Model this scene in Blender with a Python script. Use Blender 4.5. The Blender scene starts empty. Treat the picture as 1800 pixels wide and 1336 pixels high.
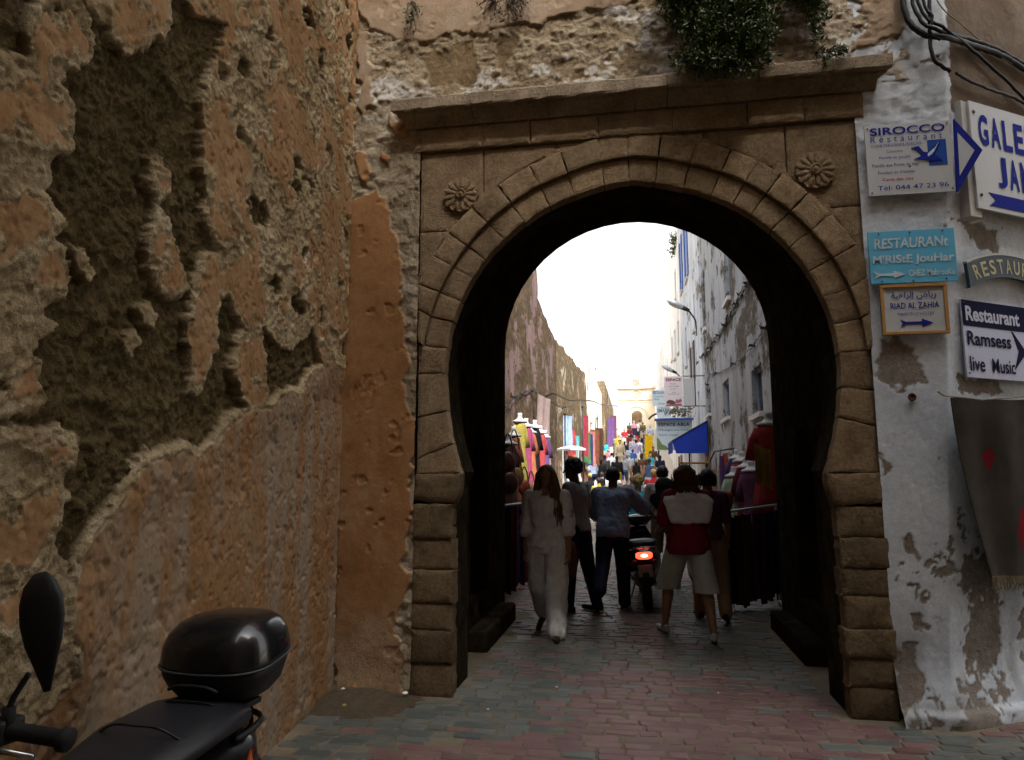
import bpy, bmesh, math, random
import numpy as np
from mathutils import Vector, Matrix
R = math.radians
random.seed(7)
S = bpy.context.scene
COL = S.collection

# ------------------------------------------------------------------ camera, sky, sun, exposure
cam = bpy.data.cameras.new('camera'); camo = bpy.data.objects.new('camera', cam); COL.objects.link(camo)
camo.location = (0, 0, 1.55)
camo.rotation_euler = (R(90 + 8.05), 0, R(9.8))
cam.sensor_width = 36.0
cam.lens = 36.0 * 1250.0 / 1800.0
cam.clip_start = 0.05; cam.clip_end = 3000
S.camera = camo

W = bpy.data.worlds.new('World'); S.world = W; W.use_nodes = True
wn = W.node_tree.nodes; wl = W.node_tree.links
bg = wn['Background']
sky = wn.new('ShaderNodeTexSky'); sky.sky_type = 'NISHITA'; sky.sun_disc = False
SUN_EL, SUN_AZ = R(54), R(150)        # azimuth measured from +Y towards +X
sky.sun_elevation = SUN_EL; sky.sun_rotation = SUN_AZ
sky.air_density = 1.0; sky.dust_density = 6.0; sky.ozone_density = 1.0
hs = wn.new('ShaderNodeHueSaturation'); hs.inputs['Saturation'].default_value = 0.10
wl.new(sky.outputs[0], hs.inputs['Color']); wl.new(hs.outputs[0], bg.inputs['Color'])
bg.inputs['Strength'].default_value = 0.15

sl = bpy.data.lights.new('sun', 'SUN'); sl.energy = 2.6; sl.angle = R(9); sl.color = (1.0, 0.95, 0.87)
so = bpy.data.objects.new('sun', sl); COL.objects.link(so)
sd = Vector((math.sin(SUN_AZ) * math.cos(SUN_EL), math.cos(SUN_AZ) * math.cos(SUN_EL), math.sin(SUN_EL)))
so.rotation_euler = (-sd).to_track_quat('-Z', 'Y').to_euler(); so.location = (0, 0, 30)

S.view_settings.view_transform = 'Standard'; S.view_settings.look = 'None'
S.view_settings.exposure = 1.75; S.view_settings.gamma = 1.0
S.render.engine = 'CYCLES'
S.cycles.use_denoising = True
S.cycles.max_bounces = 6; S.cycles.diffuse_bounces = 4; S.cycles.glossy_bounces = 2
S.cycles.transmission_bounces = 3; S.cycles.transparent_max_bounces = 4
S.cycles.caustics_reflective = False; S.cycles.caustics_refractive = False

# ------------------------------------------------------------------ numpy noise
def _hash(ix, iy, iz, seed):
    h = (ix.astype(np.int64) * 374761393 + iy.astype(np.int64) * 668265263 + iz.astype(np.int64) * 2147483647 + seed * 1274126177) & 0xFFFFFFFF
    h = ((h ^ (h >> 13)) * 1274126177) & 0xFFFFFFFF
    h = h ^ (h >> 16)
    return (h & 0xFFFF) / 65535.0
def vnoise(x, y, seed=0, z=None):
    x = np.asarray(x, float); y = np.asarray(y, float)
    ix = np.floor(x); iy = np.floor(y); fx = x - ix; fy = y - iy
    fx = fx * fx * (3 - 2 * fx); fy = fy * fy * (3 - 2 * fy)
    if z is None:
        o = np.zeros_like(ix)
        a = _hash(ix, iy, o, seed); b = _hash(ix + 1, iy, o, seed); c = _hash(ix, iy + 1, o, seed); d = _hash(ix + 1, iy + 1, o, seed)
        return (a + (b - a) * fx) * (1 - fy) + (c + (d - c) * fx) * fy
    z = np.asarray(z, float); iz = np.floor(z); fz = z - iz; fz = fz * fz * (3 - 2 * fz)
    r = []
    for k in (0, 1):
        a = _hash(ix, iy, iz + k, seed); b = _hash(ix + 1, iy, iz + k, seed); c = _hash(ix, iy + 1, iz + k, seed); d = _hash(ix + 1, iy + 1, iz + k, seed)
        r.append((a + (b - a) * fx) * (1 - fy) + (c + (d - c) * fx) * fy)
    return r[0] + (r[1] - r[0]) * fz
def fbm(x, y, oct=4, seed=0, z=None):
    s = 0; a = 0.5; t = 0
    for k in range(oct):
        f = 2.03 ** k
        s = s + a * vnoise(x * f + 17.3 * k, y * f - 9.1 * k, seed + k, None if z is None else z * f); t += a; a *= 0.5
    return s / t
def worley(x, y, seed=0):
    ix = np.floor(x); iy = np.floor(y); best = np.full(np.shape(x), 9.0); cid = np.zeros(np.shape(x)); z0 = np.zeros_like(ix)
    for dx in (-1, 0, 1):
        for dy in (-1, 0, 1):
            px = ix + dx + _hash(ix + dx, iy + dy, z0, seed); py = iy + dy + _hash(ix + dx, iy + dy, z0, seed + 5)
            d = (px - x) ** 2 + (py - y) ** 2
            m = d < best; best = np.where(m, d, best); cid = np.where(m, _hash(ix + dx, iy + dy, z0, seed + 9), cid)
    return np.sqrt(best), cid
def sstep(a, b, x):
    t = np.clip((x - a) / (b - a), 0, 1); return t * t * (3 - 2 * t)
def polysd(x, y, poly):
    """signed distance, positive inside"""
    d = np.full(x.shape, 1e9); ins = np.zeros(x.shape, bool); n = len(poly)
    for i in range(n):
        ax, ay = poly[i]; bx, by = poly[(i + 1) % n]
        ex, ey = bx - ax, by - ay; L = ex * ex + ey * ey + 1e-12
        t = np.clip(((x - ax) * ex + (y - ay) * ey) / L, 0, 1)
        d = np.minimum(d, (x - ax - t * ex) ** 2 + (y - ay - t * ey) ** 2)
        c = ((ay > y) != (by > y)) & (x < (bx - ax) * (y - ay) / (by - ay + 1e-12) + ax); ins ^= c
    d = np.sqrt(d); return np.where(ins, d, -d)
def polys_sd(x, y, L):
    s = np.full(x.shape, -9.0)
    for p in L: s = np.maximum(s, polysd(x, y, p))
    return s

# ------------------------------------------------------------------ object helpers
def link(o, parent=None):
    COL.objects.link(o)
    if parent is not None: o.parent = parent
    return o
def tag(o, label=None, cat=None, group=None, kind=None):
    if label: o['label'] = label
    if cat: o['category'] = cat
    if group: o['group'] = group
    if kind: o['kind'] = kind
    return o
def empty(name, loc=(0, 0, 0), rz=0.0, label=None, cat=None, group=None):
    o = bpy.data.objects.new(name, None); o.empty_display_size = 0.1; link(o)
    o.location = loc; o.rotation_euler = (0, 0, rz); return tag(o, label, cat, group)
def mesh_from(name, v, f, mats=None, midx=None, smooth=False):
    me = bpy.data.meshes.new(name)
    me.from_pydata([tuple(p) for p in v], [], [tuple(int(i) for i in q) for q in f])
    if mats:
        for m in (mats if isinstance(mats, (list, tuple)) else [mats]): me.materials.append(m)
    if midx is not None: me.polygons.foreach_set('material_index', np.asarray(midx, np.int32))
    if smooth: me.polygons.foreach_set('use_smooth', np.ones(len(me.polygons), bool))
    me.update(); return me
def obj(name, me, parent=None, loc=None, rot=None):
    o = bpy.data.objects.new(name, me); link(o, parent)
    if loc is not None: o.location = loc
    if rot is not None: o.rotation_euler = rot
    return o
class MB:
    def __init__(s): s.v = []; s.f = []; s.m = []; s.cur = 0
    def add(s, v, f):
        b = len(s.v); s.v += [tuple(p) for p in v]; s.f += [tuple(i + b for i in q) for q in f]; s.m += [s.cur] * len(f); return s
    def box(s, x0, x1, y0, y1, z0, z1, bev=0.0):
        if bev <= 0:
            v = [(x0,y0,z0),(x1,y0,z0),(x1,y1,z0),(x0,y1,z0),(x0,y0,z1),(x1,y0,z1),(x1,y1,z1),(x0,y1,z1)]
            return s.add(v, [(0,3,2,1),(4,5,6,7),(0,1,5,4),(1,2,6,5),(2,3,7,6),(3,0,4,7)])
        bm = bmesh.new(); bmesh.ops.create_cube(bm, size=1)
        for q in bm.verts: q.co = Vector(((x0+x1)/2 + q.co.x*(x1-x0), (y0+y1)/2 + q.co.y*(y1-y0), (z0+z1)/2 + q.co.z*(z1-z0)))
        bmesh.ops.bevel(bm, geom=bm.edges[:], offset=bev, segments=2, profile=0.5, affect='EDGES')
        return s.bm(bm)
    def bm(s, bm):
        bm.verts.ensure_lookup_table(); bm.verts.index_update()
        s.add([q.co[:] for q in bm.verts], [[q.index for q in f.verts] for f in bm.faces]); bm.free(); return s
    def tube(s, pts, rad, n=8, caps=True, flat=1.0):
        pts = [Vector(p) for p in pts]; k = len(pts)
        rad = rad if isinstance(rad, (list, tuple)) else [rad] * k
        v = []; up = None
        for i, p in enumerate(pts):
            t = (pts[min(i + 1, k - 1)] - pts[max(i - 1, 0)]).normalized()
            if up is None:
                up = Vector((0, 0, 1)) if abs(t.z) < 0.9 else Vector((0, 1, 0))
            a = t.cross(up)
            if a.length < 1e-5: a = t.cross(Vector((1, 0.1, 0)))
            a.normalize(); b = a.cross(t).normalized(); up = b
            for j in range(n):
                w = 2 * math.pi * j / n
                v.append(p + a * (rad[i] * math.cos(w)) + b * (rad[i] * flat * math.sin(w)))
        f = [(i*n + j, i*n + (j+1) % n, (i+1)*n + (j+1) % n, (i+1)*n + j) for i in range(k-1) for j in range(n)]
        if caps: f += [tuple(range(n))[::-1], tuple(range((k-1)*n, k*n))]
        return s.add(v, f)
    def lathe(s, prof, n=16, loc=(0,0,0), axis='z', sx=1.0, sy=1.0):
        v = []; f = []; k = len(prof)
        for r, h in prof:
            for j in range(n):
                a = 2*math.pi*j/n; p = (r*math.cos(a)*sx, r*math.sin(a)*sy, h)
                if axis == 'x': p = (p[2], p[0], p[1])
                if axis == 'y': p = (p[0], p[2], p[1])
                v.append((p[0]+loc[0], p[1]+loc[1], p[2]+loc[2]))
        for i in range(k-1):
            for j in range(n): f.append((i*n+j, i*n+(j+1) % n, (i+1)*n+(j+1) % n, (i+1)*n+j))
        f += [tuple(range(n))[::-1], tuple(range((k-1)*n, k*n))]
        return s.add(v, f)
    def ell(s, c, r, n=12, m=8, rot=None):
        v = []; f = []
        for i in range(m+1):
            th = math.pi*i/m
            for j in range(n):
                a = 2*math.pi*j/n; p = Vector((r[0]*math.sin(th)*math.cos(a), r[1]*math.sin(th)*math.sin(a), r[2]*math.cos(th)))
                if rot is not None: p = rot @ p
                v.append((p.x+c[0], p.y+c[1], p.z+c[2]))
        for i in range(m):
            for j in range(n): f.append((i*n+j, (i+1)*n+j, (i+1)*n+(j+1) % n, i*n+(j+1) % n))
        return s.add(v, f)
    def prism(s, poly, y0, y1):
        """poly in (x,z), extruded from y0 (front) to y1 (back)"""
        n = len(poly); v = [(x, y0, z) for x, z in poly] + [(x, y1, z) for x, z in poly]
        f = [tuple(range(n)), tuple(range(2*n-1, n-1, -1))] + [(i, i+n, (i+1) % n + n, (i+1) % n) for i in range(n)]
        return s.add(v, f)
    def mesh(s, name, mats, smooth=False):
        me = mesh_from(name, s.v, s.f, mats, s.m, smooth); return me
    def build(s, name, mats, parent=None, smooth=False, loc=None, rot=None, angle=None):
        me = s.mesh(name, mats, smooth)
        if angle is not None:
            me.polygons.foreach_set('use_smooth', np.ones(len(me.polygons), bool)); me.set_sharp_from_angle(angle=R(angle))
        return obj(name, me, parent, loc, rot)
def plate(outer, holes, depth):
    """flat plate with holes in local (x,y) plane -> verts, faces; extruded +-depth/2 in z"""
    cu = bpy.data.curves.new('tmp', 'CURVE'); cu.dimensions = '2D'; cu.fill_mode = 'BOTH'; cu.extrude = depth / 2
    for ring in [outer] + holes:
        sp = cu.splines.new('POLY'); sp.points.add(len(ring) - 1); sp.use_cyclic_u = True
        for p, q in zip(sp.points, ring): p.co = (q[0], q[1], 0, 1)
    o = bpy.data.objects.new('tmp', cu); me = bpy.data.meshes.new_from_object(o)
    v = [p.co[:] for p in me.vertices]; f = [list(p.vertices) for p in me.polygons]
    bpy.data.objects.remove(o); bpy.data.curves.remove(cu); bpy.data.meshes.remove(me)
    return v, f

# ------------------------------------------------------------------ materials
def N(nt, t, **k):
    n = nt.nodes.new(t)
    for a, b in k.items(): setattr(n, a, b)
    return n
def ramp(nt, fac, stops):
    r = N(nt, 'ShaderNodeValToRGB'); e = r.color_ramp.elements
    while len(e) < len(stops): e.new(0.5)
    for q, (p, c) in zip(e, stops): q.position = p; q.color = (c[0], c[1], c[2], 1) if not isinstance(c, (int, float)) else (c, c, c, 1)
    nt.links.new(fac, r.inputs[0]); return r.outputs[0]
def mixc(nt, fac, a, b, mode='MIX'):
    m = N(nt, 'ShaderNodeMix', data_type='RGBA', blend_type=mode)
    for s_, val in ((0, fac), (6, a), (7, b)):
        if hasattr(val, 'is_linked') or isinstance(val, bpy.types.NodeSocket): nt.links.new(val, m.inputs[s_])
        elif s_ == 0: m.inputs[0].default_value = val
        else: m.inputs[s_].default_value = (val[0], val[1], val[2], 1)
    return m.outputs[2]
def noise(nt, co, scale, detail=4, rough=0.6, stretch=None):
    n = N(nt, 'ShaderNodeTexNoise'); n.inputs['Scale'].default_value = scale; n.inputs['Detail'].default_value = detail; n.inputs['Roughness'].default_value = rough
    if stretch:
        mp = N(nt, 'ShaderNodeMapping'); mp.inputs['Scale'].default_value = stretch; nt.links.new(co, mp.inputs[0]); co = mp.outputs[0]
    nt.links.new(co, n.inputs['Vector']); return n.outputs['Fac']
def bump(nt, h, strength, dist, prev=None):
    b = N(nt, 'ShaderNodeBump'); b.inputs['Strength'].default_value = strength; b.inputs['Distance'].default_value = dist
    nt.links.new(h, b.inputs['Height'])
    if prev is not None: nt.links.new(prev, b.inputs['Normal'])
    return b.outputs[0]
def base_mat(name):
    m = bpy.data.materials.new(name); m.use_nodes = True; nt = m.node_tree
    b = nt.nodes['Principled BSDF']; b.inputs['Specular IOR Level'].default_value = 0.25
    return m, nt, b
def coords(nt, kind='Object'):
    return N(nt, 'ShaderNodeTexCoord').outputs[kind]
def worldpos(nt):
    return N(nt, 'ShaderNodeNewGeometry').outputs['Position']
_mc = {}
def simple(name, c, rough=0.7, scale=12, var=0.25, bmp=0.0, bscale=60, metal=0.0, spec=0.25, coat=0.0, rnd=0.0):
    if name in _mc: return _mc[name]
    m, nt, b = base_mat(name); co = coords(nt)
    n = noise(nt, co, scale, 5, 0.65)
    lo = [q * (1 - var) for q in c]; hi = [min(1, q * (1 + var)) for q in c]
    col = ramp(nt, n, [(0.3, lo), (0.7, hi)])
    if rnd:
        oi = N(nt, 'ShaderNodeObjectInfo'); mr = N(nt, 'ShaderNodeMapRange'); mr.inputs[3].default_value = 1 - rnd; mr.inputs[4].default_value = 1 + rnd
        nt.links.new(oi.outputs['Random'], mr.inputs[0])
        hs = N(nt, 'ShaderNodeHueSaturation'); nt.links.new(mr.outputs[0], hs.inputs['Value']); nt.links.new(col, hs.inputs['Color']); col = hs.outputs[0]
    nt.links.new(col, b.inputs['Base Color'])
    b.inputs['Roughness'].default_value = rough; b.inputs['Metallic'].default_value = metal; b.inputs['Specular IOR Level'].default_value = spec; b.inputs['Coat Weight'].default_value = coat
    if bmp: nt.links.new(bump(nt, noise(nt, co, bscale, 5, 0.7), bmp, 0.01), b.inputs['Normal'])
    _mc[name] = m; return m

def stone_mat(name, c0, c1, c2, pit=1.0, rnd=0.16):
    m, nt, b = base_mat(name); co = worldpos(nt)
    n1 = noise(nt, co, 5, 6, 0.65); n2 = noise(nt, co, 40, 6, 0.75); n4 = noise(nt, co, 150, 4, 0.75)
    col = ramp(nt, n1, [(0.3, c0), (0.5, c1), (0.72, c2)])
    col = mixc(nt, 0.75, col, ramp(nt, n2, [(0.3, 0.66), (0.5, 1.0), (0.72, 1.38)]), 'MULTIPLY'); col = mixc(nt, 0.7, col, ramp(nt, n4, [(0.3, 0.66), (0.5, 1.0), (0.7, 1.38)]), 'MULTIPLY')
    oi = N(nt, 'ShaderNodeObjectInfo'); mr = N(nt, 'ShaderNodeMapRange'); mr.inputs[3].default_value = 1 - rnd; mr.inputs[4].default_value = 1 + rnd
    nt.links.new(oi.outputs['Random'], mr.inputs[0]); hs = N(nt, 'ShaderNodeHueSaturation'); nt.links.new(mr.outputs[0], hs.inputs['Value']); nt.links.new(col, hs.inputs['Color'])
    nt.links.new(hs.outputs[0], b.inputs['Base Color']); b.inputs['Roughness'].default_value = 0.92; b.inputs['Specular IOR Level'].default_value = 0.12
    vo = N(nt, 'ShaderNodeTexVoronoi'); vo.inputs['Scale'].default_value = 55; nt.links.new(co, vo.inputs['Vector'])
    pits = ramp(nt, vo.outputs['Distance'], [(0.0, 0.0), (0.28, 1.0)])
    gate = ramp(nt, noise(nt, co, 9, 3), [(0.45, 0.0), (0.62, 1.0)])
    pm = mixc(nt, gate, (1, 1, 1), pits)
    nb = bump(nt, pm, 0.9 * pit, 0.02)
    nb = bump(nt, n2, 0.9 * pit, 0.02, nb)
    nb = bump(nt, n4, 0.8 * pit, 0.008, nb)
    nt.links.new(nb, b.inputs['Normal']); return m
STONE = stone_mat('gate_sandstone', (0.17, 0.113, 0.064), (0.255, 0.178, 0.104), (0.33, 0.24, 0.15))
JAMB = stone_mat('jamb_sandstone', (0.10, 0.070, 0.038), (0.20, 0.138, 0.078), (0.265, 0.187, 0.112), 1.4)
CORN = stone_mat('cornice_stone', (0.19, 0.14, 0.092), (0.27, 0.205, 0.14), (0.35, 0.28, 0.20))
DARKP = stone_mat('tunnel_shade_plaster', (0.014, 0.011, 0.007), (0.028, 0.022, 0.014), (0.055, 0.042, 0.028), 1.0)  # near black: the shade of reveal and passage is put into the colour
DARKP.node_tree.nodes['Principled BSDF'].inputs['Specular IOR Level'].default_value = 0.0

def layer_mat(name, A, B, C, D=None, E=None, fine=1.0, streak=False):
    """old wall: layers chosen by the point attribute 'lay' (r = second coat, g = finishing coat, b = lower panel, a = paint marks)"""
    m, nt, b = base_mat(name); co = worldpos(nt)
    at = N(nt, 'ShaderNodeAttribute'); at.attribute_name = 'lay'
    sp = N(nt, 'ShaderNodeSeparateColor'); nt.links.new(at.outputs['Color'], sp.inputs[0])
    n1 = noise(nt, co, 3.2, 6, 0.65); n2 = noise(nt, co, 26, 6, 0.75); n3 = noise(nt, co, 120, 4, 0.7)
    nv = noise(nt, co, 5, 5, 0.6, (1.0, 1.0, 0.12))
    def lay(c):
        q = ramp(nt, n1, [(0.32, c[0]), (0.5, c[1]), (0.7, c[2])])
        return q
    col = lay(A)
    col = mixc(nt, sp.outputs[0], col, lay(B)); col = mixc(nt, sp.outputs[1], col, lay(C))
    if D:
        dc = lay(D)
        if streak: dc = mixc(nt, ramp(nt, nv, [(0.47, 0.0), (0.60, 0.8)]), dc, D[3])
        col = mixc(nt, sp.outputs[2], col, dc)
    mx = N(nt, 'ShaderNodeMath', operation='MAXIMUM'); nt.links.new(sp.outputs[1], mx.inputs[0]); nt.links.new(sp.outputs[2], mx.inputs[1])
    mo = N(nt, 'ShaderNodeMapRange'); mo.inputs[3].default_value = 0.85; mo.inputs[4].default_value = 0.42; nt.links.new(mx.outputs[0], mo.inputs[0])
    col = mixc(nt, mo.outputs[0], col, ramp(nt, n2, [(0.28, 0.62), (0.5, 1.0), (0.74, 1.42)]), 'MULTIPLY')
    col = mixc(nt, mo.outputs[0], col, ramp(nt, n3, [(0.3, 0.66), (0.5, 1.0), (0.72, 1.4)]), 'MULTIPLY')
    if E: col = mixc(nt, at.outputs['Alpha'], col, E)
    nt.links.new(col, b.inputs['Base Color']); b.inputs['Roughness'].default_value = 0.95; b.inputs['Specular IOR Level'].default_value = 0.1
    sm = N(nt, 'ShaderNodeMapRange'); sm.inputs[3].default_value = 0.95*fine; sm.inputs[4].default_value = 0.17*fine; nt.links.new(mx.outputs[0], sm.inputs[0])
    nb = None
    for h_, d_ in ((n2, 0.028), (n3, 0.010), (noise(nt, co, 320, 3, 0.7), 0.004)):
        nb = bump(nt, h_, 0.6, d_, nb); nt.links.new(sm.outputs[0], nb.node.inputs['Strength'])
    nt.links.new(nb, b.inputs['Normal']); return m

def sheet(name, P, H, Nrm, lay, mat, parent=None):
    """P: (nu,nv,3) base points, H: heights along Nrm (nu,nv,3), lay (nu,nv,4)"""
    nu, nv = H.shape
    V = (P + Nrm * H[..., None]).reshape(-1, 3).astype(np.float32)
    i = np.arange(nu * nv).reshape(nu, nv)
    F = np.stack([i[:-1, :-1], i[1:, :-1], i[1:, 1:], i[:-1, 1:]], -1).reshape(-1, 4)
    me = bpy.data.meshes.new(name); me.vertices.add(len(V)); me.vertices.foreach_set('co', V.ravel())
    me.loops.add(F.size); me.loops.foreach_set('vertex_index', F.ravel().astype(np.int32))
    me.polygons.add(len(F)); me.polygons.foreach_set('loop_start', np.arange(0, F.size, 4, dtype=np.int32))
    me.update(calc_edges=True); me.polygons.foreach_set('use_smooth', np.ones(len(F), bool))
    a = me.attributes.new('lay', 'FLOAT_COLOR', 'POINT'); a.data.foreach_set('color', lay.reshape(-1).astype(np.float32))
    me.materials.append(mat); me.validate(); return obj(name, me, parent)

def gz(y):
    """height of the street: level through the gate, then climbing"""
    return 0.52 * math.log1p(math.exp((y - 28.0) / 4.0)) if y < 200 else 0.13 * (y - 28)
# ------------------------------------------------------------------ ground and paving
def sand_mat():
    m, nt, b = base_mat('sandy_joint'); co = worldpos(nt)
    n1 = noise(nt, co, 2.0, 6, 0.65); n2 = noise(nt, co, 90, 4, 0.7)
    col = ramp(nt, n1, [(0.3, (0.105, 0.086, 0.056)), (0.55, (0.16, 0.13, 0.088)), (0.75, (0.225, 0.19, 0.135))])
    col = mixc(nt, 0.6, col, ramp(nt, n2, [(0.3, 0.6), (0.7, 1.3)]), 'MULTIPLY')
    nt.links.new(col, b.inputs['Base Color']); b.inputs['Roughness'].default_value = 0.95
    nt.links.new(bump(nt, n2, 0.6, 0.006), b.inputs['Normal']); return m
def pave_mat(name, c0, c1):
    m, nt, b = base_mat(name); co = worldpos(nt)
    n1 = noise(nt, co, 4.2, 5, 0.6); n2 = noise(nt, co, 60, 5, 0.7)
    oi = N(nt, 'ShaderNodeObjectInfo'); ge = N(nt, 'ShaderNodeNewGeometry')
    rr = N(nt, 'ShaderNodeMath', operation='ADD'); nt.links.new(oi.outputs['Random'], rr.inputs[0]); nt.links.new(ge.outputs['Random Per Island'], rr.inputs[1])
    fr = N(nt, 'ShaderNodeMath', operation='FRACT'); nt.links.new(rr.outputs[0], fr.inputs[0])
    col = mixc(nt, fr.outputs[0], c0, c1)
    dust = ramp(nt, n1, [(0.50, 0.0), (0.76, 0.5)])
    col = mixc(nt, dust, col, (0.20, 0.165, 0.11))
    col = mixc(nt, 0.6, col, ramp(nt, n2, [(0.3, 0.65), (0.7, 1.3)]), 'MULTIPLY')
    nt.links.new(col, b.inputs['Base Color'])
    nt.links.new(ramp(nt, n2, [(0.3, 0.34), (0.7, 0.6)]), b.inputs['Roughness']); b.inputs['Specular IOR Level'].default_value = 0.28
    nt.links.new(bump(nt, n2, 0.35, 0.006), b.inputs['Normal']); return m
SAND = sand_mat()
P_RED = pave_mat('red_paver', (0.115, 0.060, 0.057), (0.172, 0.096, 0.089))
P_GREY = pave_mat('grey_paver', (0.066, 0.076, 0.069), (0.118, 0.125, 0.114))
def far_pave():
    m, nt, b = base_mat('far_paving'); co = worldpos(nt)
    br = N(nt, 'ShaderNodeTexBrick'); br.inputs['Scale'].default_value = 4.0; br.inputs['Color1'].default_value = (0.36, 0.33, 0.29, 1); br.inputs['Color2'].default_value = (0.42, 0.36, 0.31, 1); br.inputs['Mortar'].default_value = (0.3, 0.26, 0.2, 1)
    nt.links.new(co, br.inputs['Vector']); nt.links.new(br.outputs[0], b.inputs['Base Color']); b.inputs['Roughness'].default_value = 0.7; return m
FARP = far_pave()
ys = [-60, -20, -6] + list(np.arange(-4, 24.5, 1.0)) + list(np.arange(25, 60, 1.5)) + list(range(60, 131, 5)) + [400, 1500]
xs = [-900, -60, -12, -4, 0, 4, 12, 60, 900]
def gzz(y): return gz(y) if y < 130 else gz(130)
v = [(x, y, gzz(y) + 0.009*(y < 23)) for y in ys for x in xs]; nx = len(xs)
f = [(i*nx+j, i*nx+j+1, (i+1)*nx+j+1, (i+1)*nx+j) for i in range(len(ys)-1) for j in range(nx-1)]
mi = [0 if ys[i] < 22.9 else 1 for i in range(len(ys)-1) for j in range(nx-1)]
ground = obj('ground', mesh_from('ground', v, f, [SAND, FARP], mi, True)); tag(ground, 'sandy ground between and under the street paving', 'ground', kind='structure')
paving = empty('street_paving', (0, 3.4, 0), label='red and grey block paving running through the gateway', cat='paving'); paving['kind'] = 'structure'
def paver_mesh(L, Wd, seed):
    """rounded block, top at z = 0.016"""
    rn = random.Random(seed); c = 0.012
    ring = []
    for sx, sy in ((1, 1), (-1, 1), (-1, -1), (1, -1)):
        X, Y = sx*L/2, sy*Wd/2
        a = [(X - sx*c, Y), (X, Y - sy*c)]
        if sx*sy > 0: a = a[::-1]
        ring += a
    ring = [(x + rn.uniform(-.003, .003), y + rn.uniform(-.003, .003)) for x, y in ring]
    v = [(x, y, -0.03) for x, y in ring] + [(x, y, 0.006) for x, y in ring]
    v += [(x*(1-0.014/L*1.0), y*(1-0.014/Wd), 0.015 + rn.uniform(-.003, .003)) for x, y in ring]
    n = 8; f = [(i, (i+1) % n, n+(i+1) % n, n+i) for i in range(n)] + [(n+i, n+(i+1) % n, 2*n+(i+1) % n, 2*n+i) for i in range(n)]
    f.append(tuple(range(2*n, 3*n)))
    return v, f
LENS = [0.12, 0.155, 0.19, 0.225]
variants = {}
for li, L in enumerate(LENS):
    for k in range(2):
        vv, ff = paver_mesh(L, 0.094, li*10+k)
        for mn, mt in (('r', P_RED), ('g', P_GREY)):
            me = mesh_from('paver_block', vv, ff, mt); variants[(li, k, mn)] = me
stones = []
rp = random.Random(3)
y = 2.6; row = 0
while y < 24.0:
    x = -2.75 + rp.uniform(0, 0.2)
    while x < 4.6:
        li = rp.choices(range(4), (1, 3, 4, 2))[0]; L = LENS[li]; cx = x + L/2; x += L + 0.008
        yy = y + 0.05*math.sin(cx*0.9 + 0.6) + 0.012*math.sin(cx*4+row) - 0.03*cx*(1 if y < 8 else 0)
        if yy < 8.6 and yy > 5.0 and abs(cx) > 1.30 and yy > 5.15 and not (cx > 1.9 and yy < 5.1+ (cx-2)*.6): continue
        if yy > 8.6 and (cx < -2.55 or cx > 2.35): continue
        if yy < 5.3 and cx < -2.2 + 0.10*(5.2-yy) - 0.05: continue
        wl_ = -2.25 + 0.10*(5.2-yy)
        if yy < 5.3 and (cx - wl_) < 0.40*fbm(np.array(yy*1.7), np.array(cx*1.3), 3, 5) - 0.10 + (0.42 if yy > 4.75 else 0.0): continue
        if cx > 1.75 and yy > 4.95 and (yy - 5.0) > (cx - 1.9)*0.55 - .02: continue
        if rp.random() < 0.006: continue
        t = float(fbm(np.array(cx*0.75 + 3), np.array(yy*0.75), 3, 11))
        edge = max(0, abs(cx) - 1.2)*0.35
        red = rp.random() < min(0.95, max(0.05, (t - 0.40)*4.2 - edge + (0.25 if 3.4 < yy < 5.6 and -1.3 < cx < 1.6 else -0.1)))
        if yy < 4.6 and cx > 1.9: red = rp.random() < 0.12
        if 6.2 < yy < 8.6: red = rp.random() < 0.14
        stones.append((yy, cx, li, red, rp.randrange(2), rp.gauss(0, 0.035), rp.uniform(-.005, .004)))
    y += 0.1025; row += 1
vis = []
for st in stones:
    yy, cx = st[0], st[1]
    dx = cx*math.cos(R(9.8)) + yy*math.sin(R(9.8)); dz = -cx*math.sin(R(9.8)) + yy*math.cos(R(9.8))
    px = 900 + 1250*dx/(dz*0.99); vis.append(-40 < px < 1840 and 3.55 < yy)
order = sorted([i for i in range(len(stones)) if vis[i]], key=lambda i: stones[i][0]*1.0 + abs(stones[i][1])*0.1)
ind = set(order[:300])
mb = MB()
for i, (yy, cx, li, red, k, rz, dz) in enumerate(stones):
    if i in ind:
        o = obj('paver_block', variants[(li, k, 'r' if red else 'g')], paving); o.location = (cx, yy-3.4, gz(yy) + dz); o.rotation_euler = (rp.uniform(-.02, .02), rp.uniform(-.02, .02), rz)
    else:
        me = variants[(li, k, 'r')]; c, s_ = math.cos(rz), math.sin(rz); mb.cur = 0 if red else 1
        g = gz(yy); sl_ = (gz(yy+.1)-g)/.1
        mb.add([(cx + p.co.x*c - p.co.y*s_, yy - 3.4 + p.co.x*s_ + p.co.y*c, g + dz + p.co.z + sl_*p.co.y) for p in me.vertices], [list(q.vertices) for q in me.polygons])
o = mb.build('farther_pavers', [P_RED, P_GREY], paving); o['kind'] = 'stuff'

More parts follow.
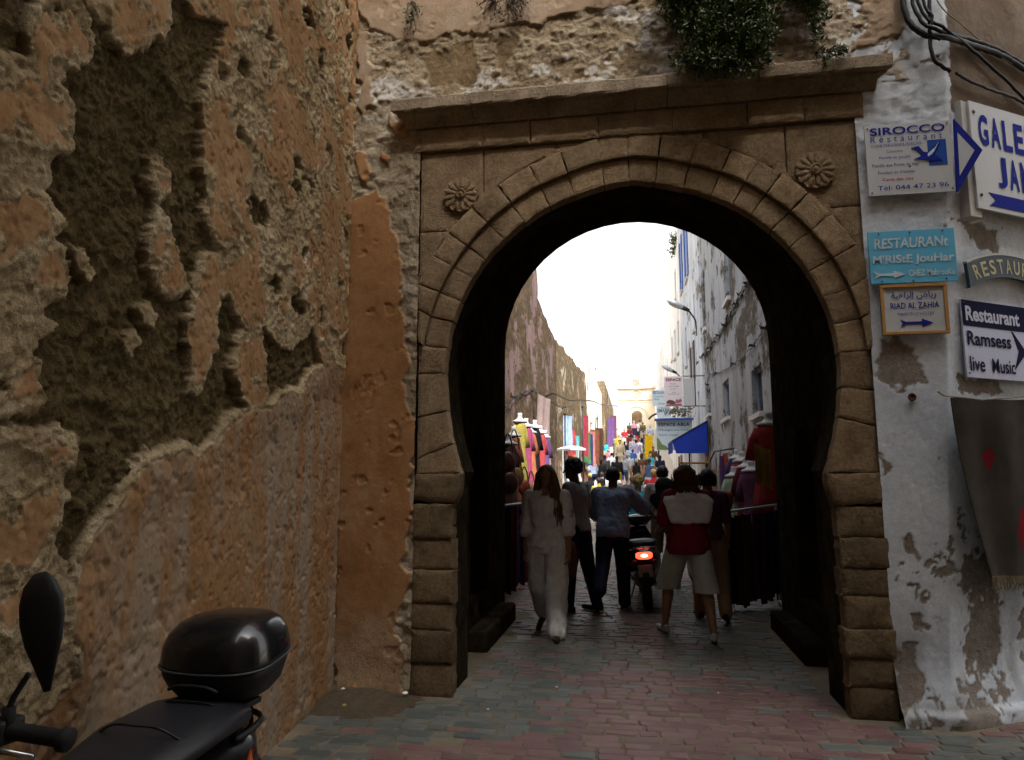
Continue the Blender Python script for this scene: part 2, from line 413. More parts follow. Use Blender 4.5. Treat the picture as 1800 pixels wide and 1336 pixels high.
# ------------------------------------------------------------------ crumbling rampart on the left
CP=[[(1.831,3.016),(1.851,3.091),(1.911,3.155),(1.97,3.17),(2.015,3.158),(2.058,3.1),(2.038,3.043),(1.979,2.992),(1.943,2.994),(1.878,2.965),(1.871,2.896),(1.847,2.847),(1.828,2.924)],[(1.669,2.693),(1.75,2.731),(1.848,2.782),(1.963,2.83),(1.986,2.784),(1.994,2.679),(1.903,2.646),(1.765,2.614),(1.684,2.576)],[(1.821,2.864),(1.874,2.91),(1.882,2.808),(1.838,2.768),(1.795,2.767)],[(2.155,3.415),(2.484,3.666),(2.507,3.448),(2.458,3.436),(2.394,3.427),(2.352,3.323),(2.274,3.237),(2.205,3.234)],[(1.709,2.383),(1.791,2.412),(1.854,2.457),(1.915,2.45),(1.944,2.402),(1.939,2.323),(1.873,2.272),(1.814,2.231),(1.732,2.199)],[(1.928,2.252),(2.001,2.285),(2.053,2.211),(2.014,2.177),(1.942,2.18)],[(2.516,2.831),(2.605,2.859),(2.606,2.782),(2.552,2.739),(2.499,2.769)],[(2.556,2.643),(2.641,2.635),(2.706,2.544),(2.749,2.486),(2.795,2.421),(2.709,2.376),(2.63,2.379),(2.563,2.448),(2.528,2.539)],[(2.975,2.589),(3.099,2.57),(3.281,2.557),(3.475,2.485),(3.559,2.376),(3.383,2.4),(3.245,2.487),(3.099,2.477),(3.078,2.372),(3.088,2.191),(3.017,2.068),(2.96,1.985),(2.909,2.078),(2.869,2.202),(2.892,2.34),(2.938,2.461)],[(2.902,3.412),(2.995,3.43),(3.09,3.428),(3.155,3.395),(3.116,3.211),(3.028,3.159),(2.938,3.255)],[(2.998,3.124),(3.105,3.099),(3.132,2.975),(3.233,2.847),(3.292,2.782),(3.216,2.786),(3.117,2.71),(2.985,2.77),(3.009,2.939)],[(3.366,2.274),(3.62,2.357),(3.716,2.047),(3.581,1.942),(3.437,2.006),(3.346,2.12)],[(3.227,4.231),(3.635,4.543),(3.735,4.281),(3.575,4.201),(3.419,4.186),(3.344,4.071),(3.274,4.063)],[(3.527,4.06),(3.67,4.098),(3.789,3.967),(3.873,3.711),(3.728,3.6),(3.526,3.601),(3.489,3.719)],[(3.694,3.529),(4.034,3.697),(4.102,3.534),(3.931,3.363),(3.744,3.319)],[(3.991,2.996),(4.211,3.012),(4.547,2.914),(4.483,2.775),(4.327,2.716),(4.088,2.804)],[(3.476,2.596),(3.608,2.584),(3.682,2.469),(3.555,2.408)],[(3.826,2.607),(3.969,2.643),(3.976,2.501),(3.844,2.455)],[(4.55,3.416),(4.915,3.579),(5.001,3.042),(4.937,2.759),(4.622,2.769),(4.5,3.024)],[(1.787,1.774),(1.869,1.8),(1.905,1.876),(1.958,1.921),(1.965,1.811),(1.892,1.794)],[(1.802,1.658),(1.886,1.671),(1.981,1.649),(2.09,1.682),(2.167,1.657),(2.04,1.568),(1.966,1.576),(1.896,1.593),(1.811,1.591)],[(1.819,1.525),(1.904,1.524),(2.095,1.54),(2.116,1.484),(2.088,1.392),(2.022,1.325),(1.938,1.265),(1.851,1.276)],[(1.862,1.194),(1.949,1.179),(2.009,1.239),(2.095,1.236),(2.116,1.17),(1.999,1.137),(1.957,1.111)]]
BP=[[(1.651,2.828),(1.733,2.862),(1.798,2.895),(1.839,2.991),(1.993,2.988),(1.962,2.802),(2.017,2.686),(1.951,2.573),(1.941,2.509),(2.027,2.454),(2.052,2.413),(1.974,2.286),(2.056,2.272),(2.101,2.184),(1.972,2.102),(2.052,2.092),(1.973,1.998),(1.951,1.92),(1.86,1.869),(1.776,1.857)],[(1.958,3.265),(2.218,3.463),(2.421,3.334),(2.299,3.241),(2.082,3.223)],[(2.48,2.238),(2.573,2.273),(2.632,2.226),(2.601,2.147),(2.527,2.167)],[(2.429,2.111),(2.484,2.141),(2.52,2.095),(2.49,2.032),(2.443,2.057)],[(2.073,2.359),(2.159,2.367),(2.204,2.307),(2.16,2.242),(2.105,2.287)],[(2.461,2.85),(2.524,2.898),(2.609,2.899),(2.629,2.805),(2.545,2.728),(2.475,2.775)],[(3.201,4.797),(5.047,6.512),(5.398,2.488),(4.669,2.347),(4.419,2.561),(4.049,2.337),(3.79,2.358),(3.551,2.439),(3.275,2.495),(3.041,2.49),(2.949,2.589),(3.103,2.682),(2.949,2.8),(2.898,3.005),(2.831,3.342),(2.957,3.655),(3.099,3.972)],[(1.793,1.724),(1.878,1.731),(2.025,1.687),(2.167,1.657),(2.122,1.54),(2.162,1.33),(2.287,1.124),(2.378,0.871),(2.139,0.791),(1.913,0.798)]]
DP=[[(1.878,0.755),(2.14,0.787),(2.293,0.893),(2.232,1.057),(2.253,1.206),(2.321,1.376),(2.434,1.454),(2.596,1.606),(2.797,1.659),(3.088,1.656),(3.352,1.854),(3.475,1.91),(3.834,1.977),(3.99,2.08),(4.268,2.078),(4.402,2.246),(4.91,2.407),(5.362,2.389),(5.652,-0.305),(5.582,-1.272),(1.933,0.33)]]
GP=[[(-2.322,3.71),(-2.112,3.85),(-1.937,3.78),(-1.864,3.523),(-1.775,3.354),(-1.785,2.984),(-1.713,2.619),(-1.712,2.175),(-1.619,1.783),(-1.672,1.528),(-1.647,1.192),(-1.757,0.963),(-1.667,0.862),(-1.684,0.658),(-1.788,0.453),(-1.675,0.258),(-1.734,-0.02),(-2.213,-0.044)],[(-2.216,5.259),(-2.115,5.247),(-2.077,4.633),(-2.132,4.489),(-2.186,4.644)],[(-2.193,4.236),(-2.083,4.164),(-2.044,3.99),(-2.114,3.923),(-2.189,3.977)],[(-1.947,4.153),(-1.879,4.132),(-1.887,4.075),(-1.955,4.09)],[(-1.888,4.516),(-1.693,4.424),(-1.763,4.308),(-1.86,4.341)],[(-2.38,5.912),(2.008,5.322),(1.988,5.049),(0.186,5.297),(-0.079,5.267),(-0.439,5.212),(-0.621,5.185),(-1.085,5.169),(-1.418,5.167),(-1.658,5.114),(-1.905,5.193),(-2.106,5.272),(-2.182,5.463),(-2.363,5.433)],[(1.688,5.272),(2.04,5.226),(1.969,4.779),(1.808,4.684),(1.652,4.688),(1.782,4.891)]]
GB=[[(-1.632,5.015),(-1.226,5.095),(-1.154,4.839),(-1.223,4.698),(-1.555,4.722),(-1.606,4.886)],[(-0.991,5.119),(-0.875,5.056),(-0.944,4.743),(-1.037,4.827)],[(-0.444,4.764),(-0.354,4.764),(-0.378,4.661),(-0.445,4.678)]]

LW_A, LW_S, LW_Y0 = -2.25, 0.10, 5.2
yl = []; y = 1.15
while y < 5.32: yl.append(y); y += 0.0032 + 0.0011*y
yl = np.array(yl); zl = np.arange(-0.06, 6.0, 0.0088)
Yg, Zg = np.meshgrid(yl, zl, indexing='ij')
wy = Yg + 0.07*(fbm(Yg*10, Zg*10, 5, 21) - .5) + 0.02*(fbm(Yg*45, Zg*45, 2, 24)-.5); wz = Zg + 0.07*(fbm(Yg*10, Zg*10, 5, 22) - .5) + 0.02*(fbm(Yg*45, Zg*45, 2, 25)-.5)
fine = fbm(Yg*30, Zg*30, 3, 23) - .5
sC = polys_sd(wy, wz, CP) + 0.035*fine; sB = polys_sd(wy, wz, BP) + 0.04*fine; sD = polys_sd(wy, wz, DP) + 0.02*fine
# flakes lost inside the finishing coat
sC = np.minimum(sC, (0.66 - fbm(Yg*11, Zg*11, 4, 26))*0.25)
# region outside the traced field: noise patches
outside = (Zg > 3.45 + 0.55*(Yg-2.3)) | (Yg < 1.4)
nz = fbm(Yg*2.3, Zg*2.0, 5, 30)
sC = np.where(outside, np.maximum(sC, (nz - 0.56)*0.5), sC); sB = np.where(outside, np.maximum(sB, (nz - 0.5)*0.5), sB)
# pitted zone near the gate: second coat with holes and flakes of finishing coat
zone = sstep(2.35, 2.8, Yg + 0.25*(fbm(Yg*3, Zg*3, 3, 31)-.5)*2) * sstep(-0.02, 0.03, sB)
nC = fbm(Yg*2.6, Zg*3.2, 5, 33); holes = fbm(Yg*5.0, Zg*5.6, 4, 35)
sC = np.where(zone > 0.5, np.maximum(sC, (nC - 0.535)*0.35), sC)
sB = np.where(zone > 0.5, np.minimum(sB, (0.64 - holes)*0.35), sB)
sC = np.where(holes > 0.62, np.minimum(sC, (0.64 - holes)*0.35), sC)
ext = 0.02 + 0.05*fbm(Yg*7, Zg*7, 3, 36)
mC = sstep(-.004, .006, sC); mD = sstep(-.004, .008, sD)
sBD = np.maximum(sB, np.maximum(sC + ext, sD + ext*1.1)); mB = sstep(-.008, .010, sBD)
rough_A = 0.05*(fbm(Yg*3, Zg*3, 4, 40)-.5) + 0.034*(fbm(Yg*20, Zg*20, 4, 41)-.5) + 0.014*(fbm(Yg*55, Zg*55, 2, 42)-.5)
lump = 0.12*np.clip(fbm(Yg*13, Zg*13, 4, 43)-.52, 0, 1) * sstep(0.0, 0.25, 0.55-np.abs(Zg-1.72-0.12*(Yg-2))) * (Yg < 2.5)
rough_B = 0.026*(fbm(Yg*15, Zg*15, 4, 44)-.5) + 0.012*(fbm(Yg*50, Zg*50, 2, 45)-.5)
rough_C = 0.010*(fbm(Yg*9, Zg*9, 4, 46)-.5) + 0.003*(fbm(Yg*55, Zg*55, 2, 47)-.5) - 0.012*np.clip(fbm(Yg*30, Zg*30, 3, 47)-.60, 0, 1)*8*0.5
lip = 0.015*np.exp(-((np.maximum(sC, sD)+0.018)/0.016)**2)
deep = 0.031
H = rough_A*(1-mB)*1.2 + lump*(1-mB) + mB*(deep + rough_B + lip) + np.maximum(mC, mD)*(0.012 + rough_C - 0.7*rough_B)
H = H - mD*0.022*sstep(0.03, 0.25, sD) - mD*0.008*np.clip(fbm(Yg*8, Zg*8, 4, 48)-.60, 0, 1)*6
H = H - 0.05*np.clip(holes - 0.66, 0, 1)*3*zone*(1-mC)
cr1, _ = worley(Yg*30 + 1.5*fine, Zg*30 + 1.5*fine, 51); cr2, _ = worley(Yg*13 + fine, Zg*13 - fine, 52)
H = H + (1-np.maximum(mC, mD))*(-0.009*(cr1-.45) - 0.014*(cr2-.45)*(1-mB) - 0.010*(cr2-.45)*mB)
lowleft = sstep(0.9, 0.5, Zg + 0.55*(Yg-1.75))   # very lumpy masonry near the scooter
H = H + lowleft*(0.12*(fbm(Yg*5, Zg*5, 4, 49)-.45))
lay = np.stack([np.clip(mB,0,1), mC, mD*(1-mC), np.zeros_like(mB)], -1)
red = sstep(0.52, 0.60, fbm(Yg*12, Zg*12, 3, 50)) * (sstep(.09, .02, np.hypot((Yg-1.66), (Zg-1.42)*0.55)))
lay[..., 3] = red*0.8
nv_ = np.zeros(Yg.shape + (3,)); ln = math.hypot(1, LW_S); nv_[..., 0] = 1/ln; nv_[..., 1] = LW_S/ln
Pb = np.stack([LW_A + LW_S*(LW_Y0-Yg), Yg, Zg], -1)
RAMP = layer_mat('rampart_layers',
    ((0.082, 0.060, 0.023), (0.118, 0.082, 0.036), (0.16, 0.115, 0.056)),
    ((0.30, 0.215, 0.115), (0.44, 0.33, 0.19), (0.60, 0.48, 0.315)),
    ((0.20, 0.108, 0.046), (0.265, 0.152, 0.074), (0.32, 0.20, 0.108)),
    ((0.225, 0.112, 0.045), (0.262, 0.145, 0.067), (0.265, 0.172, 0.098), (0.26, 0.205, 0.148)), (0.28, 0.02, 0.03), 1.0, True)
ramp_w = empty('rampart_wall', (-2.25, 5.2, 0), label='crumbling ochre rampart wall with flaking plaster, running up to the gateway', cat='wall')
o = sheet('flaking_plaster', Pb - np.array([-2.25, 5.2, 0]), H, nv_, lay, RAMP, ramp_w)
LPROF = []
mb = MB()   # solid masonry behind the coats
def lwx(y, off): return LW_A + LW_S*(LW_Y0-y) - off
for (ya, yb) in ((-7.0, 5.33),):
    a = [(lwx(ya, .06)+2.25, ya-5.2), (lwx(yb, .06)+2.25, yb-5.2), (lwx(yb, 1.6)+2.25, yb-5.2), (lwx(ya, 1.6)+2.25, ya-5.2)]
    vv = [(x, y_, -0.3) for x, y_ in a] + [(x, y_, 9.5) for x, y_ in a]
    mb.add(vv, [(0,1,2,3)[::-1], (4,5,6,7), (0,1,5,4), (1,2,6,5), (2,3,7,6), (3,0,4,7)])
CORE = stone_mat('old_ochre_masonry', (0.14, 0.095, 0.05), (0.20, 0.14, 0.078), (0.26, 0.19, 0.115))
mb.build('masonry_core', CORE, ramp_w)
# ------------------------------------------------------------------ the gateway
GY = 5.2
gate = empty('stone_gateway', (0, GY, 0), label='carved sandstone horseshoe gateway with cornice, rosettes and dark vaulted passage', cat='gateway')
rg = random.Random(12)
def densify(poly, step=0.045, jit=0.004):
    out = []
    for i in range(len(poly)):
        a = Vector(poly[i]); b = Vector(poly[(i+1) % len(poly)]); L = (b-a).length; n = max(1, int(L/step))
        for k in range(n):
            p = a + (b-a)*(k/n); out.append((p.x + rg.uniform(-jit, jit), p.y + rg.uniform(-jit, jit)))
    return out
def block(name, poly, yf, yb, mat, bev=0.009, bulge=0.004, jit=0.004, parent=None, step=0.045, smooth=False):
    """one dressed stone: outline in (x,z), front at y=yf, back at y=yb, worn edges"""
    poly = densify(poly, step, jit); n = len(poly)
    cx = sum(p[0] for p in poly)/n; cz = sum(p[1] for p in poly)/n
    def inset(d):
        out = []
        for i in range(n):
            a = Vector(poly[i-1]); b = Vector(poly[i]); c = Vector(poly[(i+1) % n])
            t = (c-a); 
            if t.length < 1e-6: out.append(poly[i]); continue
            nn = Vector((-t.y, t.x)).normalized()
            out.append((b.x + nn.x*d, b.y + nn.y*d))
        return out
    area = sum(poly[i-1][0]*poly[i][1] - poly[i][0]*poly[i-1][1] for i in range(n))
    if area < 0: poly.reverse()
    i1 = inset(bev*0.3); i2 = inset(bev*1.4); i3 = inset(bev*4.0)
    v = [(x, yb, z) for x, z in poly] + [(x, yf+bev*1.2, z) for x, z in poly] + [(x, yf + bev*0.35 + rg.uniform(0, bev*.5), z) for x, z in i1]
    v += [(x, yf + rg.uniform(-.001, .003), z) for x, z in i2] + [(x, yf - bulge + rg.uniform(-.0006, .0006), z) for x, z in i3]
    f = []
    for r in range(4):
        for i in range(n): j = (i+1) % n; f.append((r*n+i, r*n+j, (r+1)*n+j, (r+1)*n+i))
    v.append((cx, yf-bulge, cz)); c = len(v)-1
    f += [(4*n+i, 4*n+(i+1) % n, c) for i in range(n)]
    f.append(tuple(range(n))[::-1])
    me = mesh_from(name, v, f, mat, None, smooth)
    if smooth: me.set_sharp_from_angle(angle=R(50))
    return obj(name, me, parent if parent else gate)
AC = 2.36; R0 = 1.425; R1 = 1.605; R2 = 1.79; FX = 1.640
def ap(r, th):
    """arch curve; th from the apex, slightly pointed"""
    k = 1.0 + 0.018*math.exp(-(th/0.16)**2)
    c = math.cos(th)
    return (r*k*math.sin(th), AC + r*k*(c if c > 0 else c*1.255))
th_end = math.acos(-(AC-1.60)/R0/1.255)     # horseshoe closes to the impost
joints = [0]
a = 0
for sgn in (1, -1):
    js = [0.0]
    while js[-1] < th_end - 0.10: js.append(js[-1] + rg.uniform(0.110, 0.168))
    js[-1] = th_end
    for i in range(len(js)-1):
        t0, t1 = js[i] + 0.0016, js[i+1] - 0.0016
        tj = rg.uniform(-.003, .003)
        n = 4
        inn = [ap(R0, sgn*(t0 + (t1-t0)*k/n)) for k in range(n+1)]; mid = [ap(R1, sgn*(t0 + (t1-t0)*k/n)) for k in range(n+1)]
        out = [ap(R2, sgn*(t0 + tj*(i > 0) + (t1-t0)*k/n)) for k in range(n+1)]
        mid2 = [ap(R1+.003, sgn*(t0 + tj*.5*(i > 0) + (t1-t0)*k/n)) for k in range(n+1)]
        cl = lambda q: [(max(-FX+.004, min(FX-.004, x)), z) for x, z in q]
        ext = lambda q: (sgn*(FX-.004), max(AC + (q[1]-AC)*(FX/max(.5, abs(q[0]))), 1.605))
        po, pm = cl(out), cl(mid2)
        ring2 = min(q[1] for q in mid2) > 2.40 and min(math.hypot(p_[0]-q[0], p_[1]-q[1]) for p_, q in zip(po, pm)) > 0.03
        mid_c = cl(mid) if ring2 else [ext(q) for q in mid]
        yo = rg.uniform(-.004, .004)
        block('voussoir', inn + mid_c[::-1], 0.026+yo, 0.13, STONE, 0.006, 0.002)
        if ring2: block('archivolt_stone', pm + po[::-1], -0.010+yo, 0.24, STONE, 0.006, 0.002)
# spandrel stones
def outside_arch(poly, r):
    d = densify(poly, 0.03, 0); out = []
    for x, z in d:
        th = math.atan2(x, z-AC); k = 1 + 0.018*math.exp(-(th/0.16)**2); rr = math.hypot(x, z-AC)
        if rr < r*k: x, z = r*k*math.sin(th), AC + r*k*math.cos(th)
        if out and math.hypot(out[-1][0]-x, out[-1][1]-z) < 0.008: continue
        out.append((x, z))
    if len(out) > 2 and math.hypot(out[-1][0]-out[0][0], out[-1][1]-out[0][1]) < 0.008: out.pop()
    return out
spans = []
for sgn in (1, -1):
    j = rg.uniform(-.03, .03)
    for (x0, x1, z0, z1) in ((1.13+j, FX, 3.50, 4.150), (0.55+j, 1.124+j, 3.3, 4.150), (0.1, 0.544+j, 3.8, 4.150), (1.0, FX, 3.12, 3.494), (1.2, FX, 2.72, 3.114), (1.45, FX, 2.40, 2.714)):
        p = outside_arch([(sgn*x0, z0), (sgn*x1, z0), (sgn*x1, z1), (sgn*x0, z1)], R2+0.006)
        if len(p) > 3: block('spandrel_stone', p, 0.012 + rg.uniform(-.003, .003), 0.3, STONE, 0.007, 0.002, 0.0025)
# frieze: two courses of long blocks, then the cornice
def course(name, xs, z0, z1, yf, mat, bev=0.008, **k):
    for a_, b_ in zip(xs[:-1], xs[1:]): block(name, [(a_+.002, z0), (b_-.002, z0), (b_-.002, z1), (a_+.002, z1)], yf + rg.uniform(-.003, .003), 0.3, mat, bev, **k)
course('frieze_block', [-1.69, -1.13, -0.75, -0.22, 0.34, 0.88, 1.28, 1.69], 4.157, 4.345, -0.022, STONE)
def cornice(x0, x1, endL, endR):
    prof = [(0.10, 4.350), (-0.035, 4.350), (-0.045, 4.375), (-0.075, 4.405), (-0.115, 4.425), (-0.120, 4.438), (-0.150, 4.442), (-0.158, 4.455), (-0.155, 4.540), (-0.140, 4.556), (0.10, 4.575)]
    secs = []
    n = max(2, int((x1-x0)/0.06))
    for i in range(n+1):
        x = x0 + (x1-x0)*i/n; secs.append((x, [(y_ + rg.uniform(-.004, .004), z_ + rg.uniform(-.004, .004)) for y_, z_ in prof], 0))
    v = []; f = []; m = len(prof)
    for i, (x, pr, _) in enumerate(secs):
        for k, (y_, z_) in enumerate(pr):
            dx = 0
            if i == 0 and endL: dx = 0.12 + y_*0.9 if y_ < 0 else 0.12
            if i == n and endR: dx = -0.12 - y_*0.9 if y_ < 0 else -0.12
            if i == 1 and endL: dx = 0
            v.append((x + dx, y_, z_))
    for i in range(n):
        for k in range(m): f.append((i*m+k, i*m+(k+1) % m, (i+1)*m+(k+1) % m, (i+1)*m+k))
    f += [tuple(range(m))[::-1], tuple(range(n*m, n*m+m))]
    me = mesh_from('cornice_stone', v, f, CORN); obj('cornice_stone', me, gate)
cx_ = [-1.83, -1.20, -0.60, 0.06, 0.30, 0.95, 1.46, 1.84]
for i in range(7): cornice(cx_[i]+.0025, cx_[i+1]-.0025, i == 0, i == 6)
# rosettes
def rosette(x, z, seed):
    rn = random.Random(seed); root = empty('rosette', (x, -0.003, z)); root.parent = gate
    rt = 0.142; mb = MB(); n = 64; prof = []
    for k in range(n):
        th = 2*math.pi*k/n; lob = abs(math.sin(th*6.5)); r = rt*(0.88 + 0.12*lob**0.6); prof.append((r*math.sin(th), r*math.cos(th)))
    mb.prism(prof[::-1], -0.014, 0.03); mb.build('disc', STONE, root)
    for k in range(13):
        th = 2*math.pi*(k+.5)/13 + .12; mb = MB(); rot = Matrix.Rotation(-th, 3, 'Y')
        mb.ell(tuple(rot @ Vector((0, -0.014, 0.088))), (0.021, 0.010, 0.048), 8, 6, rot); mb.build('petal', STONE, root, True)
    mb = MB(); mb.lathe([(0.044, 0.0), (0.044, 0.03), (0.034, 0.042), (0.030, 0.034)], 20, axis='y'); mb.v = [(a_, -b_ + 0.006, c_) for a_, b_, c_ in mb.v]; mb.f = [q[::-1] for q in mb.f]
    mb.ell((0, -0.026, 0), (0.018, 0.014, 0.018), 10, 6); mb.build('boss', STONE, root)
rosette(-1.305, 3.78, 1); rosette(1.335, 3.78, 2)
# imposts and jambs
for sgn in (-1, 1):
    def P(*q): return [(sgn*x, z) for x, z in q] if sgn > 0 else [(sgn*x, z) for x, z in q][::-1]
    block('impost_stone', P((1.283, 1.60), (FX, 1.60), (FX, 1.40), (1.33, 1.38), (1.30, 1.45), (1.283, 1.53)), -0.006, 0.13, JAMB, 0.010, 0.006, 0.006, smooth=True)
    zs = [0.0, 0.21, 0.40, 0.58, 0.79, 0.97, 1.17, 1.376] if sgn > 0 else [0.0, 0.24, 0.47, 0.66, 0.90, 1.12, 1.376]
    for i in range(len(zs)-1):
        xi = 1.338 + rg.uniform(-.010, .012)
        xo = FX + rg.uniform(-.0, .015)
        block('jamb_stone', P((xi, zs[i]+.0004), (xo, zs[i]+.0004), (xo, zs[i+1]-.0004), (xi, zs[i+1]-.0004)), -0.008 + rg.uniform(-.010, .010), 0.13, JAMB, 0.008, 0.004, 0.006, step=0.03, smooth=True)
# plaster sheets: strip beside the left corner and the wall above the cornice
GATEP = layer_mat('gate_plaster',
    ((0.15, 0.10, 0.052), (0.205, 0.138, 0.075), (0.245, 0.175, 0.105)),
    ((0.25, 0.19, 0.12), (0.34, 0.27, 0.18), (0.47, 0.395, 0.30)),
    ((0.215, 0.105, 0.042), (0.285, 0.142, 0.060), (0.32, 0.185, 0.095)),
    ((0.20, 0.135, 0.088), (0.25, 0.175, 0.118), (0.30, 0.225, 0.165), (0.2, 0.16, 0.13)), (0.60, 0.57, 0.53), 0.9, False)
def gate_sheet(name, x0, x1, z0, z1, st):
    xs_ = np.arange(x0, x1+st*.5, st); zs_ = np.arange(z0, z1+st*.5, st)
    X, Z = np.meshgrid(xs_, zs_, indexing='ij')
    wx = X + 0.15*(fbm(X*7, Z*7, 5, 61)-.5); wz = Z + 0.15*(fbm(X*7, Z*7, 5, 62)-.5); fi = fbm(X*30, Z*30, 3, 63)-.5
    sG = polys_sd(wx, wz, GP) + 0.02*fi; mG = sstep(-.004, .006, sG)
    sR = polys_sd(wx, wz, GB) + 0.03*fi; mR = sstep(-.004, .01, sR)
    w, cid = worley(X*7.5 + 1.2*fbm(X*4, Z*4, 3, 64), Z*9.5 + 1.2*fbm(X*4, Z*4, 3, 65), 66)
    up = sstep(4.4, 4.5, Z)
    rub = (0.030*np.clip(0.5-w, 0, 1)*(0.4+cid) + 0.022*(fbm(X*9, Z*9, 4, 67)-.5) + 0.016*(fbm(X*38, Z*38, 3, 68)-.5))
    flk = 0.62*fbm(X*6, Z*9, 5, 69) + 0.38*fbm(X*26, Z*34, 4, 75); mflk = sstep(0.50, 0.515, flk)*up*(1-mR)
    Hh = rub*(1-mG)*(0.35+0.65*(1-mR)) + mG*(0.022 + 0.006*(fbm(X*7, Z*7, 4, 70)-.5) - 0.007*sstep(.66, .74, fbm(X*9, Z*9, 4, 71))) + mflk*(1-mG)*0.007
    Hh = Hh + 0.03*np.exp(-(Z/0.12)**2)*(Z < 1)
    pink = up*mG
    wh = sstep(0.545, 0.56, flk)*(1-mG)*up*(1-mR)*sstep(.46, .58, fbm(X*2.2+.6, Z*3, 3, 73))*0.75
    Lb = (1-mR)*(0.35 + 0.65*np.where(up > .5, sstep(.40, .5, flk), 1.0))
    damp = sstep(0.75, 0.1, Z + 0.5*(fbm(X*6, Z*4, 3, 74)-.5))
    lay = np.stack([Lb, mG*(1-up)*(1-0.45*damp), pink*0.9, wh], -1)
    n_ = np.zeros(X.shape+(3,)); n_[..., 1] = -1
    sheet(name, np.stack([X, np.full_like(X, 0.0), Z], -1), Hh, n_, lay, GATEP, gate)
gate_sheet('plaster_strip', -2.45, -1.640, -0.05, 4.42, 0.0095)
gate_sheet('plaster_above_cornice', -2.45, 2.02, 4.42, 6.1, 0.0105)
# wall body with the arch cut out of it
def arch_hole(r, zc, xj, n=40):
    te = math.acos(-(zc-1.62)/r/1.255)
    pts = [(xj, -0.1), (xj, 1.5)] + [ap(r, t) for t in np.linspace(te, -te, n)] + [(-xj, 1.5), (-xj, -0.1)]
    return pts
hole = arch_hole(R0+0.012, AC, 1.352)
outer = [(-2.45, -0.1)] + hole[::-1] + [(1.80, -0.1), (1.80, 9.0), (-2.45, 9.0)]
vv, ff = plate(outer, [], 0.50)
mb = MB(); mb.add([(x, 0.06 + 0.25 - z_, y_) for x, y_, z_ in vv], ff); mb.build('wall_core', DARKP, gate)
mb = MB(); mb.box(-2.45, 1.80, 0.01, 0.056, 6.09, 9.0); mb.build('upper_wall', CORE, gate)
# vaulted passage behind
TX, TZ, Y1, Y2 = 1.56, 3.14, 0.565, 3.05
def arc(r, n=24): return [(r*math.sin(t), TZ + r*math.cos(t)*1.0) for t in np.linspace(math.pi/2, -math.pi/2, n)]
mb = MB(); ia, oa = arc(TX), arc(TX+0.5); n = len(ia)
v = [(x, yy_, z) for yy_ in (Y1, Y2) for x, z in ia] + [(x, yy_, z) for yy_ in (Y1, Y2) for x, z in oa]
f = []
for i in range(n-1): f += [(i, i+1, n+i+1, n+i), (2*n+i, 3*n+i, 3*n+i+1, 2*n+i+1), (i, 2*n+i, 2*n+i+1, i+1), (n+i, n+i+1, 3*n+i+1, 3*n+i)]
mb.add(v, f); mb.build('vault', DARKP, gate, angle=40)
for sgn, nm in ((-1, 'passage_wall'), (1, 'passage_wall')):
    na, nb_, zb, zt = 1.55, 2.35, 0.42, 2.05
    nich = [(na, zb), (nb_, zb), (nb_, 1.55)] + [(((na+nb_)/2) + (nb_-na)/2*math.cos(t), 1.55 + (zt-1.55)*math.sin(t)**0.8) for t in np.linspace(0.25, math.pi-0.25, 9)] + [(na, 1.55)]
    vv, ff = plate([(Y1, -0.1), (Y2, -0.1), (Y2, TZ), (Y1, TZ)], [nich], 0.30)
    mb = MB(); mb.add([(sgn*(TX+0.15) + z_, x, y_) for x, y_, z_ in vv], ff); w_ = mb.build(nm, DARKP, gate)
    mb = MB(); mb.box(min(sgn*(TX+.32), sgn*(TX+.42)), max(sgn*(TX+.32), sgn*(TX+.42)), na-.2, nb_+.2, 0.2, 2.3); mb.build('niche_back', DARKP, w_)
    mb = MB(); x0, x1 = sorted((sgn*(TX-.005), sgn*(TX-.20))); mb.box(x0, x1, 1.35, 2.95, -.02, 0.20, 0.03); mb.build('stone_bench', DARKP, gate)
# rear face of the gate building, open under the vault
far = [(TX, -0.1), (TX, TZ)] + [(x, z) for x, z in arc(TX)][1:-1] + [(-TX, TZ), (-TX, -0.1)]
outer = [(-3.4, -0.1)] + far[::-1] + [(3.4, -0.1), (3.4, 9.0), (-3.4, 9.0)]
vv, ff = plate(outer, [], 0.28)
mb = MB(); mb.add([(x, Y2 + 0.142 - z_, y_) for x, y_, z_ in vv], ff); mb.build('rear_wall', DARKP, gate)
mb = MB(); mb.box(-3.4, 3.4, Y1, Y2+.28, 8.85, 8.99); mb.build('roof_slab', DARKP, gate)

# ------------------------------------------------------------------ whitewashed corner house on the right
house = empty('corner_house', (2.0, GY, 0), label='whitewashed corner house with peeling paint beside the gateway', cat='house')
WHITE = layer_mat('peeling_whitewash',
    ((0.10, 0.078, 0.056), (0.145, 0.112, 0.082), (0.19, 0.15, 0.115)),
    ((0.35, 0.32, 0.29), (0.45, 0.42, 0.39), (0.52, 0.49, 0.46)),
    ((0.42, 0.45, 0.49), (0.50, 0.53, 0.57), (0.57, 0.595, 0.62)),
    ((0.10, 0.072, 0.05), (0.14, 0.104, 0.076), (0.18, 0.143, 0.112), (0.13, 0.1, 0.07)), (0.16, 0.14, 0.11), 0.40, False)
st = 0.0105
s_arr = np.arange(-0.40, 3.6, st); z_arr = np.arange(-0.05, 6.2, st)
s_arr = np.concatenate([np.arange(-0.42, 1.2, st), np.arange(1.2, 4.5, 0.04)])
Sg, Zg2 = np.meshgrid(s_arr, z_arr, indexing='ij')
corner = 1.93 + 0.073*np.minimum(Zg2, 4.6)
soft = 0.06
ds = np.where(Sg < 0, 0, Sg)
ang = sstep(-soft, soft, Sg)
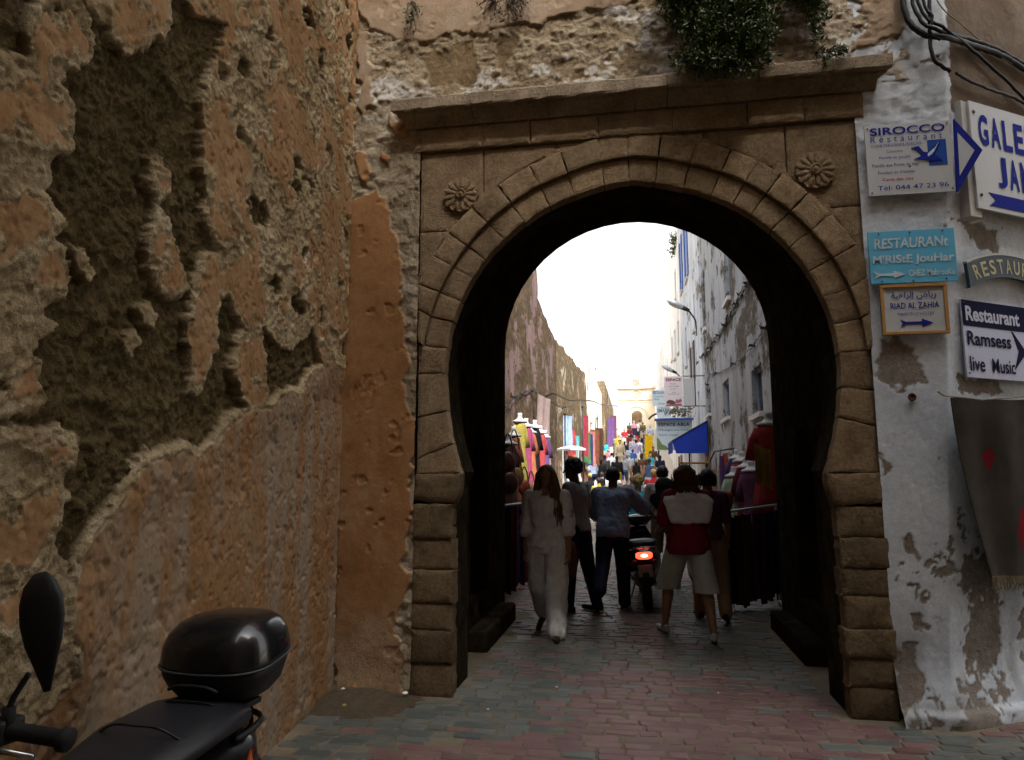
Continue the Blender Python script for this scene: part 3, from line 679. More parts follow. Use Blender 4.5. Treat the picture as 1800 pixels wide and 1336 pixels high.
X = corner + np.where(Sg < 0, Sg*(corner-1.625)/0.42, Sg*0.848); Yw = GY + ds*0.53
nx_ = ang*0.53; ny_ = -(1-ang) - ang*0.848; ln_ = np.hypot(nx_, ny_)
n_ = np.stack([nx_/ln_, ny_/ln_, np.zeros_like(nx_)], -1)
sx = Sg + 0.04*(fbm(Sg*9, Zg2*9, 4, 81)-.5); 
low = fbm(Sg*3.3, Zg2*2.2, 5, 82); fine = fbm(Sg*22, Zg2*22, 4, 83)
peel = sstep(0.0, 0.012, (low*0.62 + fine*0.38 - 0.64) + 0.10*sstep(0.9, 0.1, Zg2) - 0.10*sstep(1.2, 1.7, Zg2) + 0.15*sstep(0.0, .25, Sg)*sstep(1.25, 0.95, Zg2)*sstep(.3, .55, Zg2))
spots = [[(-.30, 2.55), (-.17, 2.40), (-.13, 2.20), (-.24, 2.16), (-.38, 2.24), (-.42, 2.33), (-.36, 2.42)], [(-.42, 1.72), (-.37, 1.68), (-.38, 1.52), (-.42, 1.55)],
         [(-.28, 1.22), (-.2, 1.2), (-.19, 1.0), (-.24, 1.08), (-.29, 1.1)], [(-.3, .68), (-.2, .72), (-.13, .6), (-.22, .58), (-.28, .6)], [(.08, 2.25), (.5, 2.25), (.55, 2.14), (.1, 2.12)],
         [(.12, 3.36), (.5, 3.36), (.55, 3.15), (.3, 3.2)], [(-.42, .45), (-.25, .5), (-.2, .2), (-.42, .05)]]
ps = polys_sd(sx + 0.09*(fbm(Sg*14, Zg2*14, 4, 90)-.5), Zg2 + 0.09*(fbm(Sg*14, Zg2*14, 4, 91)-.5), spots) + 0.07*(fine-.5); peel = np.maximum(peel, sstep(-.003, .008, ps))
brown = sstep(4.12, 4.16, Zg2 + 0.06*(low-.5)*2)*sstep(0.04, 0.06, Sg + 0.05*(fine-.5))
brown = np.maximum(brown, sstep(4.63, 4.70, Zg2 + 0.5*(low-.5))*(Sg < 0.05)*sstep(-.2, -.25, Sg)*0)
crack = sstep(.012, .0, np.abs(fbm(Sg*4, Zg2*3, 4, 85)-.5))*0.6
old = sstep(3.0, 3.8, Zg2 + .6*(low-.5))*(Sg < 0.05)
grime = sstep(.5, .66, fbm(Sg*5, Zg2*1.8, 5, 86))*sstep(1.0, 0.2, Zg2)*0.45 + old*sstep(.55, .7, fine)*0.5
Hh = 0.006*(1-peel)*(1-brown) + 0.009*(fbm(Sg*4, Zg2*4, 4, 87)-.5) + 0.003*(fine-.5) - 0.006*crack + old*0.012*(fbm(Sg*18, Zg2*18, 4, 88)-.5)
Hh = Hh + 0.12*sstep(0.75, 0.0, Zg2)*sstep(0.5, 0.0, Zg2)*(0.75+0.25*fbm(Sg*5, Zg2*5, 3, 89)) + 0.03*sstep(.12, .08, Zg2)
lay = np.stack([np.zeros_like(peel), (1-peel)*(1-brown), brown, grime*(1-peel)], -1)
lay[..., 0] = peel*0.25
o = sheet('peeling_plaster', np.stack([X-2.0, Yw-GY, Zg2], -1), Hh, n_, lay, WHITE, house)
mb = MB()
b0 = [(1.80, GY+.06), (1.96, GY+.06), (1.96+3.8, GY+.06+3.8*.53/.848), (1.96+3.8, GY+7), (1.80, GY+3.5)]
def topx(p, z): return (p[0] + 0.073*min(z, 4.6)*(0.9 if p[0] > 1.9 else 0), p[1], z)
n = len(b0); v = [topx(p, -.2) for p in b0] + [topx(p, 4.6) for p in b0] + [topx(p, 9.8) for p in b0]
v = [(x-2.0, y_-GY, z) for x, y_, z in v]
f = [(i, (i+1) % n, n+(i+1) % n, n+i) for i in range(n)] + [(n+i, n+(i+1) % n, 2*n+(i+1) % n, 2*n+i) for i in range(n)] + [tuple(range(2*n, 3*n))]
mb.add(v, f); mb.build('masonry_core', CORE, house)
# ------------------------------------------------------------------ unseen houses added behind the viewer to put the little square in shade
def unseen_house(name, label, poly, h, mat):
    root = empty(name, (poly[0][0], poly[0][1], 0), label=label, cat='house'); n = len(poly); mb = MB()
    v = [(x-poly[0][0], y_-poly[0][1], z) for z in (-.2, h) for x, y_ in poly]
    mb.add(v, [tuple(range(n, 2*n))] + [(i, (i+1) % n, n+(i+1) % n, n+i) for i in range(n)]); mb.build('wall', mat, root); return root
OCHREW = simple('shading_house_ochre', (0.26, 0.19, 0.13), 0.9, 3, 0.25, 0.4, 30)
unseen_house('shading_house', 'unseen tall ochre house added opposite the gateway to shade the square', [(-1.2, -3.2), (9.5, -3.2), (9.5, -9), (-1.2, -9)], 19.0, OCHREW)
unseen_house('shading_house', 'unseen ochre house added to shade the lane, across from the whitewashed corner house', [(4.6, -2.9), (9.4, -2.9), (9.4, 3.6), (4.6, 0.6)], 13.0, OCHREW)
# ------------------------------------------------------------------ signs
def ink(name, c, rough=0.5): return simple(name, [q*.8 for q in c], .8, 30, 0.2, spec=.04)
BLUE = ink('sign_blue', (0.020, 0.030, 0.27)); MIDB = ink('sign_midblue', (0.03, 0.09, 0.36)); NAVY = ink('sign_navy', (0.012, 0.014, 0.045)); REDI = ink('sign_red', (0.45, 0.03, 0.05))
PALE = ink('sign_paleblue_letter', (0.62, 0.74, 0.78)); YELL = ink('sign_cream_letter', (0.55, 0.50, 0.30)); TEALG = ink('sign_grey_letter', (0.20, 0.27, 0.32)); BLACKI = ink('sign_black_letter', (0.03, 0.04, 0.09))
def board_mat(name, c, dirt=(0.45, 0.38, 0.3), amt=0.35, rough=0.45):
    m, nt, b = base_mat(name); co = coords(nt); n = noise(nt, co, 6, 6, 0.7); n2 = noise(nt, co, 70, 4, 0.7)
    col = mixc(nt, ramp(nt, n, [(0.5, 0.0), (0.75, amt)]), c, dirt); col = mixc(nt, 0.25, col, ramp(nt, n2, [(0.3, 0.7), (0.7, 1.15)]), 'MULTIPLY')
    nt.links.new(col, b.inputs['Base Color']); b.inputs['Roughness'].default_value = rough; b.inputs['Specular IOR Level'].default_value = .08; return m
SW = board_mat('white_sign_board', (0.47, 0.48, 0.49)); SW2 = board_mat('pale_lilac_board', (0.44, 0.45, 0.58)); SCY = board_mat('cyan_sign_board', (0.12, 0.42, 0.62), (0.25, 0.45, 0.55)); WOOD = board_mat('varnished_frame', (0.40, 0.22, 0.08), (0.25, 0.14, 0.06)); GREYB = board_mat('grey_back_board', (0.42, 0.41, 0.38)); SLATE = board_mat('slate_board', (0.045, 0.06, 0.075), (0.2, 0.2, 0.18))
NAIL = simple('rusty_nail', (0.10, 0.05, 0.03), 0.7, 40, 0.3)
def glyphs(body, w=None, h=None, bold=0.0, shear=0.0, space=1.0, depth=0.002):
    cu = bpy.data.curves.new('tmp', 'FONT'); cu.body = body; cu.size = 1.0; cu.offset = bold; cu.extrude = 0.0; cu.shear = shear; cu.space_character = space; cu.resolution_u = 4
    o = bpy.data.objects.new('tmp', cu); me = bpy.data.meshes.new_from_object(o)
    v = np.array([p.co[:] for p in me.vertices]); f = [list(p.vertices) for p in me.polygons]
    bpy.data.objects.remove(o); bpy.data.curves.remove(cu); bpy.data.meshes.remove(me)
    if len(v) == 0: return [], []
    lo = v.min(0); hi = v.max(0); s = np.array([1.0, 1.0, 1.0])
    ux = (w/(hi[0]-lo[0])) if w else None; uy = (h/(hi[1]-lo[1])) if h else None
    if ux is None: ux = uy
    if uy is None: uy = ux
    v = (v - lo)*np.array([ux, uy, 1]); return v, f
def letters(root, text, x, z, w, h, mat, y=-0.0045, bold=0.0, shear=0.0, space=1.0, rot=0.0, name='lettering'):
    """x,z: lower-left corner of the line in the sign's plane"""
    v, f = glyphs(text, w, h, bold, shear, space)
    if len(v) == 0: return
    c, s = math.cos(rot), math.sin(rot)
    me = mesh_from(name, [(x + p[0]*c - p[1]*s, y, z + p[0]*s + p[1]*c) for p in v], f, mat); return obj(name, me, root)
def shape(root, name, poly, mat, y0=-0.0045, y1=-0.001):
    mb = MB(); mb.prism(poly, y0, y1); return mb.build(name, mat, root)
def nails(root, pts):
    for x, z in pts:
        mb = MB(); mb.lathe([(0.006, 0.0), (0.006, 0.004), (0.003, 0.007)], 8, axis='y'); mb.v = [(a+x, -b-0.004, c+z) for a, b, c in mb.v]; mb.f = [q[::-1] for q in mb.f]; mb.build('nail', NAIL, root)
def sign(name, label, x, y, z, w, h, mat, rz=0.0, th=0.012, tilt=0.0):
    r = empty(name, (x, y, z), rz, label, 'sign'); r.rotation_euler = (0, tilt, rz)
    mb = MB(); mb.box(0, w, 0, th, 0, h, 0.0015); mb.build('board', mat, r); return r
SY = 5.145
r = sign('restaurant_sign', 'white restaurant sign with a blue gull, topmost beside the gateway', 1.668, SY, 3.535, 0.56, 0.525, SW)
letters(r, 'SIROCCO', .035, .445, .49, .058, BLUE, bold=0.02)
letters(r, 'Réstaurant', .035, .392, .47, .048, MIDB, space=1.6)
letters(r, 'CUISINE MAROCAINE & FRANÇAISE', .035, .352, .335, .026, BLUE)
letters(r, 'Couscous', .135, .312, .105, .020, BLUE); letters(r, 'Pastilla au poulet', .085, .262, .205, .024, BLUE)
letters(r, 'Pastilla aux Fruits de mer', .035, .208, .31, .024, BLUE); letters(r, 'Fondant au chocolat', .07, .155, .24, .022, BLUE)
letters(r, 'Carte des vins', .095, .103, .20, .022, REDI, bold=.01); letters(r, 'Tél: 044 47 23 96', .06, .035, .46, .034, BLUE)
shape(r, 'blue_square', [(.405, .20), (.525, .20), (.525, .385), (.405, .385)], MIDB, -.003)
shape(r, 'gull', [(.295, .335), (.345, .345), (.375, .30), (.40, .295), (.455, .345), (.495, .39), (.47, .32), (.445, .275), (.47, .255), (.49, .225), (.455, .235), (.43, .225), (.37, .245), (.31, .25), (.355, .268), (.36, .28), (.335, .315)], BLUE, -.0065, -.0025)
shape(r, 'gull_wing_highlight', [(.40, .285), (.45, .325), (.48, .37), (.455, .32), (.43, .28), (.40, .262)], PALE, -.0085, -.006)
nails(r, [(.02, .5), (.54, .5), (.02, .02), (.54, .02), (.28, .2)])
r = sign('arrow_sign', 'white triangular arrow head with a blue outline, beside the gull sign', 2.232, SY-.006, 3.515, .01, .01, SW)
shape(r, 'blue_outline', [(0, 0), (.185, .30), (.022, .545)], BLUE, -.004, .012); shape(r, 'white_centre', [(.026, .125), (.132, .30), (.036, .44)], SW, -.0075, -.004)
r = sign('restaurant_sign', 'cyan restaurant sign with white hand-painted letters', 1.640, SY, 2.898, .555, .375, SCY)
letters(r, 'RESTAURANt', .035, .248, .475, .075, PALE, bold=.018, shear=.12); letters(r, "M'RIStE JouHar", .02, .125, .52, .078, PALE, bold=.022, shear=.05); letters(r, 'CHEZ MabrouKa', .245, .045, .29, .045, PALE, bold=.016)
shape(r, 'arrow', [(.02, .035), (.06, .055), (.15, .052), (.15, .035), (.225, .062), (.15, .088), (.15, .072), (.06, .070), (.02, .090), (.04, .062)], PALE)
nails(r, [(.07, .355), (.27, .357), (.48, .358), (.07, .015), (.27, .015), (.48, .018)])
r = sign('guesthouse_sign', 'small white guesthouse sign in a varnished wood frame', 1.690, SY+.004, 2.535, .425, .352, SW)
for (a, b, c, d) in ((0, .425, 0, .022), (0, .425, .33, .352), (0, .022, .0225, .3295), (.403, .425, .0225, .3295)):
    mb = MB(); mb.box(a, b, -.014, .010, c, d, .003); mb.build('frame_rail', WOOD, r)
ar = 'ﺔﻴﻫﺍﺰﻟﺍ ﺽﺎﻳﺭ'
letters(r, ar, .072, .245, .285, .055, BLUE, bold=.012); letters(r, 'RIAD AL ZAHIA', .062, .182, .31, .042, BLUE, bold=.012); letters(r, "MAISON D'HÔTES", .105, .135, .23, .024, BLUE)
shape(r, 'arrow', [(.118, .052), (.155, .072), (.255, .070), (.255, .050), (.325, .080), (.255, .108), (.255, .090), (.155, .089), (.118, .106), (.135, .08)], BLUE)
# signs on the wall that turns down the lane: its direction
LD = Vector((0.848, 0.53, 0)); LN = Vector((0.53, -0.848, 0)); LRZ = math.atan2(.53, .848)
def lane(s, z, off): 
    c = 1.93 + 0.073*min(z, 4.6); return Vector((c, GY, z)) + LD*s + LN*off
def lsign(name, label, s, z, w, h, mat, off=0.05, th=0.012):
    p = lane(s, z, off); return sign(name, label, p.x, p.y, p.z, w, h, mat, LRZ, th)
r = lsign('gallery_sign', 'large white gallery sign with tall blue letters and an arrow, facing the lane', .19, 3.43, 1.25, .80, SW, .10, .018)
[letters(r, ch, .075+.128*k, .48, .10 if ch != 'I' else .04, .235, BLUE, bold=.03) for k, ch in enumerate('GALERIE')]
[letters(r, ch, .235+.128*k, .185, .10, .235, BLUE, bold=.03) for k, ch in enumerate('JAMA')]
shape(r, 'arrow', [(.12, .035), (.95, .035), (.95, -.0+.01), (1.1, .085), (.95, .15), (.95, .13), (.12, .13), (.19, .083)], BLUE)
for zz in (.10, .40, .72):
    mb = MB(); mb.lathe([(.012, 0), (.012, .006), (.006, .01)], 10, axis='y'); mb.v = [(a+.04, -b-.001, c+zz) for a, b, c in mb.v]; mb.f = [q[::-1] for q in mb.f]; mb.build('bolt', NAIL, r)
mb = MB(); mb.box(-.055, .06, .02, .10, -.06, .80, .004); mb.build('backing_post', GREYB, r); mb = MB(); mb.box(.9, 1.0, .02, .10, -.06, .80, .004); mb.build('backing_post', GREYB, r)
r = lsign('carved_sign', 'small arched dark board with pale curved restaurant lettering', .12, 2.86, .01, .01, SLATE, .06)
def arcp(t, rad): return (.48 + rad*math.sin(t), -.84 + rad*math.cos(t))
pl = [arcp(t, .96) for t in np.linspace(-.50, .50, 14)] + [arcp(t, 1.12) for t in np.linspace(.44, -.44, 14)]
shape(r, 'carved_board', pl, SLATE, -.012, .012); rim = [arcp(t, 1.135) for t in np.linspace(-.44, .44, 16)] + [arcp(t, 1.12) for t in np.linspace(.44, -.44, 16)]
shape(r, 'pale_rim', rim, GREYB, -.016, .014)
for k, ch in enumerate('RESTAURANT'):
    t = -.42 + .84*(k+.5)/10; p = arcp(t-.03, .985)
    letters(r, ch, p[0], p[1], .062, .105, YELL, -.0145, .02, rot=-t)
r = lsign('music_sign', 'lilac and navy restaurant sign promising live music, below the carved board', .13, 2.245, .95, .545, SW2, .05)
shape(r, 'navy_band', [(.003, .36), (.947, .36), (.947, .542), (.003, .542)], NAVY, -.003)
letters(r, 'Restaurant', .03, .395, .56, .105, SW2, -.006, .03); letters(r, 'Ramsess', .03, .225, .45, .10, NAVY, bold=.018); letters(r, 'live', .035, .045, .15, .105, NAVY, bold=.012); letters(r, 'Music', .26, .045, .24, .10, NAVY, bold=.012)
shape(r, 'arrow', [(.50, .08), (.64, .21), (.50, .36), (.56, .215)], NAVY)
nails(r, [(.02, .52), (.02, .03), (.93, .52), (.93, .03)])
# small round wall fitting
mb = MB(); mb.lathe([(.028, 0), (.028, .006), (.018, .012), (.018, .004), (.008, .004)], 18, axis='y'); mb.v = [(a, -b, c) for a, b, c in mb.v]; mb.f = [q[::-1] for q in mb.f]
tag(mb.build('wall_socket', NAIL, None, True, loc=(1.855, 5.175, 2.11)), 'small rusty round fitting on the white wall below the guesthouse sign', 'fitting')

# ------------------------------------------------------------------ hanging textile on the lane wall
def cloth_mat(name, c, stripes=None, weave=220):
    m, nt, b = base_mat(name); co = coords(nt); n = noise(nt, co, 7, 5, 0.65)
    col = ramp(nt, n, [(0.3, [q*.72 for q in c]), (0.7, [min(1, q*1.2) for q in c])])
    w = N(nt, 'ShaderNodeTexWave'); w.inputs['Scale'].default_value = weave/6; w.inputs['Distortion'].default_value = 2; nt.links.new(co, w.inputs['Vector'])
    nt.links.new(col, b.inputs['Base Color']); b.inputs['Roughness'].default_value = 0.9; b.inputs['Specular IOR Level'].default_value = 0.03
    nt.links.new(bump(nt, w.outputs['Fac'], 0.25, 0.003), b.inputs['Normal']); return m
KILIM = cloth_mat('grey_kilim_wool', (0.045, 0.038, 0.030)); KRED = cloth_mat('red_wool', (0.15, 0.012, 0.018)); FRNG = cloth_mat('cream_fringe', (0.22, 0.18, 0.12))
p = lane(.03, 0, .13)
hang = empty('hanging_textile', (p.x, p.y, 0), LRZ, 'grey brown woven textile with red motifs and a fringe, hung on the lane wall', 'textile')
nx_, nz_ = 40, 48; v = []; wid = 1.05
for j in range(nz_+1):
    t = j/nz_; zt = 2.09 - 1.155*t
    for i in range(nx_+1):
        s = i/nx_; xl = .155*t**1.1; x = xl + (wid-xl)*s + .0
        fold = .022*math.sin(s*16 + 1.5*t + .5) * (0.4+.6*t) + .018*math.sin(s*5-t*4) + 0.012*math.sin(9*t+4*s)*math.sin(3*s)
        sag = .05*s - .02*math.sin(math.pi*s)*(1-t)
        v.append((x, -0.045 - fold - .03*t, zt + sag*(1-t) - .02*math.sin(s*3)*t))
n1 = nx_+1; f = [(j*n1+i, j*n1+i+1, (j+1)*n1+i+1, (j+1)*n1+i) for j in range(nz_) for i in range(nx_)]
def mot(q):
    c = np.mean([v[k] for k in q], 0); x, z = c[0], c[2]
    if math.hypot((x-.62)/1.0, (z-1.23)/1.25) < .13: return 1
    dx, dz = abs(x-.33), abs(z-1.70)
    if (dx < .018 and dz < .075) or (dz < .018 and dx < .05) or (math.hypot(dx-.02, dz-.05) < .014): return 1
    return 0
mi = [mot(q) for q in f]; back = [(x, y+.006, z) for x, y, z in v]; nb = len(v)
f2 = f + [tuple(k+nb for k in q[::-1]) for q in f]
obj('cloth', mesh_from('cloth', v+back, f2, [KILIM, KRED], mi+mi, True), hang)
mb = MB(); rr = random.Random(4)
for k in range(150):
    s = k/149; q = v[nz_*n1 + int(s*nx_)]; x = .155 + (wid-.155)*s
    mb.tube([(x, q[1]-.003, q[2]+.012), (x + rr.uniform(-.01, .01), q[1]-.006, q[2]-.03), (x + rr.uniform(-.02, .02), q[1]+rr.uniform(-.02, .01), q[2]-.06-rr.uniform(0, .03))], [.004, .003, .0015], 4)
o = mb.build('fringe', FRNG, hang); o['kind'] = 'stuff'
mb = MB(); mb.tube([(-.06, -.045, 2.10), (.3, -.06, 2.085), (.95, -.05, 2.15)], .005, 6); mb.tube([(-.06, -.045, 2.10), (-.08, -.02, 2.13)], .006, 6); mb.build('hanging_cord', FRNG, hang)

# ------------------------------------------------------------------ cables at the house corner
CBL = simple('black_cable', (0.012, 0.012, 0.014), 0.45, 20, 0.2); CBY = simple('yellowed_wire', (0.30, 0.26, 0.13), 0.6, 20, 0.2)
def smoothpath(pts, n=8):
    P = [Vector(p) for p in pts]; out = []
    for i in range(len(P)-1):
        a = P[max(i-1, 0)]; b = P[i]; c = P[i+1]; d = P[min(i+2, len(P)-1)]
        for k in range(n):
            t = k/n; out.append(0.5*((2*b) + (c-a)*t + (2*a-5*b+4*c-d)*t*t + (3*b-a-3*c+d)*t**3))
    return out + [P[-1]]
def cable(label, pts, rad, mat=CBL, wob=.004):
    q = smoothpath(pts); q = [p + Vector((random.uniform(-wob, wob), 0, random.uniform(-wob, wob))) for p in q]
    mb = MB(); mb.tube(q, rad, 8); return tag(mb.build('electric_cable', mat, None, True), label, 'cable', 'cables at the house corner')
def L3(s, z, off=.035): 
    q = lane(s, z, off); return (q.x, q.y, q.z)
cable('thickest black cable looping round the house corner above the signs', [(1.98, 5.14, 6.0), (1.99, 5.13, 5.2), (2.0, 5.12, 4.86), (2.10, 5.11, 4.70), (2.24, 5.12, 4.67), L3(.25, 4.70), L3(.6, 4.69), L3(1.0, 4.62), L3(2.2, 4.5)], .021)
cable('black cable running beside the thickest one, slightly above it', [(2.01, 5.12, 6.0), (2.03, 5.11, 5.1), (2.08, 5.09, 4.80), (2.2, 5.09, 4.705), L3(.2, 4.74), L3(.55, 4.735), L3(1.0, 4.66), L3(2.2, 4.54)], .013)
cable('black cable dropping straight then curling below the corner bundle', [(2.17, 5.13, 6.0), (2.16, 5.12, 5.0), (2.135, 5.11, 4.66), (2.155, 5.11, 4.50), (2.26, 5.13, 4.41)], .014)
cable('black cable sagging along the lane wall just above the gallery sign', [L3(.06, 4.44), L3(.3, 4.40), L3(.7, 4.385), L3(1.0, 4.35), L3(2.2, 4.4)], .011)
cable('thin black cable slanting down across the brown wall', [(2.04, 5.11, 5.2), (2.10, 5.10, 4.86), (2.24, 5.10, 4.72), L3(.3, 4.64), L3(.65, 4.48), L3(1.05, 4.26), L3(1.6, 3.9)], .011)
cable('thin yellowed wire slanting beside the black cables', [(2.12, 5.10, 5.4), (2.2, 5.1, 4.95), L3(.15, 4.84), L3(.45, 4.72), L3(.62, 4.665), L3(.95, 4.64)], .0045, CBY, .001)
cable('short black cable curling up over the white plaster', [(2.07, 5.10, 6.0), (2.10, 5.09, 5.0), (2.15, 5.08, 4.82), (2.13, 5.09, 4.70), (2.2, 5.1, 4.64)], .011)

# ------------------------------------------------------------------ plants on the gate
def leaf_mat(name, c0, c1, c2):
    m, nt, b = base_mat(name); g = N(nt, 'ShaderNodeNewGeometry')
    col = ramp(nt, g.outputs['Random Per Island'], [(0.0, c0), (0.55, c1), (1.0, c2)])
    nt.links.new(col, b.inputs['Base Color']); b.inputs['Roughness'].default_value = 0.55; b.inputs['Specular IOR Level'].default_value = 0.3; return m
LEAF = leaf_mat('dark_shrub_leaf', (0.025, 0.045, 0.012), (0.05, 0.085, 0.022), (0.11, 0.14, 0.05)); DRY = leaf_mat('dry_weed', (0.05, 0.035, 0.02), (0.10, 0.075, 0.04), (0.10, 0.13, 0.03))
TWIG = simple('shrub_twig', (0.06, 0.045, 0.03), 0.8, 30, 0.3)
def shrub(name, label, root, lobes, nleaf, lsize, mat, seed, stems=10, cat='shrub'):
    lsize = lsize
    """lobes: (x,y,z, rx,ry,rz) relative to root; leaves crowd the lobe shells and hang outward"""
    rn = random.Random(seed); r = empty(name, root, label=label, cat=cat); tw = MB(); mb = MB()
    vols = [l[3]*l[4]*l[5] for l in lobes]; tips = []
    for l in lobes:
        for k in range(max(2, stems)):
            d = Vector((rn.gauss(0, 1), rn.gauss(0, 1), rn.gauss(0, 1))).normalized(); tip = Vector((l[0]+d.x*l[3], l[1]+d.y*l[4], l[2]+d.z*l[5]))
            b0 = Vector((l[0]*.7, 0.0, .12+max(0, l[2]))); md = b0.lerp(tip, .5) + Vector((rn.uniform(-.03, .03), rn.uniform(-.03, .02), rn.uniform(0, .04)))
            tw.tube([b0, md, tip], [.006, .004, .002], 4); tips.append((md, tip))
    for k in range(nleaf):
        l = rn.choices(lobes, vols)[0]; u = rn.random()**.45
        d = Vector((rn.gauss(0, 1), rn.gauss(0, 1), rn.gauss(0, 1))).normalized()
        c = Vector((l[0]+d.x*l[3]*u, l[1]+d.y*l[4]*u, l[2]+d.z*l[5]*u))
        cl = float(vnoise(np.array(c.x*22.), np.array(c.z*22.), seed, np.array(c.y*22.)))
        if cl < .44: continue
        s = lsize*rn.choice((.55, .8, 1.0, 1.25, 1.6)); up = Vector((rn.gauss(0, .6), -.4+rn.gauss(0, .6), rn.gauss(.1, .7))).normalized(); sd_ = up.cross(Vector((rn.gauss(0, 1), rn.gauss(0, 1), rn.gauss(0, 1)))).normalized()
        nn = sd_.cross(up)*s*.18
        mb.add([c, c + up*s*.5 + sd_*s*.24 + nn, c + up*s, c + up*s*.5 - sd_*s*.24 + nn], [(0, 1, 2, 3)])
    tw.build('stems', TWIG, r); mb.build('foliage', mat, r); return r
shrub('hanging_shrub', 'large dark green shrub hanging over the cornice', (0.62, 5.17, 4.56), [(-.18, -.16, .62, .22, .16, .30), (.12, -.20, .55, .26, .18, .34), (.36, -.16, .58, .20, .15, .30), (-.02, -.22, .22, .24, .15, .22), (.20, -.24, .12, .26, .14, .17), (.34, -.2, .22, .14, .12, .16), (.05, -.25, -.02, .26, .12, .14), (.20, -.26, -.13, .12, .07, .08), (-.16, -.24, .02, .16, .1, .12), (.3, -.24, .0, .14, .1, .12), (-.10, -.2, .75, .3, .2, .3), (.3, -.2, .78, .3, .2, .3), (-.2, -.18, .36, .1, .1, .12), (.62, -.14, .66, .16, .12, .18)], 26000, .034, LEAF, 5, 9)
shrub('trailing_plant', 'narrow trailing plant with bare stems beside the large shrub', (1.36, 5.17, 4.56), [(.0, -.10, .62, .16, .10, .22), (.02, -.10, .38, .09, .07, .16), (.03, -.12, .16, .05, .05, .12), (.03, -.17, -.03, .05, .03, .10), (.14, -.17, .0, .06, .03, .05)], 3600, .028, LEAF, 6, 10, 'plant')
shrub('dry_weed', 'dry weed with bare twigs hanging left of the gateway centre', (-.92, 5.17, 5.30), [(.0, -.06, -.08, .16, .05, .10), (.1, -.05, .02, .14, .06, .07), (-.16, -.05, .0, .12, .05, .06)], 420, .022, DRY, 8, 12, 'plant')
shrub('green_tuft', 'small green tuft rooted in the plaster near the left wall', (-1.72, 5.17, 5.34), [(.0, -.05, -.08, .06, .05, .12), (.02, -.05, .0, .08, .05, .06)], 360, .022, LEAF, 9, 5, 'plant')
shrub('dry_weed', 'wispy weed at the top edge beside the large shrub', (-.12, 5.17, 5.36), [(.0, -.05, -.03, .18, .05, .05), (.25, -.05, .0, .12, .05, .05)], 260, .02, DRY, 10, 7, 'plant')
# ------------------------------------------------------------------ the street beyond the gate
_f = camo.rotation_euler.to_matrix()
def at(px, py, Y):
    """point at street distance Y that the photograph shows at (px, py)"""
    d = _f @ Vector(((px-900)/1250.0, (668-py)/1250.0, -1.0)); return Vector((0, 0, 1.55)) + d*(Y/d.y)
def wall_mix(name, plaster, stone, bias, scale=0.7, streak=(1, 1, .55), fine=1.0):
    m, nt, b = base_mat(name); co = worldpos(nt); mp = N(nt, 'ShaderNodeMapping'); mp.inputs['Scale'].default_value = (1, .42, 1); nt.links.new(co, mp.inputs[0]); co = mp.outputs[0]
    n1 = noise(nt, co, scale*1.6, 8, 0.72, streak); n2 = noise(nt, co, 9, 6, 0.75); n3 = noise(nt, co, 3, 5, 0.6, (1, 1, .15))
    vo = N(nt, 'ShaderNodeTexVoronoi'); vo.inputs['Scale'].default_value = 5.5; nt.links.new(co, vo.inputs['Vector'])
    sc = ramp(nt, n2, [(0.3, [q*.5 for q in stone]), (0.55, stone), (0.75, [min(1, q*1.6) for q in stone])])
    sc = mixc(nt, 0.7, sc, ramp(nt, vo.outputs['Distance'], [(0.15, 1.15), (0.6, 0.55)]), 'MULTIPLY')
    pc = mixc(nt, ramp(nt, n3, [(0.42, 0.0), (0.68, 0.7)]), plaster, [q*.55 for q in plaster])
    fac = ramp(nt, n1, [(bias-.02, 0.0), (bias+.02, 1.0)])
    nt.links.new(mixc(nt, fac, sc, pc), b.inputs['Base Color']); b.inputs['Roughness'].default_value = 0.95; b.inputs['Specular IOR Level'].default_value = 0.1
    nb = bump(nt, fac, 0.5, 0.04); nb = bump(nt, vo.outputs['Distance'], -0.5*fine, 0.05, nb); nb = bump(nt, n2, 0.6, 0.04, nb); nt.links.new(nb, b.inputs['Normal']); return m
RUB = wall_mix('rubble_with_pink_plaster', (0.20, 0.135, 0.125), (0.115, 0.078, 0.045), 0.53)
RUB2 = wall_mix('rubble_rampart', (0.42, 0.36, 0.28), (0.20, 0.145, 0.085), 0.58)
GREYW = wall_mix('stained_grey_whitewash', (0.36, 0.37, 0.385), (0.15, 0.13, 0.105), 0.47)
WHITEW = wall_mix('stained_white_wall', (0.62, 0.65, 0.69), (0.32, 0.29, 0.25), 0.42)
BRIGHT = wall_mix('bright_whitewash', (0.85, 0.83, 0.80), (0.6, 0.52, 0.42), 0.30)
RUB2B = wall_mix('bright_mottled_wall', (0.80, 0.76, 0.70), (0.45, 0.36, 0.26), 0.44)
CREAM = simple('cream_limestone', (0.68, 0.58, 0.42), 0.9, 1.2, 0.2, 0.4, 8)
BSHUT = simple('blue_shutter_paint', (0.035, 0.10, 0.36), 0.5, 10, 0.2); GSHUT = simple('grey_blue_frame', (0.22, 0.26, 0.33), 0.5, 10, 0.2); BRSH = simple('brown_shutter_wood', (0.075, 0.05, 0.04), 0.6, 10, 0.3)
GLASSD = simple('dark_window', (0.012, 0.014, 0.018), 0.12, 4, 0.3, spec=0.5); SILLM = simple('pale_sill', (0.55, 0.53, 0.50), 0.8, 10, 0.2)
def grooved(x, y0, y1, zt0, zt1):
    return None
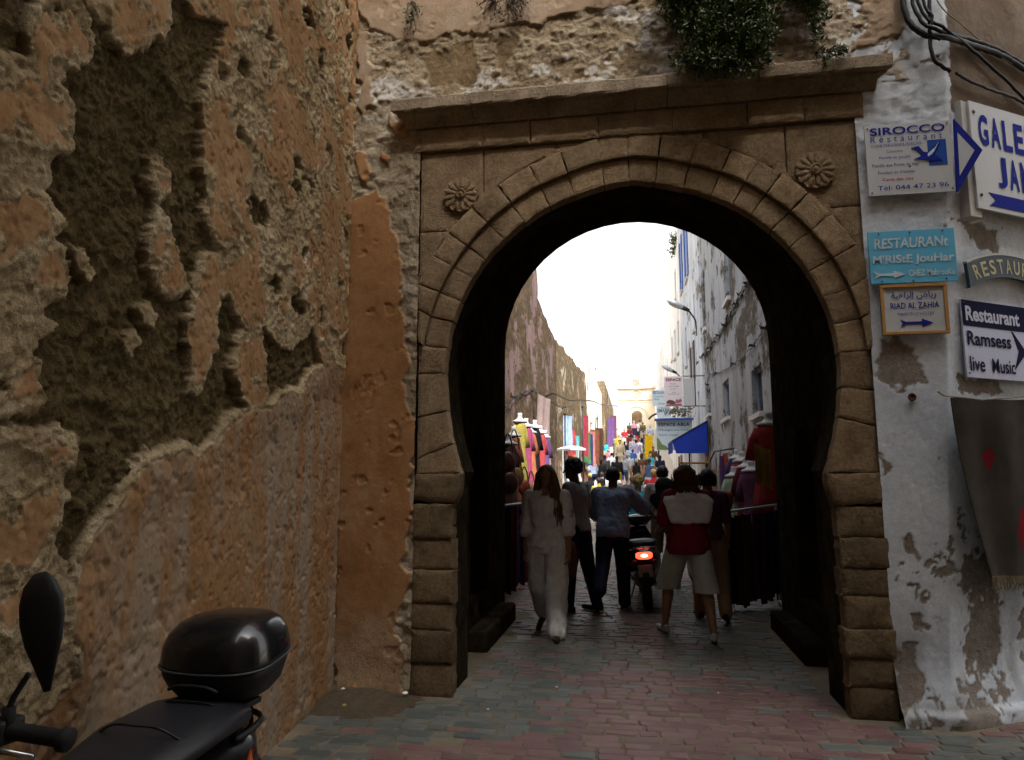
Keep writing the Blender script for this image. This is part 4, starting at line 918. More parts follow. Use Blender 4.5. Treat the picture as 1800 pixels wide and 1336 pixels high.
def rampart(name, label, x, y0, y1, t0, t1, mat, thick=1.6, ragged=.25, seed=1):
    """long wall along the street, its face rough and its top uneven"""
    r = empty(name, (x, y0, 0), label=label, cat='wall'); sgn = -1 if x < 0 else 1
    n = max(4, int((y1-y0)/.35)); m = 22; rn = np.arange(n+1); v = []; f = []
    Yv = np.linspace(y0, y1, n+1); top = np.linspace(t0, t1, n+1) + ragged*(fbm(Yv*.9, Yv*0+seed, 4, seed)-.5)*2
    for i in range(n+1):
        zb = gzz(Yv[i]) - .5
        for j in range(m+1):
            z = zb + (top[i]-zb)*j/m; h = .16*(float(fbm(np.array(Yv[i]*.9), np.array(z*.9), 4, seed+3))-.5) + .02*(m-j)/m*3
            v.append((-sgn*h, Yv[i]-y0, z))
        v.append((sgn*thick, Yv[i]-y0, top[i])); v.append((sgn*thick, Yv[i]-y0, zb))
    k = m+3
    for i in range(n):
        for j in range(k-1): f.append((i*k+j, i*k+j+1, (i+1)*k+j+1, (i+1)*k+j) if sgn < 0 else (i*k+j, (i+1)*k+j, (i+1)*k+j+1, i*k+j+1))
    f += [tuple(range(k)), tuple(range(n*k, n*k+k))[::-1]]
    me = mesh_from('wall_face', v, f, mat, None, True); me.set_sharp_from_angle(angle=R(50)); obj('wall_face', me, r); return r
rampart('rampart_wall', 'tall rubble rampart with purple pink plaster beyond the arch, behind the clothes', -2.62, 8.55, 19.3, 8.3, 7.75, RUB, seed=3)
rampart('rampart_wall', 'lower rubble rampart stepping down past the pale rug', -2.72, 19.35, 25.0, 6.95, 6.5, RUB, seed=5)
rampart('rampart_wall', 'pale upper rampart of sunlit rubble halfway up the street', -2.75, 25.05, 41.0, 6.6, 7.6, RUB2, seed=7)
def facade(name, label, x, y0, y1, z1, mat, wins, cat='house', depth=4.0, shut=None, th=.30):
    """house along the right side: wins = (ya, yb, za, zb, style)"""
    r = empty(name, (x, y0, 0), label=label, cat=cat); sgn = 1 if x > 0 else -1; zb = gzz(y0)-.6
    holes = [[(a-y0, c), (b-y0, c), (b-y0, d), (a-y0, d)] for a, b, c, d, s in wins]
    vv, ff = plate([(0, zb), (y1-y0, zb), (y1-y0, z1), (0, z1)], holes, th)
    mb = MB(); mb.add([(sgn*(th/2) - sgn*z_, x_, y_) for x_, y_, z_ in vv], ff); mb.build('wall', mat, r)
    mb = MB(); a_, b_ = sorted((sgn*(th+.004), sgn*depth)); mb.box(a_, b_, 0, y1-y0, zb, z1-.02); mb.build('rear_block', mat, r)
    for a, b, c, d, s in wins:
        a -= y0; b -= y0; fm = {'grey': GSHUT, 'blue': BSHUT, 'brown': BRSH}[s.split('_')[0]]
        w = MB(); X = lambda q: sgn*q
        for (p0, p1, q0, q1) in ((a, b, c, c+.06), (a, b, d-.06, d), (a, a+.06, c+.061, d-.061), (b-.06, b, c+.061, d-.061)):
            lo, hi = sorted((X(.10), X(.16))); w.box(lo, hi, p0, p1, q0, q1)
        wo = w.build('window', fm, r)
        lo, hi = sorted((X(.13), X(.15))); g = MB(); g.box(lo, hi, a+.061, b-.061, c+.061, d-.061); g.build('pane', GLASSD, wo)
        lo, hi = sorted((X(-.09), X(.09))); g = MB(); g.box(lo, hi, a-.06, b+.06, c-.10, c-.002); g.build('sill', SILLM, wo)
        if 'sh' in s:
            for p0, p1 in ((a-(b-a)*.5, a-.01), (b+.01, b+(b-a)*.5)):
                so_ = MB(); lo, hi = sorted((X(-.05), X(-.01))); so_.box(lo, hi, p0, p1, c, d); q = so_.build('shutter', fm, wo)
    return r
facade('street_house', 'stained grey house with small deep windows, first on the right beyond the arch', 2.42, 8.6, 25.0, 11.0, GREYW,
       [(14.1, 15.3, 2.86, 3.80, 'grey'), (18.9, 20.2, 3.2, 4.2, 'grey'), (23.4, 24.5, 3.7, 4.55, 'grey'), (17.9, 18.8, 6.1, 8.2, 'grey'), (23.9, 24.5, 6.6, 8.5, 'grey'), (11.0, 12.0, 6.3, 8.2, 'grey')])
facade('street_house', 'tall white house with bright blue shutters, second on the right', 2.34, 25.04, 34.6, 14.2, WHITEW,
       [(26.5, 27.2, 3.4, 4.8, 'grey'), (28.2, 29.3, 5.4, 6.9, 'brown_sh'), (29.6, 30.6, 10.0, 12.6, 'blue_sh'), (32.8, 33.7, 10.3, 12.8, 'blue_sh'), (27.0, 27.5, 7.2, 8.6, 'grey'), (31.5, 32.3, 6.6, 8.3, 'grey')])
facade('street_house', 'cream house with a planted roof edge, third on the right', 2.30, 34.64, 46.0, 14.6, BRIGHT, [(36, 37, 8, 9.6, 'grey'), (39, 40, 8.2, 9.8, 'blue'), (42, 43, 8.6, 10, 'grey'), (37, 38, 11, 12.6, 'grey')])
facade('street_house', 'pale narrow house, fourth on the right up the street', 2.5, 46.04, 62.0, 13.6, BRIGHT, [(48, 49, 8, 9.6, 'grey'), (53, 54, 9, 10.5, 'grey')])
facade('street_house', 'farthest pale house on the right before the upper gate', 2.7, 62.04, 84.5, 14.5, BRIGHT, [(66, 67, 10, 11.5, 'grey'), (72, 73, 10.6, 12, 'grey')])
facade('street_house', 'blown-out white house on the left with a tiny rooftop turret', -2.70, 41.05, 60.0, 8.8, RUB2B, [(44, 45, 5.2, 6.6, 'grey'), (50, 51, 6, 7.4, 'grey')])
facade('street_house', 'brown stone house on the left near the upper gate', -2.45, 60.04, 84.5, 9.9, RUB2, [(66, 67, 8.5, 10, 'grey')])
mb = MB(); mb.box(-.45, .0, 0, 1.2, 8.8, 9.5); mb.box(-.52, .07, -.07, 1.27, 9.5, 9.62); o = mb.build('turret', BRIGHT, bpy.data.objects['street_house.005'], loc=(0, 9, 0))
# green planting on the third roof
shrub('rooftop_plant', 'small green plant on the edge of the cream house roof', (2.25, 35.6, 13.4), [(0, 0, .2, .4, .5, .4), (.0, 1.2, .1, .3, .4, .3)], 500, .14, LEAF, 31, 4, 'plant')
shrub('balcony_plant', 'grey green bare-stemmed plant above the blue awning', (1.75, 27.2, 3.95), [(0, 0, .15, .5, .3, .28), (-.4, 0, .1, .3, .25, .2)], 420, .10, leaf_mat('dusty_leaf', (.08, .09, .06), (.16, .18, .13), (.3, .32, .27)), 32, 10, 'plant')

# upper gate closing the street
ug = empty('upper_gate', (0.28, 85.0, 0), label='small cream stone gate with a round medallion closing the top of the street', cat='gateway')
op = [(-.62, 6.0), (-.62, 9.0)] + [(-.0+.66*math.cos(t)*1.0, 9.05 + .68*math.sin(t)) for t in np.linspace(math.pi, 0, 13)] + [(.62, 9.0), (.62, 6.0)]
outer = [(-2.15, 6.0)] + op + [(2.15, 6.0), (2.15, 12.35), (-2.15, 12.35)]
vv, ff = plate(outer, [], .8); mb = MB(); mb.add([(x, .4-z_, y_) for x, y_, z_ in vv], ff); mb.build('wall', CREAM, ug)
for z0, z1, pj, hw in ((12.35, 12.60, .25, 2.32), (11.0, 11.12, .10, 2.18), (10.7, 10.76, .06, 2.16)):
    mb = MB(); mb.box(-hw, hw, -pj, .0-.001 if z1 < 12.4 else .8, z0, z1); mb.build('string_course', CREAM, ug)
mb = MB(); mb.box(-.42, .42, .1, .7, 12.605, 13.5); mb.build('chimney_block', simple('pinkish_block', (0.30, 0.20, 0.16), .9, 3, .3), ug)
mb = MB(); mb.lathe([(.42, 0), (.42, .05), (.36, .09), (.30, .04)], 24, axis='y'); mb.v = [(a, -b-.002, c+11.72) for a, b, c in mb.v]; mb.f = [q[::-1] for q in mb.f]; mb.build('medallion', simple('weathered_medallion', (0.38, 0.32, 0.24), .9, 4, .3), ug)
for r0, r1, zc, pj in ((.58, .66, 11.62, .12), (1.18, 1.28, 9.05, .10), (.70, .78, 9.05, .06)):
    n = 20; a0 = [(r0*math.cos(t), zc + r0*math.sin(t)) for t in np.linspace(0, math.pi, n)]; a1 = [(r1*math.cos(t), zc + r1*math.sin(t)) for t in np.linspace(math.pi, 0, n)]
    v = [(x, y_, z) for y_ in (-pj, -.002) for x, z in a0 + a1[::-1]]; f = []
    for i in range(n-1): f += [(i, i+1, n+i+1, n+i), (2*n+i, 3*n+i, 3*n+i+1, 2*n+i+1), (i, 2*n+i, 2*n+i+1, i+1), (n+i, n+i+1, 3*n+i+1, 3*n+i)]
    obj('arch_moulding', mesh_from('arch_moulding', v, f, CREAM), ug)
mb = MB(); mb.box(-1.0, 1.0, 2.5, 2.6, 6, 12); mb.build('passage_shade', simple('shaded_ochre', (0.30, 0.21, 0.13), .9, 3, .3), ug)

# ------------------------------------------------------------------ street fittings
LAMPG = simple('lamp_grey', (0.42, 0.44, 0.46), 0.4, 8, 0.15, metal=.3); DKM = simple('dark_metal', (0.03, 0.03, 0.035), 0.45, 10, 0.3, metal=.5)
def lamp(label, base, tip, s):
    base = Vector(base); tip = Vector(tip); r = empty('street_lamp', base, label=label, cat='lamp'); d = tip-base; mb = MB()
    mb.tube(smoothpath([(0, 0, 0), (d.x*.12, 0, d.z*.45), (d.x*.6, d.y*.6, d.z*.8), (d.x, d.y, d.z)], 5), .03*s, 8); mb.build('arm', DKM, r)
    u = Vector((d.x, d.y, abs(d.x)*.55)).normalized(); rot = u.to_track_quat('X', 'Z').to_matrix()
    mb = MB(); mb.ell(d + u*.48*s, (.34*s, .17*s, .12*s), 14, 10, rot); mb.build('lamp_head', LAMPG, r, True)
    mb = MB(); mb.tube([d - u*.05*s, d + u*.24*s], [.06*s, .09*s], 8); mb.build('housing', DKM, r, True)
    mb = MB(); mb.box(-.02, .06, -.1, .1, -.25, .1); mb.build('wall_bracket', DKM, r)
q = at(1225, 578, 26.5); q.x = 2.33; q2 = at(1209, 545, 26.5); lamp('curved grey street lamp on the white house with blue shutters', q, q2, 1.05)
q = at(1200, 668, 36); q.x = 2.29; lamp('smaller street lamp farther up, beyond the hanging signs', q, at(1188, 655, 36), .95)
def rope(label, pts, rad, clips=0, mat=CBL, sag=0):
    q = smoothpath(pts, 10); mb = MB(); rn = random.Random(len(pts)*7+int(rad*1e4))
    off = [Vector((rn.uniform(-1, 1), rn.uniform(-1, 1), rn.uniform(-1, 1)))*rad*.8 for _ in q]
    for k in range(3): mb.tube([p + Vector((0, math.cos(i*.9+k*2.1), math.sin(i*.9+k*2.1)))*rad*.9 + o_ for i, (p, o_) in enumerate(zip(q, off))], rad*.55, 5)
    o = mb.build('wall_cable', mat, None); tag(o, label, 'cable', 'cables strung along the street')
    for k in range(clips):
        p = q[int((k+.5)/clips*(len(q)-1))]; c = MB(); c.tube([p + Vector((.06, 0, 0)), p + Vector((-.05, 0, .02)), p + Vector((-.07, .03, rn.uniform(-.12, .12)))], [.03, .03, .012], 5); cl_ = c.build('clip', mat, o)
    return o
def onw(px, py, x):
    d = _f @ Vector(((px-900)/1250.0, (668-py)/1250.0, -1.0)); return Vector((0, 0, 1.55)) + d*(x/d.x)
rope('thick bunched cable sloping down the stained grey house', [onw(x, y_, 2.36) for x, y_ in ((1345, 440), (1318, 488), (1290, 540), (1262, 590), (1240, 620), (1226, 640))], .045, 14)
rope('thin sagging cable below the bunched one on the grey house', [onw(x, y_, 2.37) for x, y_ in ((1352, 560), (1335, 590), (1318, 613), (1290, 640), (1265, 655), (1245, 662), (1244, 700))], .018, 5)
rope('cable spanning from the left rampart across the street', [at(945, 695, 19), at(958, 697, 19.5), at(975, 692, 20), at(1000, 703, 24), at(1040, 705, 34), at(1062, 712, 48), at(1090, 714, 70)], .02, 0)
rope('thin cable drooping along the left rampart', [onw(x, y_, -2.55) for x, y_ in ((888, 715), (915, 690), (938, 688), (960, 700), (985, 715), (1005, 715))], .016, 4)
# projecting signs
FRAMEK = DKM
def hsign(label, tl, br, Y, mat, name='projecting_sign'):
    a = at(*tl, Y); b = at(*br, Y); r = empty(name, (a.x, Y, b.z), label=label, cat='sign'); w, h = b.x-a.x, a.z-b.z
    mb = MB(); mb.box(0, w, 0, .05, 0, h, .004); mb.build('board', mat, r)
    return r, w, h
PLUM = ink('sign_plum', (0.30, 0.04, 0.09)); SKYB = board_mat('pale_blue_board', (0.52, 0.60, 0.64)); STEEL = ink('sign_steelblue', (0.09, 0.17, 0.30)); PINKF = ink('pink_flower', (0.42, 0.16, 0.20)); BRST = ink('brown_stones', (0.16, 0.10, 0.08)); PALEP = board_mat('pale_pink_board', (0.66, 0.60, 0.62)); GREENF = ink('sign_green_leaf', (0.20, 0.30, 0.12))
r, w, h = hsign('pale massage parlour sign with plum lettering and a flower at its foot', (1167, 662), (1201, 714), 25, PALEP)
letters(r, 'ESPACE', w*.10, h*.84, w*.82, h*.095, PLUM, -.004, .03)
letters(r, 'Massages :', w*.33, h*.72, w*.33, h*.05, PLUM, -.004); letters(r, "à l'huile d'argan", w*.19, h*.64, w*.62, h*.05, PLUM, -.004); letters(r, 'et relax', w*.36, h*.56, w*.28, h*.045, PLUM, -.004)
letters(r, 'Soins', w*.42, h*.45, w*.2, h*.04, PLUM, -.004); letters(r, 'du visage et corps', w*.2, h*.38, w*.62, h*.045, PLUM, -.004)
shape(r, 'pebbles', [(w*.08, h*.10), (w*.5, h*.06), (w*.62, h*.12), (w*.45, h*.2), (w*.25, h*.22), (w*.12, h*.17)], BRST, -.004)
shape(r, 'flower', [(w*.55, h*.12), (w*.75, h*.10), (w*.95, h*.16), (w*.88, h*.26), (w*.72, h*.2), (w*.66, h*.25)], PINKF, -.0055, -.002); shape(r, 'pale_base', [(w*.05, .01), (w*.95, .01), (w*.9, h*.09), (w*.1, h*.07)], PINKF, -.004)
mb = MB(); mb.box(w+.02, w+.40, .0, .04, .02, h*.93, .003); mb.build('white_panel', SW, r)
mb = MB(); mb.tube([(w+.02, .02, h), (w+.75, .02, h)], .018, 6); mb.tube([(w+.02, .02, 0), (w+.75, .02, 0)], .018, 6); mb.tube([(w+.42, .02, 0), (w+.42, .02, h)], .018, 6); mb.build('bracket', DKM, r)
r, w, h = hsign('large pale blue parlour sign half hidden by the blue awning', (1153, 739), (1218, 791), 27.2, SKYB)
letters(r, 'ESPACE ABLA', w*.07, h*.80, w*.86, h*.115, BLACKI, -.004, .03, space=1.15); letters(r, 'Massages aux huiles', w*.07, h*.62, w*.86, h*.10, STEEL, -.004); letters(r, 'Soins visage', w*.07, h*.45, w*.55, h*.10, STEEL, -.004)
shape(r, 'leaf_picture', [(w*.01, .02), (w*.35, .02), (w*.26, h*.14), (w*.15, h*.2), (w*.08, h*.36), (w*.01, h*.44)], GREENF, -.004)
mb = MB(); mb.tube([(w*.05, .03, 0), (w*.05, .03, -.9-gz(27.2))], .03, 6); mb.tube([(w*.9, .03, 0), (w*.9, .03, -.9-gz(27.2))], .03, 6); mb.build('legs', DKM, r)
mb = MB(); mb.box(-.05, w+.05, -.25, .35, h, h+.06, .004); mb.build('blue_hood', BSHUT, r)
r, w, h = hsign('small pale sign with a short blue word under the parlour sign', (1154, 714), (1179, 734), 31, SKYB)
letters(r, 'SMARA', w*.06, h*.45, w*.88, h*.32, STEEL, -.004, .02); letters(r, 'Restaurant', w*.3, h*.78, w*.55, h*.14, STEEL, -.004)
mb = MB(); mb.tube([(w, .02, h*.5), (w+.9, .02, h*.5)], .02, 6); mb.build('bracket', DKM, r)
r, w, h = hsign('pale restaurant sign partly behind the parlour sign', (1146, 686), (1175, 713), 34, SKYB)
letters(r, 'RESTAURANT', w*.05, h*.74, w*1.0*.92, h*.2, STEEL, -.004, .02); letters(r, 'Au coeur de la', w*.12, h*.54, w*.6, h*.12, STEEL, -.004); letters(r, 'Médina', w*.1, h*.36, w*.35, h*.13, STEEL, -.004); letters(r, 'Poissons', w*.4, h*.08, w*.45, h*.12, STEEL, -.004)
mb = MB(); mb.tube([(w, .02, h*.5), (w+.8, .02, h*.5)], .02, 6); mb.build('bracket', DKM, r)
# blue awning
aw = empty('shop_awning', (2.34, 24.0, 0), label='bright blue canvas awning sloping out from the right-hand shop', cat='awning')
CANV = simple('blue_canvas', (0.010, 0.035, 0.33), 0.8, 5, 0.12); CANG = simple('grey_canvas', (0.42, 0.47, 0.50), 0.8, 5, 0.15)
def quad(nm, pts, mat, th=.012):
    a, b, c, d = [Vector(p) for p in pts]; n_ = (b-a).cross(d-a).normalized()*th; mb = MB()
    mb.add([a, b, c, d, a+n_, b+n_, c+n_, d+n_], [(3,2,1,0), (4,5,6,7), (0,1,5,4), (1,2,6,5), (2,3,7,6), (3,0,4,7)]); return mb.build(nm, mat, aw)
quad('top_canvas', [(0, 0, 3.50), (-1.16, 0, 2.86), (-1.16, 3.0, 2.90), (0, 3.0, 3.54)], CANG)
mb = MB(); mb.prism([(-.005, 3.48), (-.005, 2.43), (-1.02, 2.43), (-1.14, 2.82)], -.012, .0); mb.build('side_panel', CANV, aw)
quad('front_valance', [(-1.14, 0, 2.45), (-1.14, 3.0, 2.5), (-1.14, 3.0, 2.88), (-1.14, 0, 2.84)], CANV)
mb = MB(); mb.tube([(-1.15, -.02, 2.84), (.0, -.02, 3.49)], .02, 6); mb.tube([(.0, -.02, 2.40), (.0, -.02, 3.49)], .02, 6); mb.build('frame_tube', DKM, aw)
# dark awning arm farther up
mb = MB(); q = smoothpath([at(1140, 737, 38), at(1148, 730, 38), at(1160, 726, 38), at(1172, 724, 38)], 5); mb.tube(q, .06, 6); 
tag(mb.build('awning_hoop', BRSH, None, True), 'dark curved awning hoop left of the small blue-word sign', 'hoop')

# ------------------------------------------------------------------ market goods
DY = {}
def dye(name, c): 
    if name not in DY: DY[name] = cloth_mat('dyed_' + name.replace(' ', '_'), c)
    return DY[name]
COLS = {'yellow': (.50, .40, .03), 'magenta': (.36, .03, .13), 'orange': (.48, .12, .03), 'scarlet': (.45, .03, .03), 'black': (.015, .015, .018), 'rust': (.24, .07, .03), 'brown': (.10, .05, .03), 'crimson': (.30, .015, .04), 'violet': (.12, .05, .20), 'white': (.70, .69, .68), 'cyan': (.08, .42, .55), 'turquoise': (.05, .40, .45), 'navy': (.02, .03, .10), 'green': (.05, .18, .06), 'pink': (.50, .18, .25), 'lilac': (.35, .28, .45), 'pale green': (.30, .42, .28), 'coral': (.50, .16, .12), 'ivory': (.60, .54, .42), 'maroon': (.12, .012, .02), 'indigo': (.03, .035, .14), 'grey': (.28, .28, .29), 'ochre': (.42, .26, .04), 'dusty pink': (.40, .27, .25), 'plum': (.13, .04, .10), 'sky blue': (.25, .38, .60)}
COLS = {k: tuple(.72*q + .28*(sum(c)/3)*.8 for q in c) for k, c in COLS.items()}
BUST = simple('white_bust', (0.45, 0.45, 0.46), 0.35, 8, 0.06)
def kaftan(label, x, y, ztop, length, col, seed, width=.24, sleeves=True, bust=True, group='kaftans on busts', rz=0.0, cat='dress'):
    rn = random.Random(seed); r = empty('hanging_kaftan', (x, y, ztop-length), rz, label, cat, group); L = length; n = 28; v = []; f = []
    prof = [(0.02, .06, .05), (.05, .12, .08), (.10, .19, .10), (.16, .20, .105), (.30, .17, .10), (.45, .15, .10), (.65, .19, .12), (.85, .23, .14), (1.0, .26, .15)]
    ph = [rn.uniform(0, 6.3) for _ in range(4)]
    for t, a, b in prof:
        for j in range(n):
            th = 2*math.pi*j/n; fo = 1 + max(0, t-.12)*(.13*math.sin(th*5+ph[0]+t) + .08*math.sin(th*9+ph[1]))
            v.append((a*math.cos(th)*fo*width/.24, b*math.sin(th)*fo, L - .08 - (L-.08)*t*.985))
    k = len(prof); f = [(i*n+j, (i+1)*n+j, (i+1)*n+(j+1) % n, i*n+(j+1) % n) for i in range(k-1) for j in range(n)] + [tuple(range(n)), tuple(range((k-1)*n, k*n))[::-1]]
    obj('dress', mesh_from('dress', v, f, dye(col, COLS[col]), None, True), r)
    if sleeves:
        for sg in (-1, 1):
            mb = MB(); mb.tube([(sg*.15*width/.24, 0, L-.20), (sg*.22*width/.24, .01, L-.36), (sg*.25*width/.24, -.01, L-.62)], [.05, .06, .085], 8, flat=.6); mb.build('sleeve', dye(col, COLS[col]), r, True)
    if bust:
        mb = MB(); mb.lathe([(.03, L+.02), (.05, L+.02), (.052, L-.02), (.048, L-.06), (.09, L-.10), (.16, L-.125), (.165, L-.16)], 14, sx=1.0, sy=.6); mb.build('bust', BUST, r, True)
    mb = MB(); mb.tube([(0, 0, 0.0), (0, 0, L*.25)], .015, 6); mb.tube([(0, 0, -(ztop-length)+gz(y)), (0, 0, .02)], .014, 6); mb.build('stand', DKM, r)
    return r
def hcloth(name, label, a, b, length, col, seed, cat='scarf', group=None, amp=.03, nfold=5, mat=None):
    """cloth hanging from the line a-b"""
    a = Vector(a); b = Vector(b); r_ = random.Random(seed); d = b-a; w = d.length; n_ = Vector((d.y, -d.x, 0)).normalized(); nx, nz = max(6, nfold*5), 14; v = []; ph = r_.uniform(0, 6)
    for j in range(nz+1):
        t = j/nz
        for i in range(nx+1):
            s = i/nx; v.append(d*s + n_*(amp*math.sin(s*nfold*6.28+ph+t*.8)*(.4+.6*t) + amp*.4*math.sin(t*5+ph)) + Vector((0, 0, -length*t*(1+.03*math.sin(s*7+ph)) - .02*math.sin(math.pi*s))))
    n1 = nx+1; f = [(j*n1+i, j*n1+i+1, (j+1)*n1+i+1, (j+1)*n1+i) for j in range(nz) for i in range(nx)]; nb = len(v)
    v2 = v + [p + n_*-.008 for p in v]; f = f + [tuple(k+nb for k in q[::-1]) for q in f]
    o = obj(name, mesh_from(name, v2, f, mat or dye(col, COLS[col]), None, True)); o.location = a; return tag(o, label, cat, group)
# left clothes stall, just past the arch
sp = [(903, 752, 12.6, 'rust', 1.5), (914, 728, 13.0, 'yellow', 1.4), (925, 737, 13.7, 'magenta', 1.65), (932, 748, 14.3, 'orange', 1.4), (940, 740, 14.9, 'black', 1.6), (950, 750, 15.6, 'scarlet', 1.55), (895, 765, 11.4, 'brown', 1.3), (958, 758, 16.4, 'violet', 1.4)]
for i, (px, py, Y, c, L) in enumerate(sp):
    q = at(px, py, Y); kaftan(f'{c} long kaftan on a white bust, left clothes stall', q.x, Y, q.z, L, c, 100+i, .15, rz=.9)
for i, (px, Y, c) in enumerate(((888, 9.3, 'black'), (897, 9.6, 'maroon'), (905, 9.9, 'plum'), (913, 10.2, 'navy'), (921, 10.6, 'crimson'))):
    q = at(px, 885, Y); hcloth('hanging_garment', f'dark {c} garment on the rail inside the left of the arch', (q.x-.16, Y-.05, 1.2), (q.x+.05, Y+.12, 1.2), 1.1, c, 200+i, 'garment', 'garments on the left rail', .03, 3)
mb = MB(); a_ = at(884, 884, 9.1); b_ = at(932, 884, 11.0); mb.tube([(a_.x-.1, 9.1, 1.22), (b_.x, 11.0, 1.22)], .014, 8); mb.tube([(a_.x-.05, 9.15, .0), (a_.x-.05, 9.15, 1.22)], .014, 8); mb.tube([(b_.x-.02, 10.95, .0), (b_.x-.02, 10.95, 1.22)], .014, 8)
tag(mb.build('clothes_rail', LAMPG, None, True), 'chrome clothes rail standing left inside the arch', 'rail')
LEATH = [simple('dark_leather', (.07, .025, .015), .4, 9, .3), simple('red_leather', (.20, .04, .025), .45, 9, .3), simple('tan_leather', (.24, .12, .05), .5, 9, .3)]
for i, (px, py, Y, s) in enumerate(((893, 812, 11.0, .17), (904, 805, 11.6, .18), (909, 838, 11.4, .15), (896, 850, 10.6, .17), (922, 858, 12.2, .14), (934, 862, 12.8, .13))):
    q = at(px, py, Y); r = empty('leather_bag', (q.x, Y, q.z-s), .5, ['dark round leather bag hung beside the rust kaftan', 'reddish leather bag hanging under the rust kaftan', 'tan leather bag hanging below the reddish bag', 'dark leather bag lowest on the left edge of the stall', 'red leather bag below the yellow kaftan', 'tan leather pouch below the magenta kaftan'][i], 'bag', 'leather bags on the left stall')
    mb = MB(); mb.ell((0, 0, s), (s*.8, s*.35, s), 14, 10); mb.build('pouch', LEATH[[0, 1, 2, 0, 1, 2][i]], r, True)
    mb = MB(); mb.tube(smoothpath([(-s*.5, 0, s*1.7), (-s*.3, 0, s*3), (0, .02, s*3.6), (s*.3, 0, s*3), (s*.5, 0, s*1.7)], 4), .012, 5); mb.build('strap', LEATH[0], r)
# rug and textiles farther up on the left
q = at(962, 695, 18.5); hcloth('hanging_rug', 'large dusty pink rug hung on the left rampart', (-2.45, 17.9, q.z), (-2.3, 19.4, q.z), 1.75, 'dusty pink', 301, 'rug', None, .05, 2)
tx = [(998, 730, 22, 'sky blue', 1.0, .4), (1002, 755, 22.6, 'scarlet', .8, .5), (1006, 775, 23, 'orange', 1.0, .4), (1013, 765, 23.5, 'turquoise', 1.3, .3), (1027, 730, 28, 'crimson', 1.6, .35), (1031, 760, 28.6, 'green', 1.2, .4), (1035, 762, 29.5, 'indigo', 1.3, .4), (1040, 758, 31, 'coral', 1.5, .4), (1046, 755, 33, 'rust', 1.6, .6), (1052, 752, 36, 'brown', 1.8, .6), (1073, 735, 62, 'violet', 3.0, .9), (1077, 730, 66, 'plum', 3.2, .9)]
for i, (px, py, Y, c, L, w) in enumerate(tx):
    q = at(px, py, Y); hcloth('hanging_textile', f'{c} textile hung out along the left side of the street', (q.x-w*.3, Y-w*.3, q.z), (q.x+w*.35, Y+w*.4, q.z), L, c, 310+i, 'textile', 'textiles along the left side', .05, 2)
def pole(label, px, py, Y, rad=.025, top=None):
    q = at(px, py, Y); mb = MB(); mb.tube([(q.x, Y, gz(Y)-.05), (q.x, Y, q.z)], rad, 7); mb.ell((q.x, Y, q.z), (rad*1.8, rad*1.8, rad*1.8), 8, 6); tag(mb.build('stall_pole', DKM, None, True), label, 'pole')
pole('thin stall pole beside the pale rug on the left', 993, 728, 21.5); pole('tall stall pole among the left textiles', 1024, 715, 27.5); pole('far thin stall pole before the white house', 1050, 735, 42, .03)
# wooden stall tables with goods
WOODT = simple('stall_wood', (0.22, 0.13, 0.07), 0.7, 12, 0.3); WCLOTH = dye('stall_white', (.62, .60, .58))
def table(label, x, y, w, d, h, col, rz=0):
    r = empty('stall_table', (x, y, gz(y)), rz, label, 'table'); mb = MB(); mb.box(-w/2, w/2, -d/2, d/2, h-.04, h, .006); mb.build('top', WOODT, r)
    for sx in (-1, 1):
        for sy in (-1, 1):
            mb = MB(); mb.box(sx*(w/2-.05)-.025, sx*(w/2-.05)+.025, sy*(d/2-.05)-.025, sy*(d/2-.05)+.025, 0, h-.041); mb.build('leg', WOODT, r)
    if col:
        mb = MB(); n = 40; ring = []
        for k in range(n):
            t = k/n*4; e = int(t); u = t-e; p = [(-1+2*u, -1), (1, -1+2*u), (1-2*u, 1), (-1, 1-2*u)][e]; ring.append((p[0]*(w/2+.02), p[1]*(d/2+.02)))
        v = [(x_, y_, h+.004) for x_, y_ in ring] + [(x_*(1.03+.03*(k % 2)), y_*(1.03+.03*(k % 2)), h-.42) for k, (x_, y_) in enumerate(ring)]
        mb.add(v, [tuple(range(n))] + [(k, k+n, (k+1) % n+n, (k+1) % n) for k in range(n)]); mb.build('cloth', dye(col, COLS[col]), r, angle=60)
    return r
POT = [simple('glazed_pottery', (.16, .30, .38), .25, 14, .3, spec=.5), simple('terracotta', (.40, .17, .08), .6, 14, .2), simple('white_glaze', (.72, .72, .70), .25, 14, .1, spec=.5), simple('ochre_glaze', (.50, .32, .06), .3, 14, .2)]
def bowl(label, p, s, m, kind='bowl'):
    mb = MB()
    if kind == 'plate': mb.lathe([(.02*s, .02), (.5*s, .02), (.95*s, .10*s), (1.0*s, .14*s), (.97*s, .15*s), (.5*s, .06), (.02*s, .05)], 20)
    elif kind == 'jar': mb.lathe([(.4*s, 0), (.55*s, .3*s), (.75*s, .9*s), (.6*s, 1.5*s), (.3*s, 1.8*s), (.4*s, 2.0*s), (.3*s, 1.99*s)], 16)
    else: mb.lathe([(.35*s, 0), (.4*s, .08*s), (.85*s, .45*s), (1.0*s, .8*s), (.94*s, .8*s), (.5*s, .3*s)], 18)
    return tag(mb.build({'plate': 'pottery_plate', 'jar': 'pottery_jar', 'bowl': 'pottery_bowl'}[kind], m, None, True, loc=p), label, kind, 'pottery on the stalls')
q = at(988, 842, 16.5); table('pottery table with a grey cloth at the left of the street', q.x-.2, 16.5, 1.0, 1.2, .82, 'grey'); tq = q
o = bowl('big white plate propped up on the pottery table', (q.x-.10, 16.3, .95), .22, POT[2], 'plate'); o.rotation_euler = (R(68), 0, 0)
o = bowl('orange glazed plate propped low on the pottery table', (q.x+.05, 16.05, .90), .15, POT[1], 'plate'); o.rotation_euler = (R(60), 0, 0)
